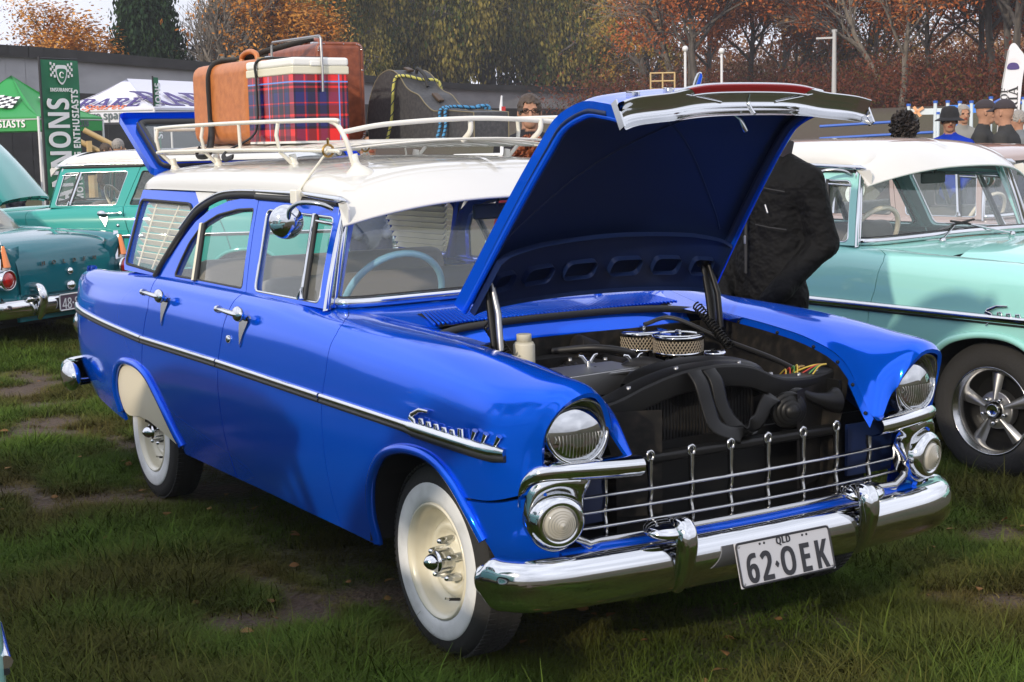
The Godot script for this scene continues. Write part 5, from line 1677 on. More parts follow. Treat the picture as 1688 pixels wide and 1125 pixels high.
func build_cars() -> void:
	car_shapes()
	var hero := thing("station_wagon", "blue station wagon with white roof and its bonnet propped wide open", "car")
	build_car(hero, M.blue, {"hero": true, "wagon": true, "bonnet": 1.0, "plate": "62\u00b7OEK", "wheels": "white"})
	
	var a := thing("sedan", "pale mint green car with white roof and five-spoke wheels, right of the blue wagon", "car", "", V(-.646, .024, -3.201), deg_to_rad(6.43))
	build_car(a, M.mint, {"wagon": false, "wheels": "mag", "script": true})
	for q in [[-.80, .16, .5], [-.86, -.04, .2]]:      # papers on its dashboard
		var pm := MB.new(); pm.box(V(q[0], 1.035, q[1]), V(.17, .003, .24), Basis(V(0, 1, 0), q[2]) * Basis(V(0, 0, 1), -.12))
		obj("paper_sheet", pm, M.paper, a)
	var b := thing("station_wagon", "bright teal wagon with white roof, parked far left with its bonnet up", "car", "", V(-11.218, .024, -.71), deg_to_rad(-128.52))
	build_car(b, M.teal, {"wagon": true, "wheels": "plain", "bonnet": 1.0, "mirror": false})
	var c := thing("sedan", "dark teal sedan seen from behind, amber tail lamps, maroon number plate", "car", "", V(-11.617, -.11, 1.52), deg_to_rad(-147.93))
	build_car(c, M.deep_teal, {"wagon": false, "wheels": "plain", "boot_letters": "HOLDEN", "plate": "48\u00b7838", "mirror": false})
	var d := thing("sedan", "mint green sedan of which only a front corner shows at the lower left edge", "car", "", V(.95, .0, 3.257), 0.0)
	build_car(d, M.mint, {"wagon": false, "wheels": "plain", "bonnet": 1.0})
	var e := thing("sedan", "dusty pink sedan behind the mint green car, round sticker on its side window", "car", "", V(-2.5, -.05, -6.25), deg_to_rad(8.0))
	build_car(e, M.dusty_pink, {"wagon": false, "wheels": "plain", "visor": false, "roof": M.dusty_pink, "mirror": false})
	var sk := MB.new(); var c0 := gh(Vector2(-1.93, 1.20))
	sk.lathe([[.0, .006], [.085, .006], [.085, .0]], 28, Transform3D(Basis(V(1, 0, 0), V(0, .33, .94).normalized(), V(0, -.94, .33).normalized()), c0 + V(0, 0, -.012))); obj("sticker", sk, M.paper, e)
	sk = MB.new(); sk.rbox(c0 + V(0, .0, -.004), V(.09, .03, .004), .0015, Basis(V(1, 0, 0), -.33)); sk.rbox(c0 + V(.0, .02, -.011), V(.05, .02, .004), .0015, Basis(V(1, 0, 0), -.33)); obj("sticker_print", sk, M.print_orange, e)
	var f := thing("station_wagon", "white-roofed car at the right edge, behind the mint green car", "car", "", V(1.6, .0, -9.0), deg_to_rad(6.0))
	build_car(f, M.mint, {"wagon": true, "wheels": "plain"})

# ---------------------------------------------------------------- ground and grass
var GN: FastNoiseLite
func ground_h(x: float, z: float) -> float:
	var far := 2.3 * smoothstep(-14.0, -38.0, z) + .10 * smoothstep(-7.0, -8.8, z)
	return far + (GN.get_noise_2d(x * 1.0, z * 1.0)) * .035 * (1.0 if Vector2(x + 1.3, z).length() > .1 else 0.0)

func turf(x: float, z: float) -> float:      # 0 bare soil .. 1 thick grass
	var a := GN.get_noise_2d(x * 3.0 + 40, z * 3.0)
	var b := GN.get_noise_2d(x * 11.0, z * 11.0 - 70)
	return clampf(.70 + a * 1.1 + b * .8, 0, 1)

func build_setting() -> void:
	GN = FastNoiseLite.new(); GN.seed = 4; GN.frequency = 0.13; GN.fractal_octaves = 4
	var m := MB.new()
	# one sheet, finer near the cars
	var xs := []; var zs := []
	var steps := func(lo: float, hi: float, a: float, b: float, fine: float) -> Array:
		var out := []; var x := lo
		while x < hi:
			out.append(x)
			var dist := maxf(maxf(a - x, x - b), 0.0)
			x += fine + dist * .22
		out.append(hi)
		return out
	xs = steps.call(-260.0, 120.0, -9.0, 3.0, .09); zs = steps.call(-260.0, 120.0, -5.0, 3.2, .09)
	for i in xs.size():
		for j in zs.size():
			var x: float = xs[i]; var z: float = zs[j]
			var e := .2
			var nn := V(ground_h(x - e, z) - ground_h(x + e, z), 2 * e, ground_h(x, z - e) - ground_h(x, z + e)).normalized()
			var t := turf(x, z)
			var soil := Color(.085, .052, .034); var gr := Color(.036, .050, .010).lerp(Color(.062, .055, .018), clampf(.5 + GN.get_noise_2d(x * 2, z * 2 + 31) * 1.6, 0, 1))
			m.col = soil.lerp(gr.lerp(Color(.085, .082, .028), smoothstep(12.0, 20.0, Vector2(x - 4, z - 3).length())), smoothstep(.25, .6, t))
			m.vert(V(x, ground_h(x, z), z), nn)
	var w := zs.size()
	for i in xs.size() - 1:
		for j in w - 1: m.quad(i * w + j, i * w + j + 1, (i + 1) * w + j + 1, (i + 1) * w + j)
	structure("ground", m, M.soil, "trodden grass of the show field with bare brown soil patches")
	# the long pale wall round the ground, with its dark coping and dark base
	var line := [V(-38, 0, 6), V(-41, 0, -4), V(-42.94, 0, -8.67), V(-45.4, 0, -11.75), V(-50.07, 0, -16.9), V(-59.1, 0, -27.6), V(-69.6, 0, -39.7), V(-75, 0, -51.4), V(-82, 0, -63), V(-92, 0, -80)]
	line = spline(line, 5)
	var wl := thing("boundary_wall", "long pale grey wall with dark coping curving behind the whole field", "wall")
	for q in [["wall_face", 1.2, 4.30, 0.0, M.pale_wall], ["coping", 4.28, 4.62, .16, M.dark_wall], ["base_course", -.5, 3.28, .10, M.dark_wall]]:
		m = MB.new()
		for i in line.size() - 1:
			var a: Vector3 = line[i]; var b: Vector3 = line[i + 1]
			var sd := (b - a).cross(Vector3.UP).normalized()
			if sd.x < 0: sd = -sd
			var f: Vector3 = sd * (.15 + q[3])
			m.face([a + V(0, q[1], 0) + f, b + V(0, q[1], 0) + f, b + V(0, q[2], 0) + f, a + V(0, q[2], 0) + f], sd)
			m.face([a + V(0, q[1], 0) - sd * .15, b + V(0, q[1], 0) - sd * .15, b + V(0, q[2], 0) - sd * .15, a + V(0, q[2], 0) - sd * .15], -sd)
			m.face([a + V(0, q[2], 0) + f, b + V(0, q[2], 0) + f, b + V(0, q[2], 0) - sd * .15, a + V(0, q[2], 0) - sd * .15], Vector3.UP)
		obj(q[0], m, q[4], wl)

func tuft(sd: int, blades: int, tall: float) -> ArrayMesh:
	var r := RandomNumberGenerator.new(); r.seed = sd
	var m := MB.new()
	for i in blades:
		var an := r.randf() * TAU; var dir := V(cos(an), 0, sin(an)); var side := V(-dir.z, 0, dir.x)
		var root := V(r.randfn(0, .028), -.01, r.randfn(0, .028))
		var h := tall * r.randf_range(.55, 1.15); var lean := r.randf_range(.5, 2.1); var wd := r.randf_range(.0016, .0030)
		var pts := []
		for k in 4:
			var t := k / 3.0
			pts.append(root + dir * (h * lean * t * t * .8) + V(0, h * t * (1.0 - .28 * lean * t * .8), 0))
		m.col = Color(1, 1, 1) * r.randf_range(.7, 1.25)
		if r.randf() < .12: m.col = Color(2.0, 1.45, 1.0) * r.randf_range(.7, 1.1)
		var f := m.v.size()
		for k in 4:
			var ww := wd * (1.0 - k / 3.3)
			var nn := (V(0, 1, 0) + dir * -.5).normalized()
			m.vert(pts[k] - side * ww, nn); m.vert(pts[k] + side * ww, nn)
		for k in 3: m.quad(f + k * 2, f + k * 2 + 1, f + k * 2 + 3, f + k * 2 + 2)
	return m.mesh()

func build_grass() -> void:
	var r := RandomNumberGenerator.new(); r.seed = 99
	var cam := Vector2(4.05, 3.01); var fw := Vector2(-.8476, -.5306); var sd := Vector2(.5306, -.8476)
	var kinds := [tuft(1, 18, .055), tuft(2, 18, .075), tuft(3, 14, .105), tuft(4, 20, .035)]
	var put := [[], [], [], []]; var tint := [[], [], [], []]
	var n := 0
	while n < 210000:
		n += 1
		var dp := 2.2 + 12.0 * pow(r.randf(), 1.35)
		var p := cam + fw * dp + sd * r.randf_range(-.43, .43) * dp
		var t := turf(p.x, p.y)
		if r.randf() > smoothstep(.18, .62, t) * 1.05: continue
		var shade := Vector2((p.x + 1.3) / 2.6, p.y / .8).length()
		if shade < .95 and r.randf() < .85: continue          # little grows where the wagon stands for the day
		var k := 3 if t < .45 else (0 if r.randf() < .5 else (1 if r.randf() < .7 else 2))
		var s := r.randf_range(.65, 1.15) * (1.0 + .5 * smoothstep(.7, 1.0, t))
		if absf(p.y) < .95 and p.x > -3.8 and p.x < .8: s *= .6
		var b := Basis(Vector3.UP, r.randf() * TAU).scaled(V(s, s * r.randf_range(.75, 1.15), s)) * Basis(V(1, 0, 0), r.randfn(0, .15))
		put[k].append(Transform3D(b, V(p.x, ground_h(p.x, p.y), p.y)))
		var lush := clampf(.5 + GN.get_noise_2d(p.x * 5, p.y * 5 + 13) * 1.8, 0, 1)
		tint[k].append(Color(.070, .068, .018).lerp(Color(.066, .110, .018), lush).lerp(Color(.16, .11, .045), .6 * smoothstep(.65, .3, t)) * r.randf_range(.65, 1.35))
	var g := Node3D.new(); g.name = "grass"; add_child(g)
	g.set_meta("kind", "stuff"); g.set_meta("label", "long and short green grass over the show field"); g.set_meta("category", "grass")
	for k in 4:
		var mm := MultiMesh.new(); mm.transform_format = MultiMesh.TRANSFORM_3D; mm.use_colors = true; mm.mesh = kinds[k]
		mm.instance_count = put[k].size()
		for i in put[k].size():
			mm.set_instance_transform(i, put[k][i]); mm.set_instance_color(i, tint[k][i])
		var o := MultiMeshInstance3D.new(); o.name = "tufts"; o.multimesh = mm; o.material_override = M.grass_blade
		o.set_meta("kind", "stuff"); g.add_child(o, true)

	# fallen leaves
	var lm := MB.new()
	lm.grid(func(a: float, b: float): return V((a - .5) * .05, .006 * sin(a * PI) + .004 * b, (b - .5) * .034 * (1.0 - pow(absf(a * 2 - 1), 2.0) + .02)), 4, 2)
	var fm := MultiMesh.new(); fm.transform_format = MultiMesh.TRANSFORM_3D; fm.use_colors = true; fm.mesh = lm.mesh(); fm.instance_count = 420
	for i in 420:
		var dp := 2.4 + 9.0 * r.randf(); var p := cam + fw * dp + sd * r.randf_range(-.43, .43) * dp
		fm.set_instance_transform(i, Transform3D(Basis(Vector3.UP, r.randf() * TAU) * Basis(V(1, 0, 0), r.randfn(0, .4)) * Basis.from_scale(Vector3.ONE * r.randf_range(.5, 1.1)), V(p.x, ground_h(p.x, p.y) + r.randf_range(.012, .04), p.y)))
		fm.set_instance_color(i, Color(.14, .07, .03).lerp(Color(.22, .13, .05), r.randf()))
	var fl := MultiMeshInstance3D.new(); fl.name = "fallen_leaves"; fl.multimesh = fm; fl.material_override = M.leaf
	fl.set_meta("kind", "stuff"); fl.set_meta("label", "small dry fallen leaves scattered through the grass"); fl.set_meta("category", "leaves"); add_child(fl)

# ---------------------------------------------------------------- luggage on the roof
func rail(m: MB, pts: Array, r := .0088, per := 5) -> void: m.tube(spline(pts, per), r, 8)

func build_luggage() -> void:
	var R := thing("roof_rack", "white tubular roof rack clamped over the blue wagon's roof", "roof rack")
	var m := MB.new()
	# upper and lower rails run round the rack
	var loop := func(y: float, inset: float, front_y: float) -> Array:
		return [V(-1.06, y - .01, .545 - inset), V(-1.15, y, .555 - inset), V(-2.0, y + .005, .565 - inset), V(-2.9, y, .56 - inset), V(-3.02, y - .01, .50 - inset), V(-3.06, y - .01, 0), V(-3.02, y - .01, -.50 + inset), V(-2.9, y, -.56 + inset), V(-2.0, y + .005, -.565 + inset), V(-1.15, y, -.555 + inset), V(-1.06, y - .01, -.545 + inset)]
	m = MB.new(); rail(m, loop.call(1.69, 0.0, 0.0)); obj("top_rail", m, M.rack_paint, R)
	m = MB.new(); rail(m, loop.call(1.578, .0, 0.0), .0082); obj("lower_rail", m, M.rack_paint, R)
	for s in [1.0, -1.0]:
		m = MB.new(); rail(m, [V(-1.13, 1.688, .55 * s), V(-1.07, 1.668, .545 * s), V(-1.035, 1.61, .53 * s), V(-1.03, 1.52, .505 * s)], .0095); obj("front_leg", m, M.rack_paint, R)
		for x in [-1.58, -2.40, -2.99]:
			m = MB.new()
			m.tube([V(x, 1.69, .56 * s), V(x - .005, 1.64, .568 * s), V(x, 1.578, .558 * s), V(x, 1.52, .50 * s)], .0085, 8); obj("post", m, M.rack_paint, R)
		m = MB.new(); m.tube([V(-1.98, 1.69, .563 * s), V(-1.98, 1.578, .56 * s)], .008, 8); obj("post", m, M.rack_paint, R)
		for x in [-1.03, -1.58, -2.40, -2.96]:
			m = MB.new(); m.lathe([[.066, -.02], [.054, .002], [.034, .016], [.019, .028], [.0145, .042], [.0145, .07], [.0, .07]], 20, Transform3D(Basis(V(1, 0, 0), .22 * s), V(x, 1.495 if x > -2.9 else 1.475, .49 * s))); obj("foot", m, M.rack_paint, R)
	# the front hoop and its stays, then the flat slats of the floor
	m = MB.new(); rail(m, [V(-1.05, 1.645, .535), V(-1.01, 1.672, .36), V(-.99, 1.688, 0), V(-1.01, 1.672, -.36), V(-1.05, 1.645, -.535)], .0095, 8); obj("front_hoop", m, M.rack_paint, R)
	for s in [1.0, -1.0]:
		m = MB.new(); rail(m, [V(-1.0, 1.684, -.14 + .16 * s), V(-1.005, 1.64, -.14 + .16 * s), V(-1.06, 1.605, -.14 + .16 * s)], .0105); obj("hoop_stay", m, M.rack_paint, R)
	for i in 13:
		var x := -1.06 - i * .155
		m = MB.new()
		var pts := []
		for k in 13:
			var z := lerpf(-.55, .55, k / 12.0); pts.append(V(x - .10 * pow(absf(z) / .55, 2.0) * (1.0 if i < 4 else .0) + (.07 if i == 0 else 0.0), 1.578 + .034 * (1 - pow(z / .55, 2.0)), z))
		m.tube(pts, .02, 6, false, Vector2(.25, 1.5), V(0, 1, 0)); obj("slat", m, M.rack_paint, R)
	for q in [[V(-1.13, 1.578, .56), V(-1.19, 1.50, .60), V(-1.235, 1.42, .645)], [V(-2.93, 1.578, -.50), V(-2.95, 1.5, -.55), V(-2.97, 1.42, -.62)], [V(-1.13, 1.578, -.56), V(-1.19, 1.50, -.60), V(-1.235, 1.42, -.645)], [V(-2.62, 1.69, -.56), V(-2.66, 1.60, -.58), V(-2.70, 1.42, -.63)]]:
		m = MB.new(); m.tube(q, .005, 6); obj("tie_rod", m, M.rack_paint, R)
		m = MB.new(); m.rbox(q[2] + V(0, -.012, .004 * signf(q[2].z)), V(.055, .055, .03), .006); obj("gutter_clamp", m, M.rack_paint, R)
		m = MB.new()
		var lp := []
		for i in 12: lp.append(q[0] + V(0, cos(TAU * i / 12) * .022, sin(TAU * i / 12) * .022))
		m.tube(lp, .005, 6, true); m.tube([q[0] + V(0, .02, 0), q[0] + V(.01, .045, .005)], .005, 6); obj("hook_bolt", m, M.brass, R)
	var fl := 1.606
	# tan suitcase
	var s := thing("suitcase", "tan leather suitcase upright at the rear of the roof rack", "suitcase", "", V(-2.61, fl, .315), 0.0)
	m = MB.new(); m.rbox(V(0, .185, 0), V(.72, .37, .17), .055, Basis(), true); obj("shell", m, M.tan_leather, s)
	m = MB.new(); var lp2 := []
	for p in rounded([Vector2(-.355, .008), Vector2(.355, .008), Vector2(.355, .362), Vector2(-.355, .362)], .06): lp2.append(V(p.x, p.y, -.02))
	m.tube(lp2, .010, 6, true); obj("seam_piping", m, M.brown_leather, s)
	m = MB.new(); rail(m, [V(.02, .372, -.03), V(.02, .395, -.03), V(.07, .412, -.03), V(.14, .414, -.03), V(.19, .398, -.03), V(.20, .372, -.03)], .012); obj("handle", m, M.tan_leather, s)
	for x in [.0, .24, -.12, .33]:
		m = MB.new(); m.rbox(V(x, .373, -.03), V(.045, .02, .03), .006); obj("catch", m, M.brass if absf(x) < .3 else M.dull_chrome, s)
	# tartan cool box
	var c := thing("cool_box", "red and navy tartan cool box with white lid and wire handle", "cool box", "", V(-1.985, fl, .29), deg_to_rad(1.5))
	m = MB.new()
	for q in [[V(-.225, 0, .125), V(.45, 0, 0)], [V(.225, 0, .125), V(0, 0, -.25)], [V(.225, 0, -.125), V(-.45, 0, 0)], [V(-.225, 0, -.125), V(0, 0, .25)]]:
		var b := m.v.size(); var L: float = q[1].length(); var nn: Vector3 = q[1].cross(Vector3.UP).normalized() * -1
		if nn.dot(q[0] + q[1] * .5) < 0: nn = -nn
		for k in [[0, 0], [1, 0], [1, 1], [0, 1]]:
			m.vert(q[0] + q[1] * k[0] + V(0, .01 + .275 * k[1], 0), nn, Vector2(k[0] * L / .50 + .1, 1.0 - k[1] * .275 / .50))
		m.quad(b, b + 1, b + 2, b + 3)
	obj("body", m, M.tartan, c)
	m = MB.new(); m.box(V(0, .006, 0), V(.448, .012, .248)); obj("base", m, M.cooler_white, c)
	m = MB.new(); m.rbox(V(0, .298, 0), V(.462, .034, .262), .006); obj("collar", m, M.cooler_cream, c)
	m = MB.new(); m.rbox(V(0, .332, 0), V(.462, .036, .262), .012, Basis(), true); obj("lid", m, M.cooler_white, c)
	m = MB.new(); m.rbox(V(.228, .325, .02), V(.016, .022, .06), .006); obj("lid_catch", m, M.cooler_white, c)
	m = MB.new(); m.tube([V(.242, .21, .0), V(.245, .30, .0), V(.238, .425, .0), V(.225, .437, .0), V(-.02, .437, 0), V(-.225, .437, .0), V(-.238, .425, 0), V(-.245, .30, 0), V(-.242, .21, 0)], .0055, 8); obj("handle", m, M.steel, c)
	# brown trunk
	var t := thing("trunk", "brown leather trunk with studded corners standing behind the tartan cool box", "trunk", "", V(-2.58, fl, -.075), 0.0)
	m = MB.new(); m.rbox(V(0, .225, 0), V(.56, .45, .23), .03, Basis(), true); obj("shell", m, M.brown_leather, t)
	for x in [.265, -.265]:
		m = MB.new()
		lp2 = []
		for p in rounded([Vector2(-.108, .008), Vector2(.108, .008), Vector2(.108, .442), Vector2(-.108, .442)], .03): lp2.append(V(x, p.y, p.x))
		m.tube(lp2, .012, 6, true); obj("edge_binding", m, M.brown_leather, t)
		for i in 26:
			var p: Vector3 = lp2[int(i * lp2.size() / 26.0)].lerp(lp2[(int(i * lp2.size() / 26.0) + 1) % lp2.size()], fposmod(i * lp2.size() / 26.0, 1.0))
			m = MB.new(); m.ball(p + V(.008 * signf(x), 0, 0), V(.005, .005, .005), 6); obj("stud", m, M.dull_chrome, t)
	for z in [.07, .0, -.07]:
		m = MB.new(); m.rbox(V(.15, .452, z), V(.03, .012, .03), .004); obj("latch", m, M.dull_chrome, t)
	m = MB.new(); rail(m, [V(-.10, .45, 0), V(-.08, .475, 0), V(.04, .475, 0), V(.06, .45, 0)], .010); obj("handle", m, M.brown_leather, t)
	# instrument case
	var g := thing("instrument_case", "dark grey guitar-shaped instrument case lying on edge on the rack", "instrument case", "", V(0, fl, -.36), 0.0)
	var o := [Vector2(-2.27, .0), Vector2(-2.285, .10), Vector2(-2.25, .20), Vector2(-2.17, .285), Vector2(-2.06, .315), Vector2(-1.97, .29), Vector2(-1.91, .24), Vector2(-1.86, .215), Vector2(-1.79, .195), Vector2(-1.73, .155), Vector2(-1.66, .125), Vector2(-1.56, .125), Vector2(-1.44, .118), Vector2(-1.345, .112), Vector2(-1.33, .10), Vector2(-1.33, .0)]
	var top := flat_spline(o, 4, false)
	var poly := PackedVector2Array(top)
	m = MB.new(); m.prism(poly, .17, Transform3D(Basis.IDENTITY, V(0, 0, 0)), .003); obj("shell", m, M.black_case, g)
	for z in [.168, .002]:
		m = MB.new(); var e := []
		for p in poly: e.append(V(p.x, p.y, z))
		m.tube(e, .003, 5); obj("edge_piping", m, M.case_piping, g)
	m = MB.new(); rail(m, [V(-1.985, .30, .07), V(-1.97, .318, .07), V(-1.91, .285, .07), V(-1.885, .235, .07)], .008); obj("handle", m, M.rubber, g)
	m = MB.new(); m.rbox(V(-1.76, .185, .09), V(.07, .012, .03), .004, Basis(V(0, 0, 1), -.5)); m.rbox(V(-2.0, .315, .1), V(.05, .012, .03), .004, Basis(V(0, 0, 1), -.3)); obj("latch", m, M.hair_brown, g)
	# ropes and straps holding it all down
	var rope := func(called: String, label: String, pts: Array, ma: Material, mb: Material):
		var th := thing(called, label, "rope")
		var a := MB.new(); var path := spline(pts, 8); a.tube(path, .0068, 6); obj("core", a, ma, th)
		var b := MB.new(); var hel := []
		for i in path.size() * 3:
			var f := i / 3.0; var k := mini(int(f), path.size() - 2)
			var p: Vector3 = path[k].lerp(path[k + 1], f - k); var tt: Vector3 = (path[k + 1] - path[k]).normalized()
			var e := tt.cross(V(.3, .5, .8)).normalized(); var h := tt.cross(e)
			hel.append(p + (e * cos(i * .9) + h * sin(i * .9)) * .005)
		b.tube(hel, .0033, 5); obj("fleck", b, mb, th)
	rope.call("rope", "yellow flecked rope over the instrument case's wide end", [V(-2.03, fl + .0, -.155), V(-2.01, fl + .10, -.172), V(-1.975, fl + .26, -.172), V(-1.945, fl + .285, -.20), V(-1.92, fl + .268, -.28), V(-1.90, fl + .25, -.36), V(-1.93, fl + .10, -.375), V(-1.95, fl, -.38)], M.rope_yellow, M.rope_dark)
	rope.call("rope", "blue flecked rope looped over the instrument case's neck", [V(-1.58, fl + .0, -.155), V(-1.575, fl + .06, -.172), V(-1.57, fl + .125, -.172), V(-1.55, fl + .14, -.21), V(-1.54, fl + .135, -.30), V(-1.535, fl + .135, -.37), V(-1.55, fl + .02, -.378)], M.rope_blue, M.rope_dark)
	rope.call("rope", "second turn of blue flecked rope beside the first", [V(-1.53, fl + .0, -.155), V(-1.528, fl + .06, -.172), V(-1.525, fl + .125, -.172), V(-1.52, fl + .14, -.21), V(-1.505, fl + .135, -.30), V(-1.50, fl + .135, -.37), V(-1.52, fl + .02, -.378)], M.rope_blue, M.rope_dark)
	var strap := func(called: String, label: String, pts: Array, w: float):
		var th := MB.new(); th.tube(spline(pts, 6), w, 6, false, Vector2(.45, 1.2))
		tag(obj(called, th, M.strap_black), label, "strap")
	strap.call("elastic_strap", "black elastic strap over the tan suitcase, splitting in two near the rail", [V(-2.66, fl - .03, .44), V(-2.69, fl + .06, .412), V(-2.70, fl + .16, .408), V(-2.70, fl + .32, .406), V(-2.69, fl + .378, .36), V(-2.62, fl + .388, .28), V(-2.48, fl + .42, .20), V(-2.30, fl + .465, .06)], .012)
	strap.call("elastic_strap", "short black strap tail in front of the tan suitcase", [V(-2.69, fl + .11, .412), V(-2.64, fl + .05, .425), V(-2.60, fl - .01, .45), V(-2.60, fl - .05, .47), V(-2.72, fl - .05, .475), V(-2.74, fl - .01, .45)], .011)
	strap.call("elastic_strap", "black elastic strap over the tartan cool box, tied to the lower rail", [V(-1.95, fl + .36, .16), V(-2.03, fl + .362, .29), V(-2.085, fl + .352, .422), V(-2.09, fl + .26, .43), V(-2.09, fl + .10, .432), V(-2.12, fl + .03, .45), V(-2.12, fl - .03, .57), V(-2.09, fl - .06, .585), V(-2.04, fl - .05, .57)], .011)

# ---------------------------------------------------------------- people: one smooth body each, meshed from joints and radii
class Flesh:
	var bones := []      # [a, b, ra, rb, colour, flatten]
	func bone(a: Vector3, b: Vector3, ra: float, rb: float, c: Color, flat := V1) -> void: bones.append([a, b, ra, rb, c, flat])
	const V1 := Vector3(1, 1, 1)
	static func dist(p: Vector3, q: Array) -> float:
		var f: Vector3 = q[5]
		var a: Vector3 = q[0] / f; var b: Vector3 = q[1] / f; var pp := p / f
		var ab := b - a
		var t := clampf((pp - a).dot(ab) / maxf(ab.length_squared(), 1e-9), 0.0, 1.0)
		return (pp.distance_to(a + ab * t) - lerpf(q[2], q[3], t)) * minf(f.x, minf(f.y, f.z))
	func mesh_into(m: MB, cell: float, k: float) -> void:
		var lo := Vector3.ONE * 1e9; var hi := -lo
		for q in bones:
			var r: float = maxf(q[2], q[3]) * maxf(q[5].x, maxf(q[5].y, q[5].z)) + cell * 3
			lo = lo.min(q[0] - Vector3.ONE * r).min(q[1] - Vector3.ONE * r); hi = hi.max(q[0] + Vector3.ONE * r).max(q[1] + Vector3.ONE * r)
		var n := Vector3i(((hi - lo) / cell).ceil()) + Vector3i.ONE
		var f := PackedFloat32Array(); f.resize(n.x * n.y * n.z); f.fill(1.0)
		var who := PackedByteArray(); who.resize(f.size())
		var near := PackedFloat32Array(); near.resize(f.size()); near.fill(9.0)
		for bi in bones.size():
			var q = bones[bi]
			var r: float = maxf(q[2], q[3]) * maxf(q[5].x, maxf(q[5].y, q[5].z)) + maxf(k, cell * 2.5)
			var a := Vector3i(((q[0].min(q[1]) - Vector3.ONE * r - lo) / cell).floor()).clamp(Vector3i.ZERO, n - Vector3i.ONE)
			var b := Vector3i(((q[0].max(q[1]) + Vector3.ONE * r - lo) / cell).ceil()).clamp(Vector3i.ZERO, n - Vector3i.ONE)
			for x in range(a.x, b.x + 1):
				for y in range(a.y, b.y + 1):
					for z in range(a.z, b.z + 1):
						var i := (x * n.y + y) * n.z + z
						var d := dist(lo + Vector3(x, y, z) * cell, q)
						if d < near[i]: near[i] = d; who[i] = bi
						var g := f[i]
						var h := maxf(k - absf(d - g), 0.0) / k
						f[i] = minf(d, g) - h * h * k * .25
		var id := {}
		var first := m.v.size()
		var offs := [0, 1, n.z, n.z + 1, n.y * n.z, n.y * n.z + 1, n.y * n.z + n.z, n.y * n.z + n.z + 1]
		for x in n.x - 1:
			for y in n.y - 1:
				for z in n.z - 1:
					var i := (x * n.y + y) * n.z + z
					var inside := 0
					for o in offs:
						if f[i + o] < 0.0: inside += 1
					if inside == 0 or inside == 8: continue
					var sum := Vector3.ZERO; var cnt := 0
					for e in 12:
						var ax := e / 4; var u := (e % 4) / 2; var w := e % 2
						var c0 := Vector3i.ZERO; c0[(ax + 1) % 3] = u; c0[(ax + 2) % 3] = w
						var c1 := c0; c1[ax] = 1
						var fa := f[i + (c0.x * n.y + c0.y) * n.z + c0.z]; var fb := f[i + (c1.x * n.y + c1.y) * n.z + c1.z]
						if (fa < 0.0) != (fb < 0.0):
							var t := fa / (fa - fb)
							sum += Vector3(c0).lerp(Vector3(c1), t); cnt += 1
					var p := lo + (Vector3(x, y, z) + sum / cnt) * cell
					var gx := f[i + n.y * n.z] - f[i] + f[i + n.y * n.z + n.z + 1] - f[i + n.z + 1]
					var gy := f[i + n.z] - f[i] + f[i + n.y * n.z + n.z + 1] - f[i + n.y * n.z + 1]
					var gz := f[i + 1] - f[i] + f[i + n.y * n.z + n.z + 1] - f[i + n.y * n.z + n.z]
					m.col = bones[who[i]][4]
					id[i] = m.vert(p, Vector3(gx, gy, gz).normalized())
		for i in id.keys():
			var z: int = i % n.z; var y: int = (i / n.z) % n.y; var x: int = i / (n.y * n.z)
			var f0 := f[i] < 0.0
			if y > 0 and z > 0 and (f[i + n.y * n.z] < 0.0) != f0: m.quad(id[i], id[i - n.z], id[i - n.z - 1], id[i - 1])
			if x > 0 and z > 0 and (f[i + n.z] < 0.0) != f0: m.quad(id[i], id[i - n.y * n.z], id[i - n.y * n.z - 1], id[i - 1])
			if x > 0 and y > 0 and (f[i + 1] < 0.0) != f0: m.quad(id[i], id[i - n.y * n.z], id[i - n.y * n.z - n.z], id[i - n.z])

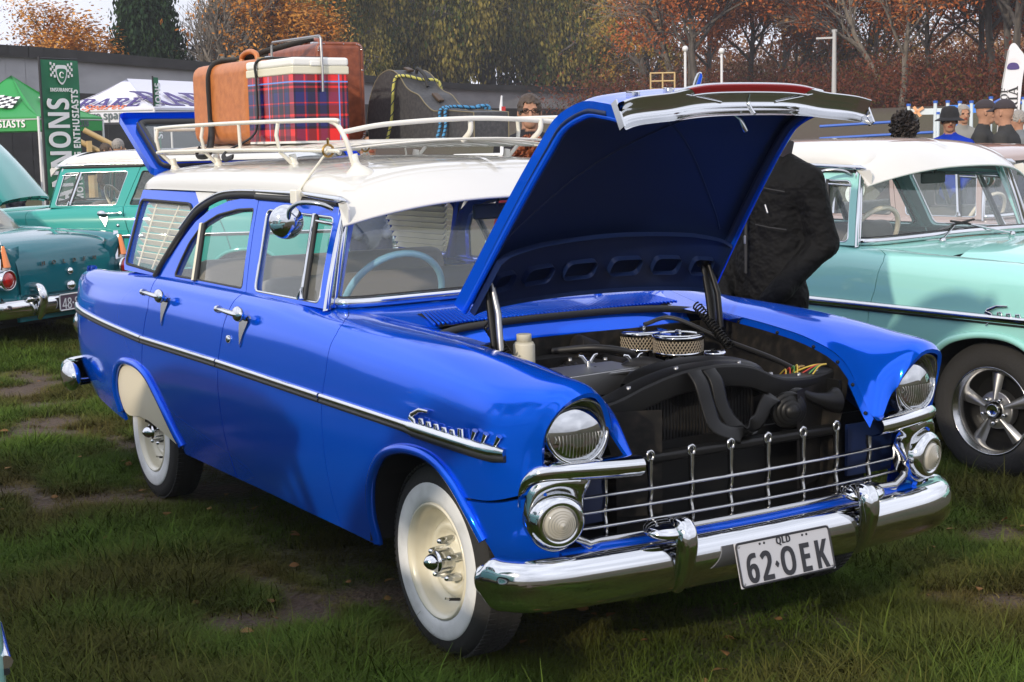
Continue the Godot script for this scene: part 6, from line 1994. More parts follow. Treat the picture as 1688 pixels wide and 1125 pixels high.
# a standing figure facing +z, feet at the origin, hands in the jacket's pockets
func person_body(h: float, build: float, top: Color, legs: Color, skin: Color, turn_head: float, nod := 0.0, shoes := Color(.02, .016, .014)) -> MB:
	var s := h / 1.75; var w := build
	var F := Flesh.new()
	var p := func(x: float, y: float, z: float) -> Vector3: return V(x * w, y, z) * s
	for q in [1.0, -1.0]:
		F.bone(p.call(.095 * q, .90, 0), p.call(.10 * q, .50, .01), .088 * s * w, .062 * s * w, legs)
		F.bone(p.call(.10 * q, .50, .01), p.call(.11 * q, .10, -.01), .062 * s * w, .048 * s, legs)
		F.bone(p.call(.11 * q, .045, -.03), p.call(.125 * q, .035, .12), .046 * s, .036 * s, shoes)
		F.bone(p.call(.190 * q, 1.365, -.01), p.call(.235 * q, 1.12, -.055), .066 * s * w, .060 * s * w, top)
		F.bone(p.call(.02 * q, 1.445, -.02), p.call(.175 * q, 1.375, -.012), .062 * s, .064 * s * w, top)
		F.bone(p.call(.235 * q, 1.12, -.055), p.call(.165 * q, .945, .12), .056 * s * w, .045 * s, top)
		F.bone(p.call(.165 * q, .945, .12), p.call(.12 * q, .90, .145), .046 * s, .042 * s, top)
	F.bone(p.call(0, .93, 0), p.call(0, 1.0, 0), .155 * s * w, .16 * s * w, top, V(1, 1, .72))
	F.bone(p.call(0, 1.05, 0), p.call(0, 1.28, -.005), .158 * s * w, .172 * s * w, top, V(1, 1, .70))
	F.bone(p.call(-.10, 1.335, -.012), p.call(.10, 1.335, -.012), .105 * s * w, .105 * s * w, top, V(1, .9, .95))
	F.bone(p.call(0, 1.40, -.02), p.call(0, 1.475, .0), .075 * s, .060 * s, top)
	F.bone(p.call(0, 1.44, -.005), p.call(0, 1.54, .012), .056 * s, .054 * s, skin)
	var m := MB.new()
	F.mesh_into(m, .0165 * s, .026 * s)
	# head
	var H := Flesh.new()
	H.bone(V(0, .01, -.01), V(0, .035, -.012), .088, .092, skin, V(.86, 1.08, 1.0))
	H.bone(V(0, -.075, .042), V(0, -.03, .03), .045, .062, skin, V(1, 1, .95))
	H.bone(V(0, -.12, -.02), V(0, -.05, -.01), .056, .06, skin)
	H.bone(V(0, .012, .085), V(0, -.028, .108), .009, .015, skin)
	for q in [1.0, -1.0]:
		H.bone(V(.078 * q, .012, -.015), V(.083 * q, -.022, -.01), .013, .010, skin)
		H.bone(V(.030 * q, .028, .074), V(.042 * q, .026, .066), .010, .010, skin)
		H.bone(V(.033 * q, .010, .0755), V(.034 * q, .010, .0755), .0085, .0085, Color(.05, .035, .03))
	H.bone(V(-.018, -.060, .083), V(.018, -.060, .083), .008, .008, Color(skin.r * .62, skin.g * .34, skin.b * .34))
	var hm := MB.new()
	H.mesh_into(hm, .0075, .016)
	hm.moved(Transform3D(Basis(V(0, 1, 0), turn_head) * Basis(V(1, 0, 0), nod) * s, V(0, 1.625, .02) * s))
	var b := m.v.size()
	m.v.append_array(hm.v); m.n.append_array(hm.n); m.c.append_array(hm.c); m.uv.append_array(hm.uv)
	for i in hm.ix: m.ix.append(i + b)
	return m

func add_hair(P: Node3D, s: float, turn_head: float, nod: float, ma: Material, style: String, sd := 1) -> void:
	var n := FastNoiseLite.new(); n.seed = sd; n.frequency = 5.0 if style != "curly" else 16.0
	var xf := Transform3D(Basis(V(0, 1, 0), turn_head) * Basis(V(1, 0, 0), nod) * s, V(0, 1.625, .02) * s)
	var m := MB.new()
	var puff := .007 if style == "short" else (.05 if style == "curly" else .028)
	var low := -.02 if style == "short" else (-.16 if style == "curly" else -.10)
	m.grid(func(a: float, b: float):
		var th := a * PI * .98; var an := b * TAU
		var q := V(sin(th) * cos(an), cos(th), sin(th) * sin(an))
		var face: float = clampf(q.z * 1.6 - .35, 0, 1)                 # hair stays off the face
		var c := V(0, .035, -.012)
		var r := V(.082, .098, .095) + Vector3.ONE * (puff + n.get_noise_3dv(q * .7) * puff * 1.2)
		var pt := c + q * r
		if pt.y < low: pt.y = low + (pt.y - low) * .1
		var lim := lerpf(-1.0, .062 + .02 * n.get_noise_3dv(q), face)
		if pt.y < lim: pt = pt.lerp(V(pt.x * .8, lim, pt.z * .72), clampf(face * 1.5, 0, 1))
		return xf * pt, 26, 40, -1.0)
	obj("hair", m, ma, P)

func add_cap(P: Node3D, s: float, turn_head: float, nod: float, ma: Material, brim: String) -> void:
	var xf := Transform3D(Basis(V(0, 1, 0), turn_head) * Basis(V(1, 0, 0), nod) * s, V(0, 1.625, .02) * s)
	var m := MB.new()
	if brim == "peak":
		m.grid(func(a: float, b: float):
			var th := a * PI * .5; var an := b * TAU
			return xf * (V(0, .045, -.012) + V(sin(th) * cos(an) * .094, cos(th) * .092, sin(th) * sin(an) * .108)), 12, 32, -1.0)
		for o in [0.0, .006]:
			m.grid(func(a: float, b: float):
				var an := lerpf(.5, PI - .5, b)
				return xf * (V(0, .045 + o, -.012) + V(cos(an) * lerpf(.086, .088, a), -.030 * a * a, sin(an) * lerpf(.098, .185, a))), 5, 14)
	else:
		m.lathe([[.0, .165], [.05, .160], [.085, .135], [.098, .08], [.102, .045], [.108, .035], [.135, .025], [.155, .010], [.157, .004], [.135, .015], [.104, .028]], 36, xf)
	obj("hat" if brim != "peak" else "cap", m, ma, P)

func build_people() -> void:
	var skin := Color(.42, .23, .155)
	var man := thing("person", "man in a dark zipped jacket standing behind the raised bonnet, hand in pocket", "person", "", V(-.83, .0, -1.34), deg_to_rad(8))
	obj("body", person_body(1.80, 1.0, Color(.0115, .0102, .0100), Color(.008, .008, .009), skin, -.5), M.jacket, man)
	add_hair(man, 1.80 / 1.75, -.5, 0.0, M.hair_dark, "short")
	var m := MB.new()
	var zp := []
	for y in [1.47, 1.40, 1.30, 1.20, 1.10, 1.0]: zp.append(V(.0, y * 1.03, (.082 if y > 1.45 else (.118 if y > 1.35 else .136)) * 1.03 + .012))
	m.tube(zp, .006, 6); obj("zip", m, M.rubber, man)
	m = MB.new(); m.rbox(V(.0, 1.17, .158), V(.010, .035, .008), .003); m.rbox(V(.0, 1.415, .14), V(.012, .03, .008), .003); m.rbox(V(.10, 1.30, .14), V(.008, .04, .008), .003, Basis(V(0, 0, 1), .4)); obj("zip_pull", m, M.zip, man)
	m = MB.new()
	for q in [[.05, 1.235, .18, 1.215], [.055, 1.395, .17, 1.37]]: m.tube([V(q[0], q[1], .15), V((q[0] + q[2]) / 2, (q[1] + q[3]) / 2, .145), V(q[2], q[3], .11)], .0025, 5)
	obj("chest_seam", m, M.rubber, man)
	m = MB.new()
	m.grid(func(a: float, b: float):
		var an := lerpf(.25, TAU - .25, b) + PI / 2
		return V(cos(an) * lerpf(.085, .098, a) * 1.08, 1.505 + .075 * a + .02 * sin(an), .005 + sin(an) * lerpf(.082, .10, a)), 4, 24)
	obj("collar", m, M.cap_dark, man)
	var list := [
		["man with brown hair and glasses facing the camera beyond the roof rack", V(-5.86, .10, -3.39), 60.0, 1.83, 1.05, Color(.03, .03, .035), "short", M.hair_brown, .0],
		["person with long curly red hair seen from behind, in a red top", V(-3.93, -.06, -2.15), 250.0, 1.62, .98, Color(.20, .02, .02), "curly", M.hair_red, .0],
		["person with dark hair and sunglasses pushed up on the head", V(-6.66, .02, -2.40), 70.0, 1.68, 1.0, Color(.10, .12, .16), "short", M.hair_dark, .2],
		["person with bushy dark hair in a black jacket, left of the playground", V(-6.27, .05, -7.87), 200.0, 1.68, 1.05, Color(.012, .018, .016), "curly", M.hair_dark, .0],
		["person in a cobalt blue jacket and black felt hat", V(-6.63, .16, -8.90), 20.0, 1.64, 1.05, Color(.015, .04, .36), "short", M.hair_dark, .5],
		["bare-headed man in a grey jumper between the black hat and the caps", V(-9.85, .17, -12.73), 60.0, 1.74, 1.0, Color(.22, .22, .21), "short", M.hair_grey, .0],
		["man in dark peaked cap and spectacles facing right in a charcoal jacket", V(-7.04, .10, -9.87), 125.0, 1.80, 1.1, Color(.045, .045, .045), "cap", M.cap_dark, .2],
		["man in dark peaked cap facing left in a charcoal jacket", V(-6.23, .10, -9.24), -65.0, 1.78, 1.12, Color(.05, .05, .048), "cap", M.cap_dark, -.2],
		["grey-haired man at the right edge beyond the capped pair", V(-8.68, .13, -12.41), -40.0, 1.68, 1.0, Color(.16, .17, .18), "short", M.hair_grey, .0],
		["dark-haired person below the green banner in front of the green tent", V(-24.6, -.28, -4.2), 70.0, 1.70, 1.0, Color(.03, .03, .04), "short", M.hair_dark, .3],
		["grey-haired person with a dark coat at the white tent's corner", V(-18.80, .0, -4.31), 200.0, 1.70, 1.05, Color(.02, .02, .025), "short", M.hair_grey, .0],
		["brown-haired person looking sideways under the green tent", V(-20.77, .0, -4.73), 150.0, 1.64, 1.0, Color(.05, .03, .02), "short", M.hair_brown, .0]]
	for i in list.size():
		var q = list[i]
		var P := thing("person", q[0], "person", "", q[1], deg_to_rad(q[2]))
		var s: float = q[3] / 1.75
		obj("body", person_body(q[3], q[4], q[5], Color(.03, .035, .06), skin * (0.9 + .03 * (i % 4)), q[8]), M.person, P)
		if q[6] == "cap": add_cap(P, s, q[8], 0.0, q[7], "peak")
		else: add_hair(P, s, q[8], 0.0, q[7], q[6], i)
		if i == 4: add_cap(P, s, q[8], 0.0, M.felt_black, "round")
		if i in [0, 2, 6]:
			m = MB.new(); var hx := Transform3D(Basis(V(0, 1, 0), q[8]) * s, V(0, 1.625, .02) * s)
			for k in [1.0, -1.0]:
				var lp := []
				var lift := .075 if i == 2 else 0.0
				for j in 12: lp.append(hx * V(.034 * k + cos(TAU * j / 12) * .024, .010 + lift + sin(TAU * j / 12) * .017, .098 - lift * .35))
				if i == 2: m.ball(hx * V(.034 * k, .085, .078), V(.028, .02, .012), 8)
				m.tube(lp, .003, 5, true)
				m.tube([hx * V(.058 * k, .012 + lift, .092 - lift * .35), hx * V(.088 * k, .012 + lift, -.01)], .003, 5)
			m.tube([hx * V(-.012, .012, .1), hx * V(.012, .012, .1)], .003, 5)
			obj("glasses", m, M.black_paint, P)

# ---------------------------------------------------------------- tents, banners, playground
func sheet(a: Vector3, b: Vector3, c: Vector3, d: Vector3, sag := 0.0) -> MB:      # a cloth panel a-b along the bottom, d-c along the top
	var m := MB.new()
	var nn := (b - a).cross(d - a).normalized()
	m.grid(func(u: float, v: float):
		return a.lerp(b, u).lerp(d.lerp(c, u), v) - nn * sag * sin(v * PI) * 1.0, 8, 8)
	return m

func on_cloth(called: String, s: String, hgt: float, ma: Material, par: Node, a: Vector3, b: Vector3, top: Vector3, u: float, v: float, lift := .03, serif := false, slant := 0.0, sx := 1.0, bold := true) -> void:
	# lettering that lies on the panel through a, b and top; u along a-b, v up
	var x := (b - a).normalized(); var mid := (a + b) / 2; var y := (top - mid); y = (y - x * y.dot(x)).normalized()
	var nn := x.cross(y)
	var at := a.lerp(b, u) + y * v + nn * lift
	var o := letters(called, s, hgt, ma, par, Transform3D(Basis(x * sx, y + x * slant, nn), at), .01, bold, serif)
	o.name = called

func canopy(T: Node3D, corners: Array, ridge: Array, drop: float, ma: Material, sag: float) -> void:
	# four sloping panels from the eaves to a peak (or to a ridge of two peaks), a valance below each, a leg at every corner
	for i in 4:
		var a: Vector3 = corners[i]; var b: Vector3 = corners[(i + 1) % 4]
		var ta: Vector3 = ridge[[0, 0, 1, 1][(i + 0) % 4]]; var tb: Vector3 = ridge[[0, 1, 1, 0][i]]
		obj("roof_panel", sheet(a, b, tb, ta, sag), ma, T)
		obj("valance", sheet(a + V(0, -drop, 0), b + V(0, -drop, 0), b, a), ma, T)
		var m := MB.new(); m.tube([V(a.x, ground_h(a.x, a.z), a.z) * 1.0, a], .025, 6); obj("leg", m, M.pole_white, T)
	var m2 := MB.new()
	for i in 4: m2.tube([corners[i] + V(0, -.05, 0), corners[(i + 1) % 4] + V(0, -.05, 0)], .015, 5)
	obj("frame", m2, M.pole_grey, T)

func shield(par: Node, xf: Transform3D, k: float) -> void:
	var m := MB.new(); m.prism(flat_spline([Vector2(-.10, .12), Vector2(0, .135), Vector2(.10, .12), Vector2(.10, .0), Vector2(.06, -.10), Vector2(0, -.15), Vector2(-.06, -.10), Vector2(-.10, .0)], 3), .004, xf * Transform3D(Basis.from_scale(V(k, k, 1)), Vector3.ZERO)); obj("crest", m, M.print_white, par)
	m = MB.new(); m.prism(flat_spline([Vector2(-.08, .07), Vector2(0, .085), Vector2(.08, .07), Vector2(.08, .0), Vector2(.045, -.085), Vector2(0, -.12), Vector2(-.045, -.085), Vector2(-.08, .0)], 3), .004, xf * Transform3D(Basis.from_scale(V(k, k, 1)), V(0, 0, .004))); obj("crest_field", m, M.banner_green, par)
	m = MB.new(); var arc := []
	for i in 12: arc.append(xf * (V(cos(.5 + i * .45) * .035, sin(.5 + i * .45) * .04 - .01, .008 / k) * k))
	m.tube(arc, .010 * k, 5); obj("crest_device", m, M.print_white, par)
	for s in [1.0, -1.0]:
		m = MB.new()
		for i in 3:
			for j in 5:
				if (i + j) % 2 == 0:
					m.box(xf * (V(s * (.125 + i * .032), .14 - j * .042 + i * .008, .003) * k), V(.03 * k, .04 * k, .004), xf.basis)
		obj("chequered_flag", m, M.print_white, par)

func build_showground() -> void:
	var m: MB
	var g := thing("gazebo", "green gazebo tent with chequered flag prints at the far left", "tent")
	var c := V(-26.5, 0, -4.75); var hd := 1.75
	var cs := [c + V(0, 2.17, hd), c + V(hd, 2.17, 0), c + V(0, 2.17, -hd), c + V(-hd, 2.17, 0)]
	canopy(g, cs, [c + V(0, 3.0, 0), c + V(0, 3.0, 0)], .26, M.vinyl_green, .10)
	var pk := c + V(0, 3.0, 0)
	on_cloth("lettering", "ENTHUSIASTS", .13, M.print_white, g, cs[0] + V(0, -.26, 0), cs[1] + V(0, -.26, 0), cs[1], .66, .13, .02)
	on_cloth("lettering", "SHANNONS CLUB", .11, M.print_grey, g, cs[1] + V(0, -.26, 0), cs[2] + V(0, -.26, 0), cs[2], .5, .13, .02)
	for q in [[cs[0], cs[1], .42], [cs[1], cs[2], .40]]:
		var x: Vector3 = (q[1] - q[0]).normalized(); var mid: Vector3 = (q[0] + q[1]) / 2; var y: Vector3 = (pk - mid).normalized(); var nn := x.cross(y)
		m = MB.new(); var mk := MB.new()
		for i in 7:
			for j in 5:
				var p: Vector3 = mid + x * (-.05 + i * .09) + y * (q[2] + j * .075 + sin(i * .9) * .04) - nn * .02
				(m if (i + j) % 2 == 0 else mk).box(p + nn * (.0), V(.09, .075, .012), Basis(x, y, nn))
		obj("chequered_print", m, M.print_white, g); obj("chequered_print", mk, M.print_black, g)
	var w := thing("gazebo", "white gazebo tent with large purple lettering beside the green one", "tent")
	var r0 := V(-28.25, 3.02, -7.62); var rd := V(-.60, 0, -.80); var pp := V(.80, 0, -.60)
	var r1 := r0 + rd * 2.6
	var e := 2.36
	var ws := [r0 - pp * 1.42 - rd * 1.15, r0 + pp * 1.42 - rd * 1.15, r1 + pp * 1.42 + rd * 1.15, r1 - pp * 1.42 + rd * 1.15]
	for i in 4: ws[i].y = e
	canopy(w, ws, [r0, r1], .28, M.vinyl_white, .10)
	on_cloth("lettering", "RARE", .36, M.print_purple, w, ws[0], ws[1], r0, .56, .30, -.02, true, .15, 1.15)
	on_cloth("lettering", "Spares", .20, M.print_orange, w, ws[0], ws[1], r0, .56, .08, .0, true, .3, 1.2, false)
	on_cloth("lettering", "RARE", .72, M.print_purple, w, ws[1], ws[2], r0.lerp(r1, .5), .42, .55, -.03, true, .15, 1.25)
	on_cloth("lettering", "rare spares", .16, M.print_grey, w, ws[0] + V(0, -.28, 0), ws[1] + V(0, -.28, 0), ws[1], .6, .14, .02)
	# banners
	var bn := thing("banner", "tall green banner with white upright lettering and a crest", "banner")
	var b0 := V(-22.02, 0, -4.10); var bx := V(-.30, 0, -.70).normalized(); var bw := .78
	var bt := 3.06
	m = MB.new(); m.grid(func(a: float, b: float): return b0 + bx * bw * a + V(0, lerpf(.7, bt, b), 0) + bx.cross(Vector3.UP) * .02 * sin(b * 7 + a * 2), 4, 16); obj("cloth", m, M.banner_green, bn)
	m = MB.new(); m.tube([b0 - bx * .02, b0 + V(0, bt + .05, 0) - bx * .02], .022, 6); m.tube([b0 + V(0, bt + .02, 0), b0 + bx * bw + V(0, bt + .02, 0)], .012, 5); obj("pole", m, M.print_black, bn)
	var bnn := V(.92, 0, -.39).normalized(); bnn = bx.cross(Vector3.UP); if bnn.x < 0: bnn = -bnn
	var up := Basis(Vector3.UP, bnn.cross(Vector3.UP), bnn)     # lettering that reads upwards
	var rt := (Vector3.UP).cross(bnn)
	var xa := rt
	var sg := 1.0 if bx.dot(rt) > 0 else -1.0
	letters("lettering", "SHANNONS", .44, M.print_white, bn, Transform3D(Basis(Vector3.UP * .70, -rt, bnn), b0 + bx * .30 + V(0, 1.26, 0) + bnn * .04), .008)
	letters("lettering", "FOR MOTORING ENTHUSIASTS", .14, M.print_white, bn, Transform3D(Basis(Vector3.UP * .80, -rt, bnn), b0 + bx * .65 + V(0, 1.45, 0) + bnn * .04), .008)
	shield(bn, Transform3D(Basis(rt, Vector3.UP, bnn), b0 + bx * .40 + V(0, 2.82, 0) + bnn * .035), 1.15)
	letters("lettering", "INSURANCE", .06, M.print_white, bn, Transform3D(Basis(rt, Vector3.UP, bnn), b0 + bx * .38 + V(0, 2.56, 0) + bnn * .04), .006)
	var b2 := thing("banner", "small green banner standing in front of the white tent", "banner")
	m = MB.new(); m.grid(func(a: float, b: float): return V(-26.6, 0, -7.62) + V(-.25, 0, -.20) * a + V(0, lerpf(1.2, 2.98, b), 0), 2, 8); obj("cloth", m, M.banner_green, b2)
	m = MB.new(); m.tube([V(-26.59, 0, -7.61), V(-26.59, 3.0, -7.61)], .018, 6); obj("pole", m, M.print_black, b2)
	letters("lettering", "SHANNONS", .15, M.print_white, b2, Transform3D(Basis(Vector3.UP, -rt, bnn), V(-26.70, 2.3, -7.72) + bnn * .04), .006)
	var f := thing("feather_banner", "white feather banner with black upright lettering at the right edge", "banner")
	var fp := V(-10.17, 0, -13.77); var fr := V(.76, 0, -.65)
	var side := flat_spline([Vector2(0, 1.0), Vector2(.02, 1.6), Vector2(.06, 2.1), Vector2(.12, 2.62), Vector2(.19, 2.74), Vector2(.27, 2.66), Vector2(.345, 2.52), Vector2(.31, 2.2), Vector2(.275, 1.6), Vector2(.24, 1.0)], 4)
	var fx := Transform3D(Basis(fr, Vector3.UP, fr.cross(Vector3.UP)), fp)
	m = MB.new(); m.prism(side, .006, fx); obj("cloth", m, M.banner_white, f)
	m = MB.new(); m.tube([fp, fp + fr * .01 + V(0, 1.6, 0), fp + fr * .06 + V(0, 2.2, 0), fp + fr * .13 + V(0, 2.65, 0)], .012, 6); obj("pole", m, M.pole_grey, f)
	var fn := fr.cross(Vector3.UP)
	letters("lettering", "VICTORIA", .125, M.print_black, f, Transform3D(Basis(Vector3.UP, -fr, fn), fp + fr * .20 + V(0, 1.72, 0) + fn * .01), .005, true, true)
	letters("lettering", "HELD OF", .09, M.print_black, f, Transform3D(Basis(Vector3.UP, -fr, fn), fp + fr * .085 + V(0, 1.86, 0) + fn * .01), .005, true, true)
	m = MB.new(); m.prism(flat_spline([Vector2(-.07, -.03), Vector2(-.06, .04), Vector2(.0, .06), Vector2(.06, .04), Vector2(.075, -.03)], 3), .004, Transform3D(fx.basis, fp + fr * .19 + V(0, 2.42, 0) + fn * .008)); obj("emblem", m, M.print_purple, f)
	m = MB.new(); m.prism(flat_spline([Vector2(-.075, .02), Vector2(-.03, .085), Vector2(.04, .085), Vector2(.085, .02), Vector2(.06, .06), Vector2(-.05, .055)], 3), .004, Transform3D(fx.basis, fp + fr * .19 + V(0, 2.44, 0) + fn * .012)); obj("emblem_arc", m, M.print_orange, f)
	# timber hand rails by the tent
	for k in 2:
		var o := V(-23.83, 0, -4.93) + (V(.15, 0, -.42) if k == 1 else Vector3.ZERO)
		var tr := thing("hand_rail", "pale timber hand rail %s the green banner" % ["just right of", "further right of"][k], "rail")
		m = MB.new(); m.box(o + V(0, .85, 0), V(.08, 1.7, .08)); obj("post", m, M.timber, tr)
		m = MB.new(); m.box(o + V(.1, .72, -.50), V(.08, 1.44, .08)); obj("post", m, M.timber, tr)
		m = MB.new(); m.tube([o + V(-.02, 1.90, .08), o + V(.12, 1.50, -.62)], .05, 4); obj("rail", m, M.timber, tr)
	# poles and frames
	var up1 := thing("utility_pole", "pale utility pole with a short cross arm among the bare trees", "pole", "", V(-39.08, ground_h(-39, -38.7), -38.69))
	m = MB.new(); m.tube([Vector3.ZERO, V(0, 3.0, 0)], [.10, .075], 8); obj("post", m, M.pole_grey, up1)
	m = MB.new(); m.box(V(-.28, 2.72, .2), V(.7, .07, .07), Basis(V(0, 1, 0), .55)); m.box(V(0, 2.98, 0), V(.20, .09, .09)); obj("cross_arm", m, M.pole_grey, up1)
	for q in [[1253, V(-41.6, 0, -33.5), 2.5], [1275, V(-40.8, 0, -34.6), 2.3]]:
		var lp := thing("lamp_post", "slim white lamp post %s in front of the bare trees" % ("on the left" if q[0] == 1253 else "on the right"), "lamp post", "", q[1] + V(0, ground_h(q[1].x, q[1].z), 0))
		m = MB.new(); m.tube([Vector3.ZERO, V(0, q[2], 0)], .05, 6); obj("post", m, M.pole_white, lp)
		m = MB.new(); m.ball(V(0, q[2] + .08, 0), V(.12, .12, .12), 10); obj("globe", m, M.pole_white, lp)
	var fr2 := thing("metal_frame", "cream tubular frame standing up behind the raised bonnet", "frame", "", V(-23.6, 0, -18.45))
	for q in [[-.27, 0, -.27, 3.0], [.27, 0, .27, 3.0], [0, 2.6, 0, 3.0]]: m = MB.new(); m.tube([V(q[0] * .6, q[1], q[0] * -.8), V(q[2] * .6, q[3], q[2] * -.8)], .02, 6); obj("upright", m, M.timber, fr2)
	for y in [2.98, 2.8, 2.62]: m = MB.new(); m.tube([V(-.16, y, .22), V(.16, y, -.22)], .018, 6); obj("rung", m, M.timber, fr2)
	var hp := thing("flag_stick", "thin white stick with a red patch rising beyond the instrument case", "stick", "", V(-5.0, 0, -2.6))
	m = MB.new(); m.tube([Vector3.ZERO, V(0, 1.82, 0), V(.012, 1.90, .0)], [.014, .012, .006], 6); m.box(V(.01, 1.72, -.015), V(.04, .10, .05)); obj("stick", m, M.pole_white, hp)
	m = MB.new(); m.box(V(.0, 1.80, -.012), V(.03, .05, .03)); obj("patch", m, M.fabric_red, hp)
	# playground
	var pg := thing("playground_frame", "blue and white climbing frame of the playground at the right", "playground", "", V(-22.7, ground_h(-22.7, -26.8), -26.8))
	var px := V(.672, 0, -.74); px = V(.74, 0, -.672)
	var base := 2.3 * 0.0
	for q in [[-1.35, .45], [-1.0, .82], [-.28, .6], [-.05, .88], [.24, .86], [.52, .86], [.80, .86], [.98, .95], [1.2, .62], [1.45, .62], [1.75, .92], [-.35, .88]]:
		m = MB.new(); m.tube([px * q[0], px * q[0] + V(0, q[1], 0)], .045, 8); obj("post", m, M.play_white, pg)
		m = MB.new(); m.tube([px * q[0] + V(0, q[1], 0), px * q[0] + V(0, q[1] + .06, 0)], .055, 8); obj("post_cap", m, M.play_blue, pg)
	for q in [[-.05, .98, .62, .82, M.play_panel], [.0, .35, .1, .5, M.play_panel], [1.2, 1.5, .0, .5, M.play_blue], [-.95, -.1, .6, .75, M.play_white]]:
		m = MB.new(); m.box(px * ((q[0] + q[1]) / 2) + V(0, (q[2] + q[3]) / 2, 0), V(q[1] - q[0], q[3] - q[2], .04), Basis(px, Vector3.UP, px.cross(Vector3.UP))); obj("panel", m, q[4], pg)
	for q in [[-3.2, .36, -1.0, .45], [-3.2, .05, -.3, .16], [-1.35, .45, -1.0, .45]]:
		m = MB.new(); m.tube([px * q[0] + V(0, q[1], 0), px * q[2] + V(0, q[3], 0)], .035, 6); obj("rail", m, M.play_blue, pg)
	m = MB.new(); var ar := []
	for i in 12: ar.append(px * lerpf(.98, 1.75, i / 11.0) + V(0, .80 + .16 * sin(PI * i / 11.0), 0))
	m.tube(ar, .035, 6); obj("arch", m, M.play_blue, pg)
	m = MB.new(); m.box(px * -.72 + V(0, .68, .1), V(.36, .07, .05), Basis(px, Vector3.UP, px.cross(Vector3.UP)) * Basis(V(0, 0, 1), .6)); m.box(px * -.72 + V(0, .68, .1), V(.07, .30, .05), Basis(px, Vector3.UP, px.cross(Vector3.UP)) * Basis(V(0, 0, 1), .6)); obj("cross_sign", m, M.play_orange, pg)
	# things on a table beyond the wagon
	var tb := thing("display_table", "white topped table with a lime front edge beyond the wagon's roof", "table", "", V(-4.9, 0, -2.55))
	m = MB.new(); m.rbox(V(0, 1.49, 0), V(.55, .03, .5), .012); obj("top", m, M.cooler_white, tb)
	m = MB.new(); m.box(V(.05, 1.455, .1), V(.50, .035, .42)); obj("edge", m, M.lime, tb)
	for q in [[-.22, -.2], [.22, -.2], [-.22, .2], [.22, .2]]: m = MB.new(); m.tube([V(q[0], 0, q[1]), V(q[0], 1.46, q[1])], .018, 6); obj("leg", m, M.pole_grey, tb)

# ---------------------------------------------------------------- trees
func leaf_clump(sd: int, n: int, spread: float, size: float, droop: float) -> ArrayMesh:
	var r := RandomNumberGenerator.new(); r.seed = sd
	var m := MB.new()
	for i in n:
		var p := V(r.randfn(0, spread), r.randfn(0, spread * (1.0 + droop)), r.randfn(0, spread))
		var b := Basis(V(r.randfn(), r.randfn(), r.randfn()).normalized(), r.randf() * TAU)
		if droop > 0: b = Basis(Vector3.UP, r.randf() * TAU) * Basis(V(1, 0, 0), PI / 2 + r.randfn(0, .4))
		var s := size * r.randf_range(.6, 1.3)
		m.col = Color(1, 1, 1) * r.randf_range(.65, 1.35)
		var nn := b * V(0, 1, 0)
		var f := m.v.size()
		m.vert(p + b * V(0, 0, -s), nn); m.vert(p + b * V(s * .42, 0, 0), nn); m.vert(p + b * V(0, 0, s), nn); m.vert(p + b * V(-s * .42, 0, 0), nn)
		m.quad(f, f + 1, f + 2, f + 3)
	return m.mesh()

func limb(m: MB, tips: Array, r: RandomNumberGenerator, a: Vector3, dir: Vector3, len: float, rad: float, level: int, o: Dictionary) -> void:
	var pts := [a]; var rads := [rad]; var d := dir
	var seg: int = 5 if level < 2 else 3
	for i in seg:
		d = (d + V(r.randfn(), r.randfn(), r.randfn()) * o.wiggle + V(0, o.lift * (1.0 if level < 3 else .3) - o.droop * level * .1, 0)).normalized()
		pts.append(pts[-1] + d * len / seg); rads.append(lerpf(rad, rad * .45, (i + 1.0) / seg))
	m.tube(pts, rads, [8, 6, 4, 3, 3][mini(level, 4)])
	if level >= o.levels:
		for i in range(1, pts.size()): tips.append(pts[i])
		return
	var n: int = o.kids[level]
	for k in n:
		var t := lerpf(o.bare if level == 0 else .25, 1.0, (k + r.randf()) / n)
		var f := t * seg; var i := mini(int(f), seg - 1)
		var p: Vector3 = pts[i].lerp(pts[i + 1], f - i)
		var tt: Vector3 = (pts[i + 1] - pts[i]).normalized()
		var sd := tt.cross(V(r.randfn(), r.randfn(), r.randfn()).normalized()).normalized()
		var ang: float = o.spread * r.randf_range(.6, 1.25)
		limb(m, tips, r, p, (tt * cos(ang) + sd * sin(ang)).normalized(), len * o.shrink * lerpf(1.1, .6, t) * r.randf_range(.8, 1.2), rads[i] * lerpf(.62, .5, t), level + 1, o)

func grow(sd: int, o: Dictionary) -> Array:      # [trunk mesh, crown multimesh]
	var r := RandomNumberGenerator.new(); r.seed = sd
	var m := MB.new(); var tips := []
	limb(m, tips, r, V(0, -.2, 0), Vector3.UP, o.height, o.trunk, 0, o)
	var mm := MultiMesh.new(); mm.transform_format = MultiMesh.TRANSFORM_3D; mm.use_colors = true
	mm.mesh = leaf_clump(sd, o.leaves, o.clump, o.leaf, o.droop)
	var xs := []; var cs := []
	var hue := FastNoiseLite.new(); hue.seed = sd; hue.frequency = .55
	for t in tips:
		for k in o.dense:
			if r.randf() > o.cover: continue
			var p: Vector3 = t + V(r.randfn(), r.randfn() - o.droop * 1.2, r.randfn()) * o.scatter
			var s := r.randf_range(.6, 1.3)
			xs.append(Transform3D(Basis(Vector3.UP, r.randf() * TAU).scaled(Vector3.ONE * s), p))
			cs.append((o.c1 as Color).lerp(o.c2, clampf(.5 + hue.get_noise_3dv(p) * 1.7 + r.randfn(0, .18), 0, 1)) * r.randf_range(.7, 1.3))
	mm.instance_count = xs.size()
	for i in xs.size(): mm.set_instance_transform(i, xs[i]); mm.set_instance_color(i, cs[i])
	return [m.mesh(), mm]

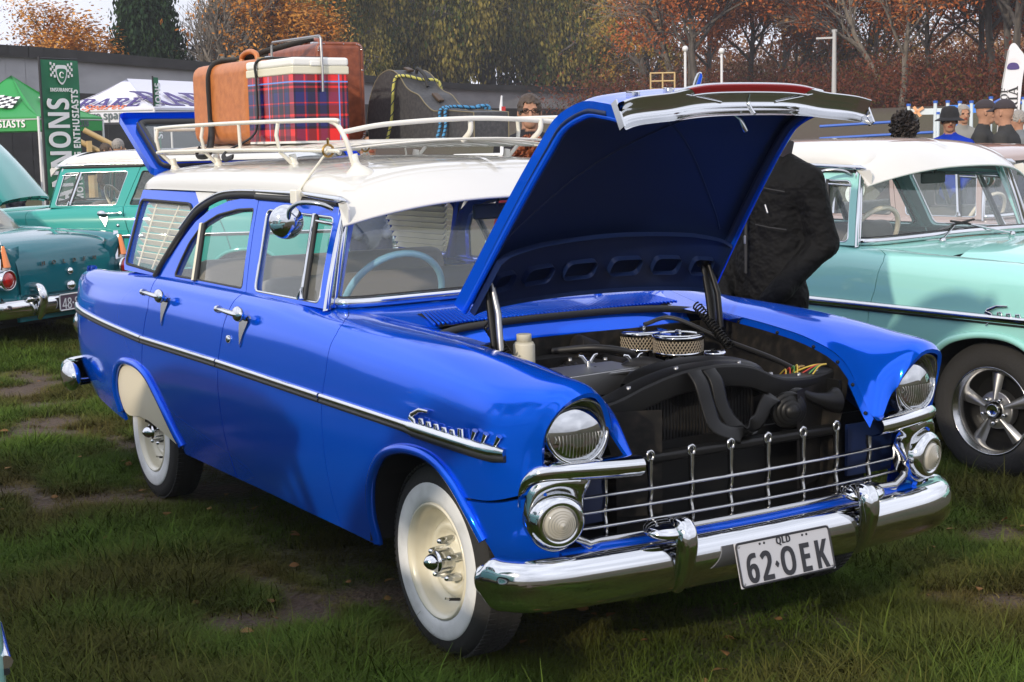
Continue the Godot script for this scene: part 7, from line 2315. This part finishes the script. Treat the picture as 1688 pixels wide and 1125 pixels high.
func conifer(sd: int, o: Dictionary) -> Array:
	var r := RandomNumberGenerator.new(); r.seed = sd
	var m := MB.new(); m.tube([V(0, -.2, 0), V(0, o.height * .5, 0), V(0, o.height, 0)], [o.trunk, o.trunk * .6, .02], 8)
	var mm := MultiMesh.new(); mm.transform_format = MultiMesh.TRANSFORM_3D; mm.use_colors = true
	mm.mesh = leaf_clump(sd, 26, .20, .085, .2)
	var xs := []; var cs := []
	for i in 260:
		var t := pow(r.randf(), .8); var y: float = lerpf(.6, o.height * .98, t); var reach: float = o.radius * (1.0 - t * .96) * r.randf_range(.65, 1.1); var an := r.randf() * TAU
		var tip := V(cos(an) * reach, y - reach * .22, sin(an) * reach)
		m.tube([V(0, y, 0), tip], [.03, .008], 4)
		for k in 12:
			var f := sqrt(r.randf())
			xs.append(Transform3D(Basis(Vector3.UP, r.randf() * TAU).scaled(Vector3.ONE * r.randf_range(.7, 1.3)), V(0, y, 0).lerp(tip, f) + V(r.randfn(), r.randfn() - .3, r.randfn()) * .16))
			cs.append((o.c1 as Color).lerp(o.c2, r.randf()) * r.randf_range(.7, 1.3))
	mm.instance_count = xs.size()
	for i in xs.size(): mm.set_instance_transform(i, xs[i]); mm.set_instance_color(i, cs[i])
	return [m.mesh(), mm]

func plant(called: String, label: String, kit: Array, at: Vector3, size: float, turn: float, bark: Material, group := "") -> void:
	var T := thing(called, label, "tree", group, V(at.x, ground_h(at.x, at.z) if at.y == 0.0 else at.y, at.z), turn)
	T.scale = Vector3.ONE * size
	obj("trunk", kit[0], bark, T)
	if kit[1].instance_count:
		var o := MultiMeshInstance3D.new(); o.name = "crown"; o.multimesh = kit[1]; o.material_override = M.leaf; o.set_meta("kind", "stuff"); T.add_child(o, true)

func build_trees() -> void:
	var base := {"height": 5.0, "trunk": .26, "levels": 3, "kids": [9, 6, 5], "spread": .8, "shrink": .62, "wiggle": .13, "lift": .06, "droop": 0.0, "bare": .35, "leaves": 8, "clump": .22, "leaf": .085, "dense": 1, "cover": .8, "scatter": .18, "c1": Color(.42, .15, .025), "c2": Color(.56, .27, .06)}
	var mk := func(sd: int, d: Dictionary) -> Array:
		var o := base.duplicate(); o.merge(d, true)
		return grow(sd, o)
	var orange: Array = mk.call(11, {"dense": 2, "cover": .75, "kids": [10, 6, 5]})
	var rust: Array = mk.call(12, {"height": 7.0, "kids": [13, 7, 5], "trunk": .15, "c1": Color(.34, .085, .025), "c2": Color(.50, .17, .05), "dense": 3, "cover": .9, "leaf": .10, "scatter": .3})
	var thin: Array = mk.call(13, {"height": 7.5, "kids": [10, 7, 6], "cover": .16, "c1": Color(.36, .14, .05), "c2": Color(.44, .24, .09), "spread": .7, "trunk": .17})
	var bare: Array = mk.call(14, {"height": 5.0, "kids": [12, 8, 7], "cover": .03, "spread": .75, "trunk": .20})
	var olive: Array = mk.call(15, {"height": 8.5, "kids": [13, 7, 5], "droop": .9, "leaves": 16, "clump": .26, "leaf": .11, "dense": 4, "cover": .72, "scatter": .36, "spread": 1.0, "shrink": .55, "bare": .22, "c1": Color(.040, .058, .014), "c2": Color(.235, .185, .045), "trunk": .40})
	var gold: Array = mk.call(16, {"height": 5.0, "dense": 2, "cover": .8, "c1": Color(.34, .19, .03), "c2": Color(.25, .20, .05)})
	var con := conifer(17, {"height": 5.6, "radius": 1.9, "trunk": .16, "c1": Color(.010, .026, .012), "c2": Color(.024, .045, .018)})
	var con2 := conifer(18, {"height": 8.5, "radius": 3.4, "trunk": .3, "c1": Color(.012, .026, .012), "c2": Color(.03, .045, .02)})
	plant("autumn_tree", "orange autumn tree rising behind the wall at the far left", orange, V(-57.5, 0, -14.2), 1.05, .4, M.bark)
	plant("autumn_tree", "thin leafless tree at the left edge above the green tent", thin, V(-56.0, 0, -10.0), .8, 1.2, M.bark)
	plant("autumn_tree", "second thin tree left of the orange autumn tree", thin, V(-60.0, 0, -12.6), .85, 2.6, M.bark)
	plant("conifer", "dark green cone-shaped conifer behind the wall", con, V(-60.2, 0, -19.1), 1.42, 0.0, M.bark)
	plant("conifer", "large spreading dark conifer behind the bare grey tree", con2, V(-63.5, 0, -24.6), 1.15, 1.0, M.bark)
	plant("bare_tree", "bare grey tree between the conifer and the luggage", bare, V(-57.4, 0, -21.4), 1.25, .8, M.pale_bark)
	plant("bare_tree", "bare grey tree just left of the brown trunk", bare, V(-58.5, 0, -23.6), 1.2, 2.2, M.pale_bark)
	plant("autumn_tree", "golden orange tree above the tan suitcase", orange, V(-56.0, 0, -23.5), 1.15, 2.0, M.bark)
	for q in [[-62.5, -30.0, 1.0, .3, "above the tartan cool box"], [-61.0, -33.5, 1.12, 1.9, "above the instrument case"], [-63.5, -38.5, 1.2, 3.1, "in the middle of the weeping olive trees"], [-64.5, -43.5, 1.18, 4.4, "left of the raised bonnet"], [-58.5, -26.0, .8, 5.2, "behind the brown trunk"], [-70.0, -40.0, 1.35, 5.9, "at the back of the weeping olive trees"]]:
		plant("olive_tree", "large weeping olive-green tree %s" % q[4], olive, V(4.05 + (q[0] - 4.05) * 1.45, 0, 3.0 + (q[1] - 3.0) * 1.45), q[2] * 1.5, q[3], M.bark, "weeping olive-green trees behind the wall")
	plant("autumn_tree", "golden shrubby tree right of the weeping olive trees", gold, V(-84.0, 0, -64.0), 1.5, .3, M.bark)
	plant("autumn_tree", "golden tree in the middle of the right-hand grove", gold, V(-60.0, 0, -60.5), 1.1, 1.6, M.bark)
	var r := RandomNumberGenerator.new(); r.seed = 21
	var grp := "autumn trees of the grove at the right"
	var spots := [[-56, -45.5, 0], [-60.5, -49, 0], [-66, -52.5, 1], [-62, -54.5, 0], [-66, -60.5, 1], [-63.5, -60, 2], [-58, -56.5, 1], [-64, -65.5, 1], [-56, -58, 0], [-52, -55, 1], [-46, -49.5, 1], [-48.5, -54, 0], [-44, -52.5, 0], [-40.5, -49, 0], [-37.5, -46.5, 0], [-34.5, -43.5, 0], [-33, -44.5, 1], [-42, -55, 2], [-70, -58, 0], [-72, -66, 0], [-50, -60, 0], [-38, -51, 0], [-31, -41.5, 0], [-45, -57.5, 0]]
	var words := ["first", "second", "third", "fourth", "fifth", "sixth", "seventh", "eighth", "ninth", "tenth", "eleventh", "twelfth", "thirteenth", "fourteenth", "fifteenth", "sixteenth"]
	spots.sort_custom(func(a, b): return (a[0] - 4.0) / (a[1] - 3.0) > (b[0] - 4.0) / (b[1] - 3.0))
	var seen := [0, 0, 0]
	for q in spots:
		var kit: Array = [rust, thin, bare][q[2]]
		var what: String = ["rust-leaved autumn tree", "tall half-bare tree", "leafless pale tree"][q[2]]
		plant(["rust_tree", "bare_tree", "bare_tree"][q[2]], "%s, %s of its kind from the left in the grove behind the playground" % [what, words[seen[q[2]]]], kit, V(q[0], 0, q[1]), r.randf_range(.95, 1.3), r.randf() * TAU, M.pale_bark if q[2] else M.bark, grp)
		seen[q[2]] += 1
	# dark undergrowth along the foot of the grove
	var mm := MultiMesh.new(); mm.transform_format = MultiMesh.TRANSFORM_3D; mm.use_colors = true; mm.mesh = leaf_clump(31, 22, .4, .075, 0.0); mm.instance_count = 9000
	for i in mm.instance_count:
		var t := r.randf(); var p := V(-66, 0, -48).lerp(V(-30, 0, -46), t) + V(r.randfn(0, 2.0) - 6 * sin(t * PI), 0, r.randfn(0, 2.2) - 8 * sin(t * PI))
		p.y = ground_h(p.x, p.z) + absf(r.randfn(0, .9)) * 1.0
		mm.set_instance_transform(i, Transform3D(Basis(Vector3.UP, r.randf() * TAU).scaled(Vector3.ONE * r.randf_range(.7, 1.5)), p))
		mm.set_instance_color(i, Color(.11, .028, .018).lerp(Color(.19, .06, .03), r.randf()) if r.randf() < .8 else Color(.09, .07, .02))
	var o := MultiMeshInstance3D.new(); o.name = "undergrowth"; o.multimesh = mm; o.material_override = M.leaf
	o.set_meta("kind", "stuff"); o.set_meta("label", "dark red undergrowth along the foot of the grove"); o.set_meta("category", "shrubs"); add_child(o)
	# the far wood behind the grove
	var fm := MultiMesh.new(); fm.transform_format = MultiMesh.TRANSFORM_3D; fm.use_colors = true; fm.mesh = leaf_clump(33, 26, .7, .17, 0.0); fm.instance_count = 5200
	var hn := FastNoiseLite.new(); hn.seed = 8; hn.frequency = .09
	for i in fm.instance_count:
		var t := r.randf(); var p := V(-98, 0, -66).lerp(V(-52, 0, -88), t) + V(r.randfn(0, 3.0), 0, r.randfn(0, 3.0))
		var top: float = 5.2 + 2.6 * hn.get_noise_1d(t * 90.0)
		p.y = 2.0 + top * pow(r.randf(), 1.15)
		fm.set_instance_transform(i, Transform3D(Basis(Vector3.UP, r.randf() * TAU).scaled(Vector3.ONE * r.randf_range(.6, 1.4)), p))
		fm.set_instance_color(i, Color(.24, .10, .055).lerp(Color(.34, .21, .10), r.randf()))
	var fo := MultiMeshInstance3D.new(); fo.name = "far_wood"; fo.multimesh = fm; fo.material_override = M.leaf
	fo.set_meta("kind", "stuff"); fo.set_meta("label", "brown far-off wood behind the grove at the right"); fo.set_meta("category", "wood"); add_child(fo)
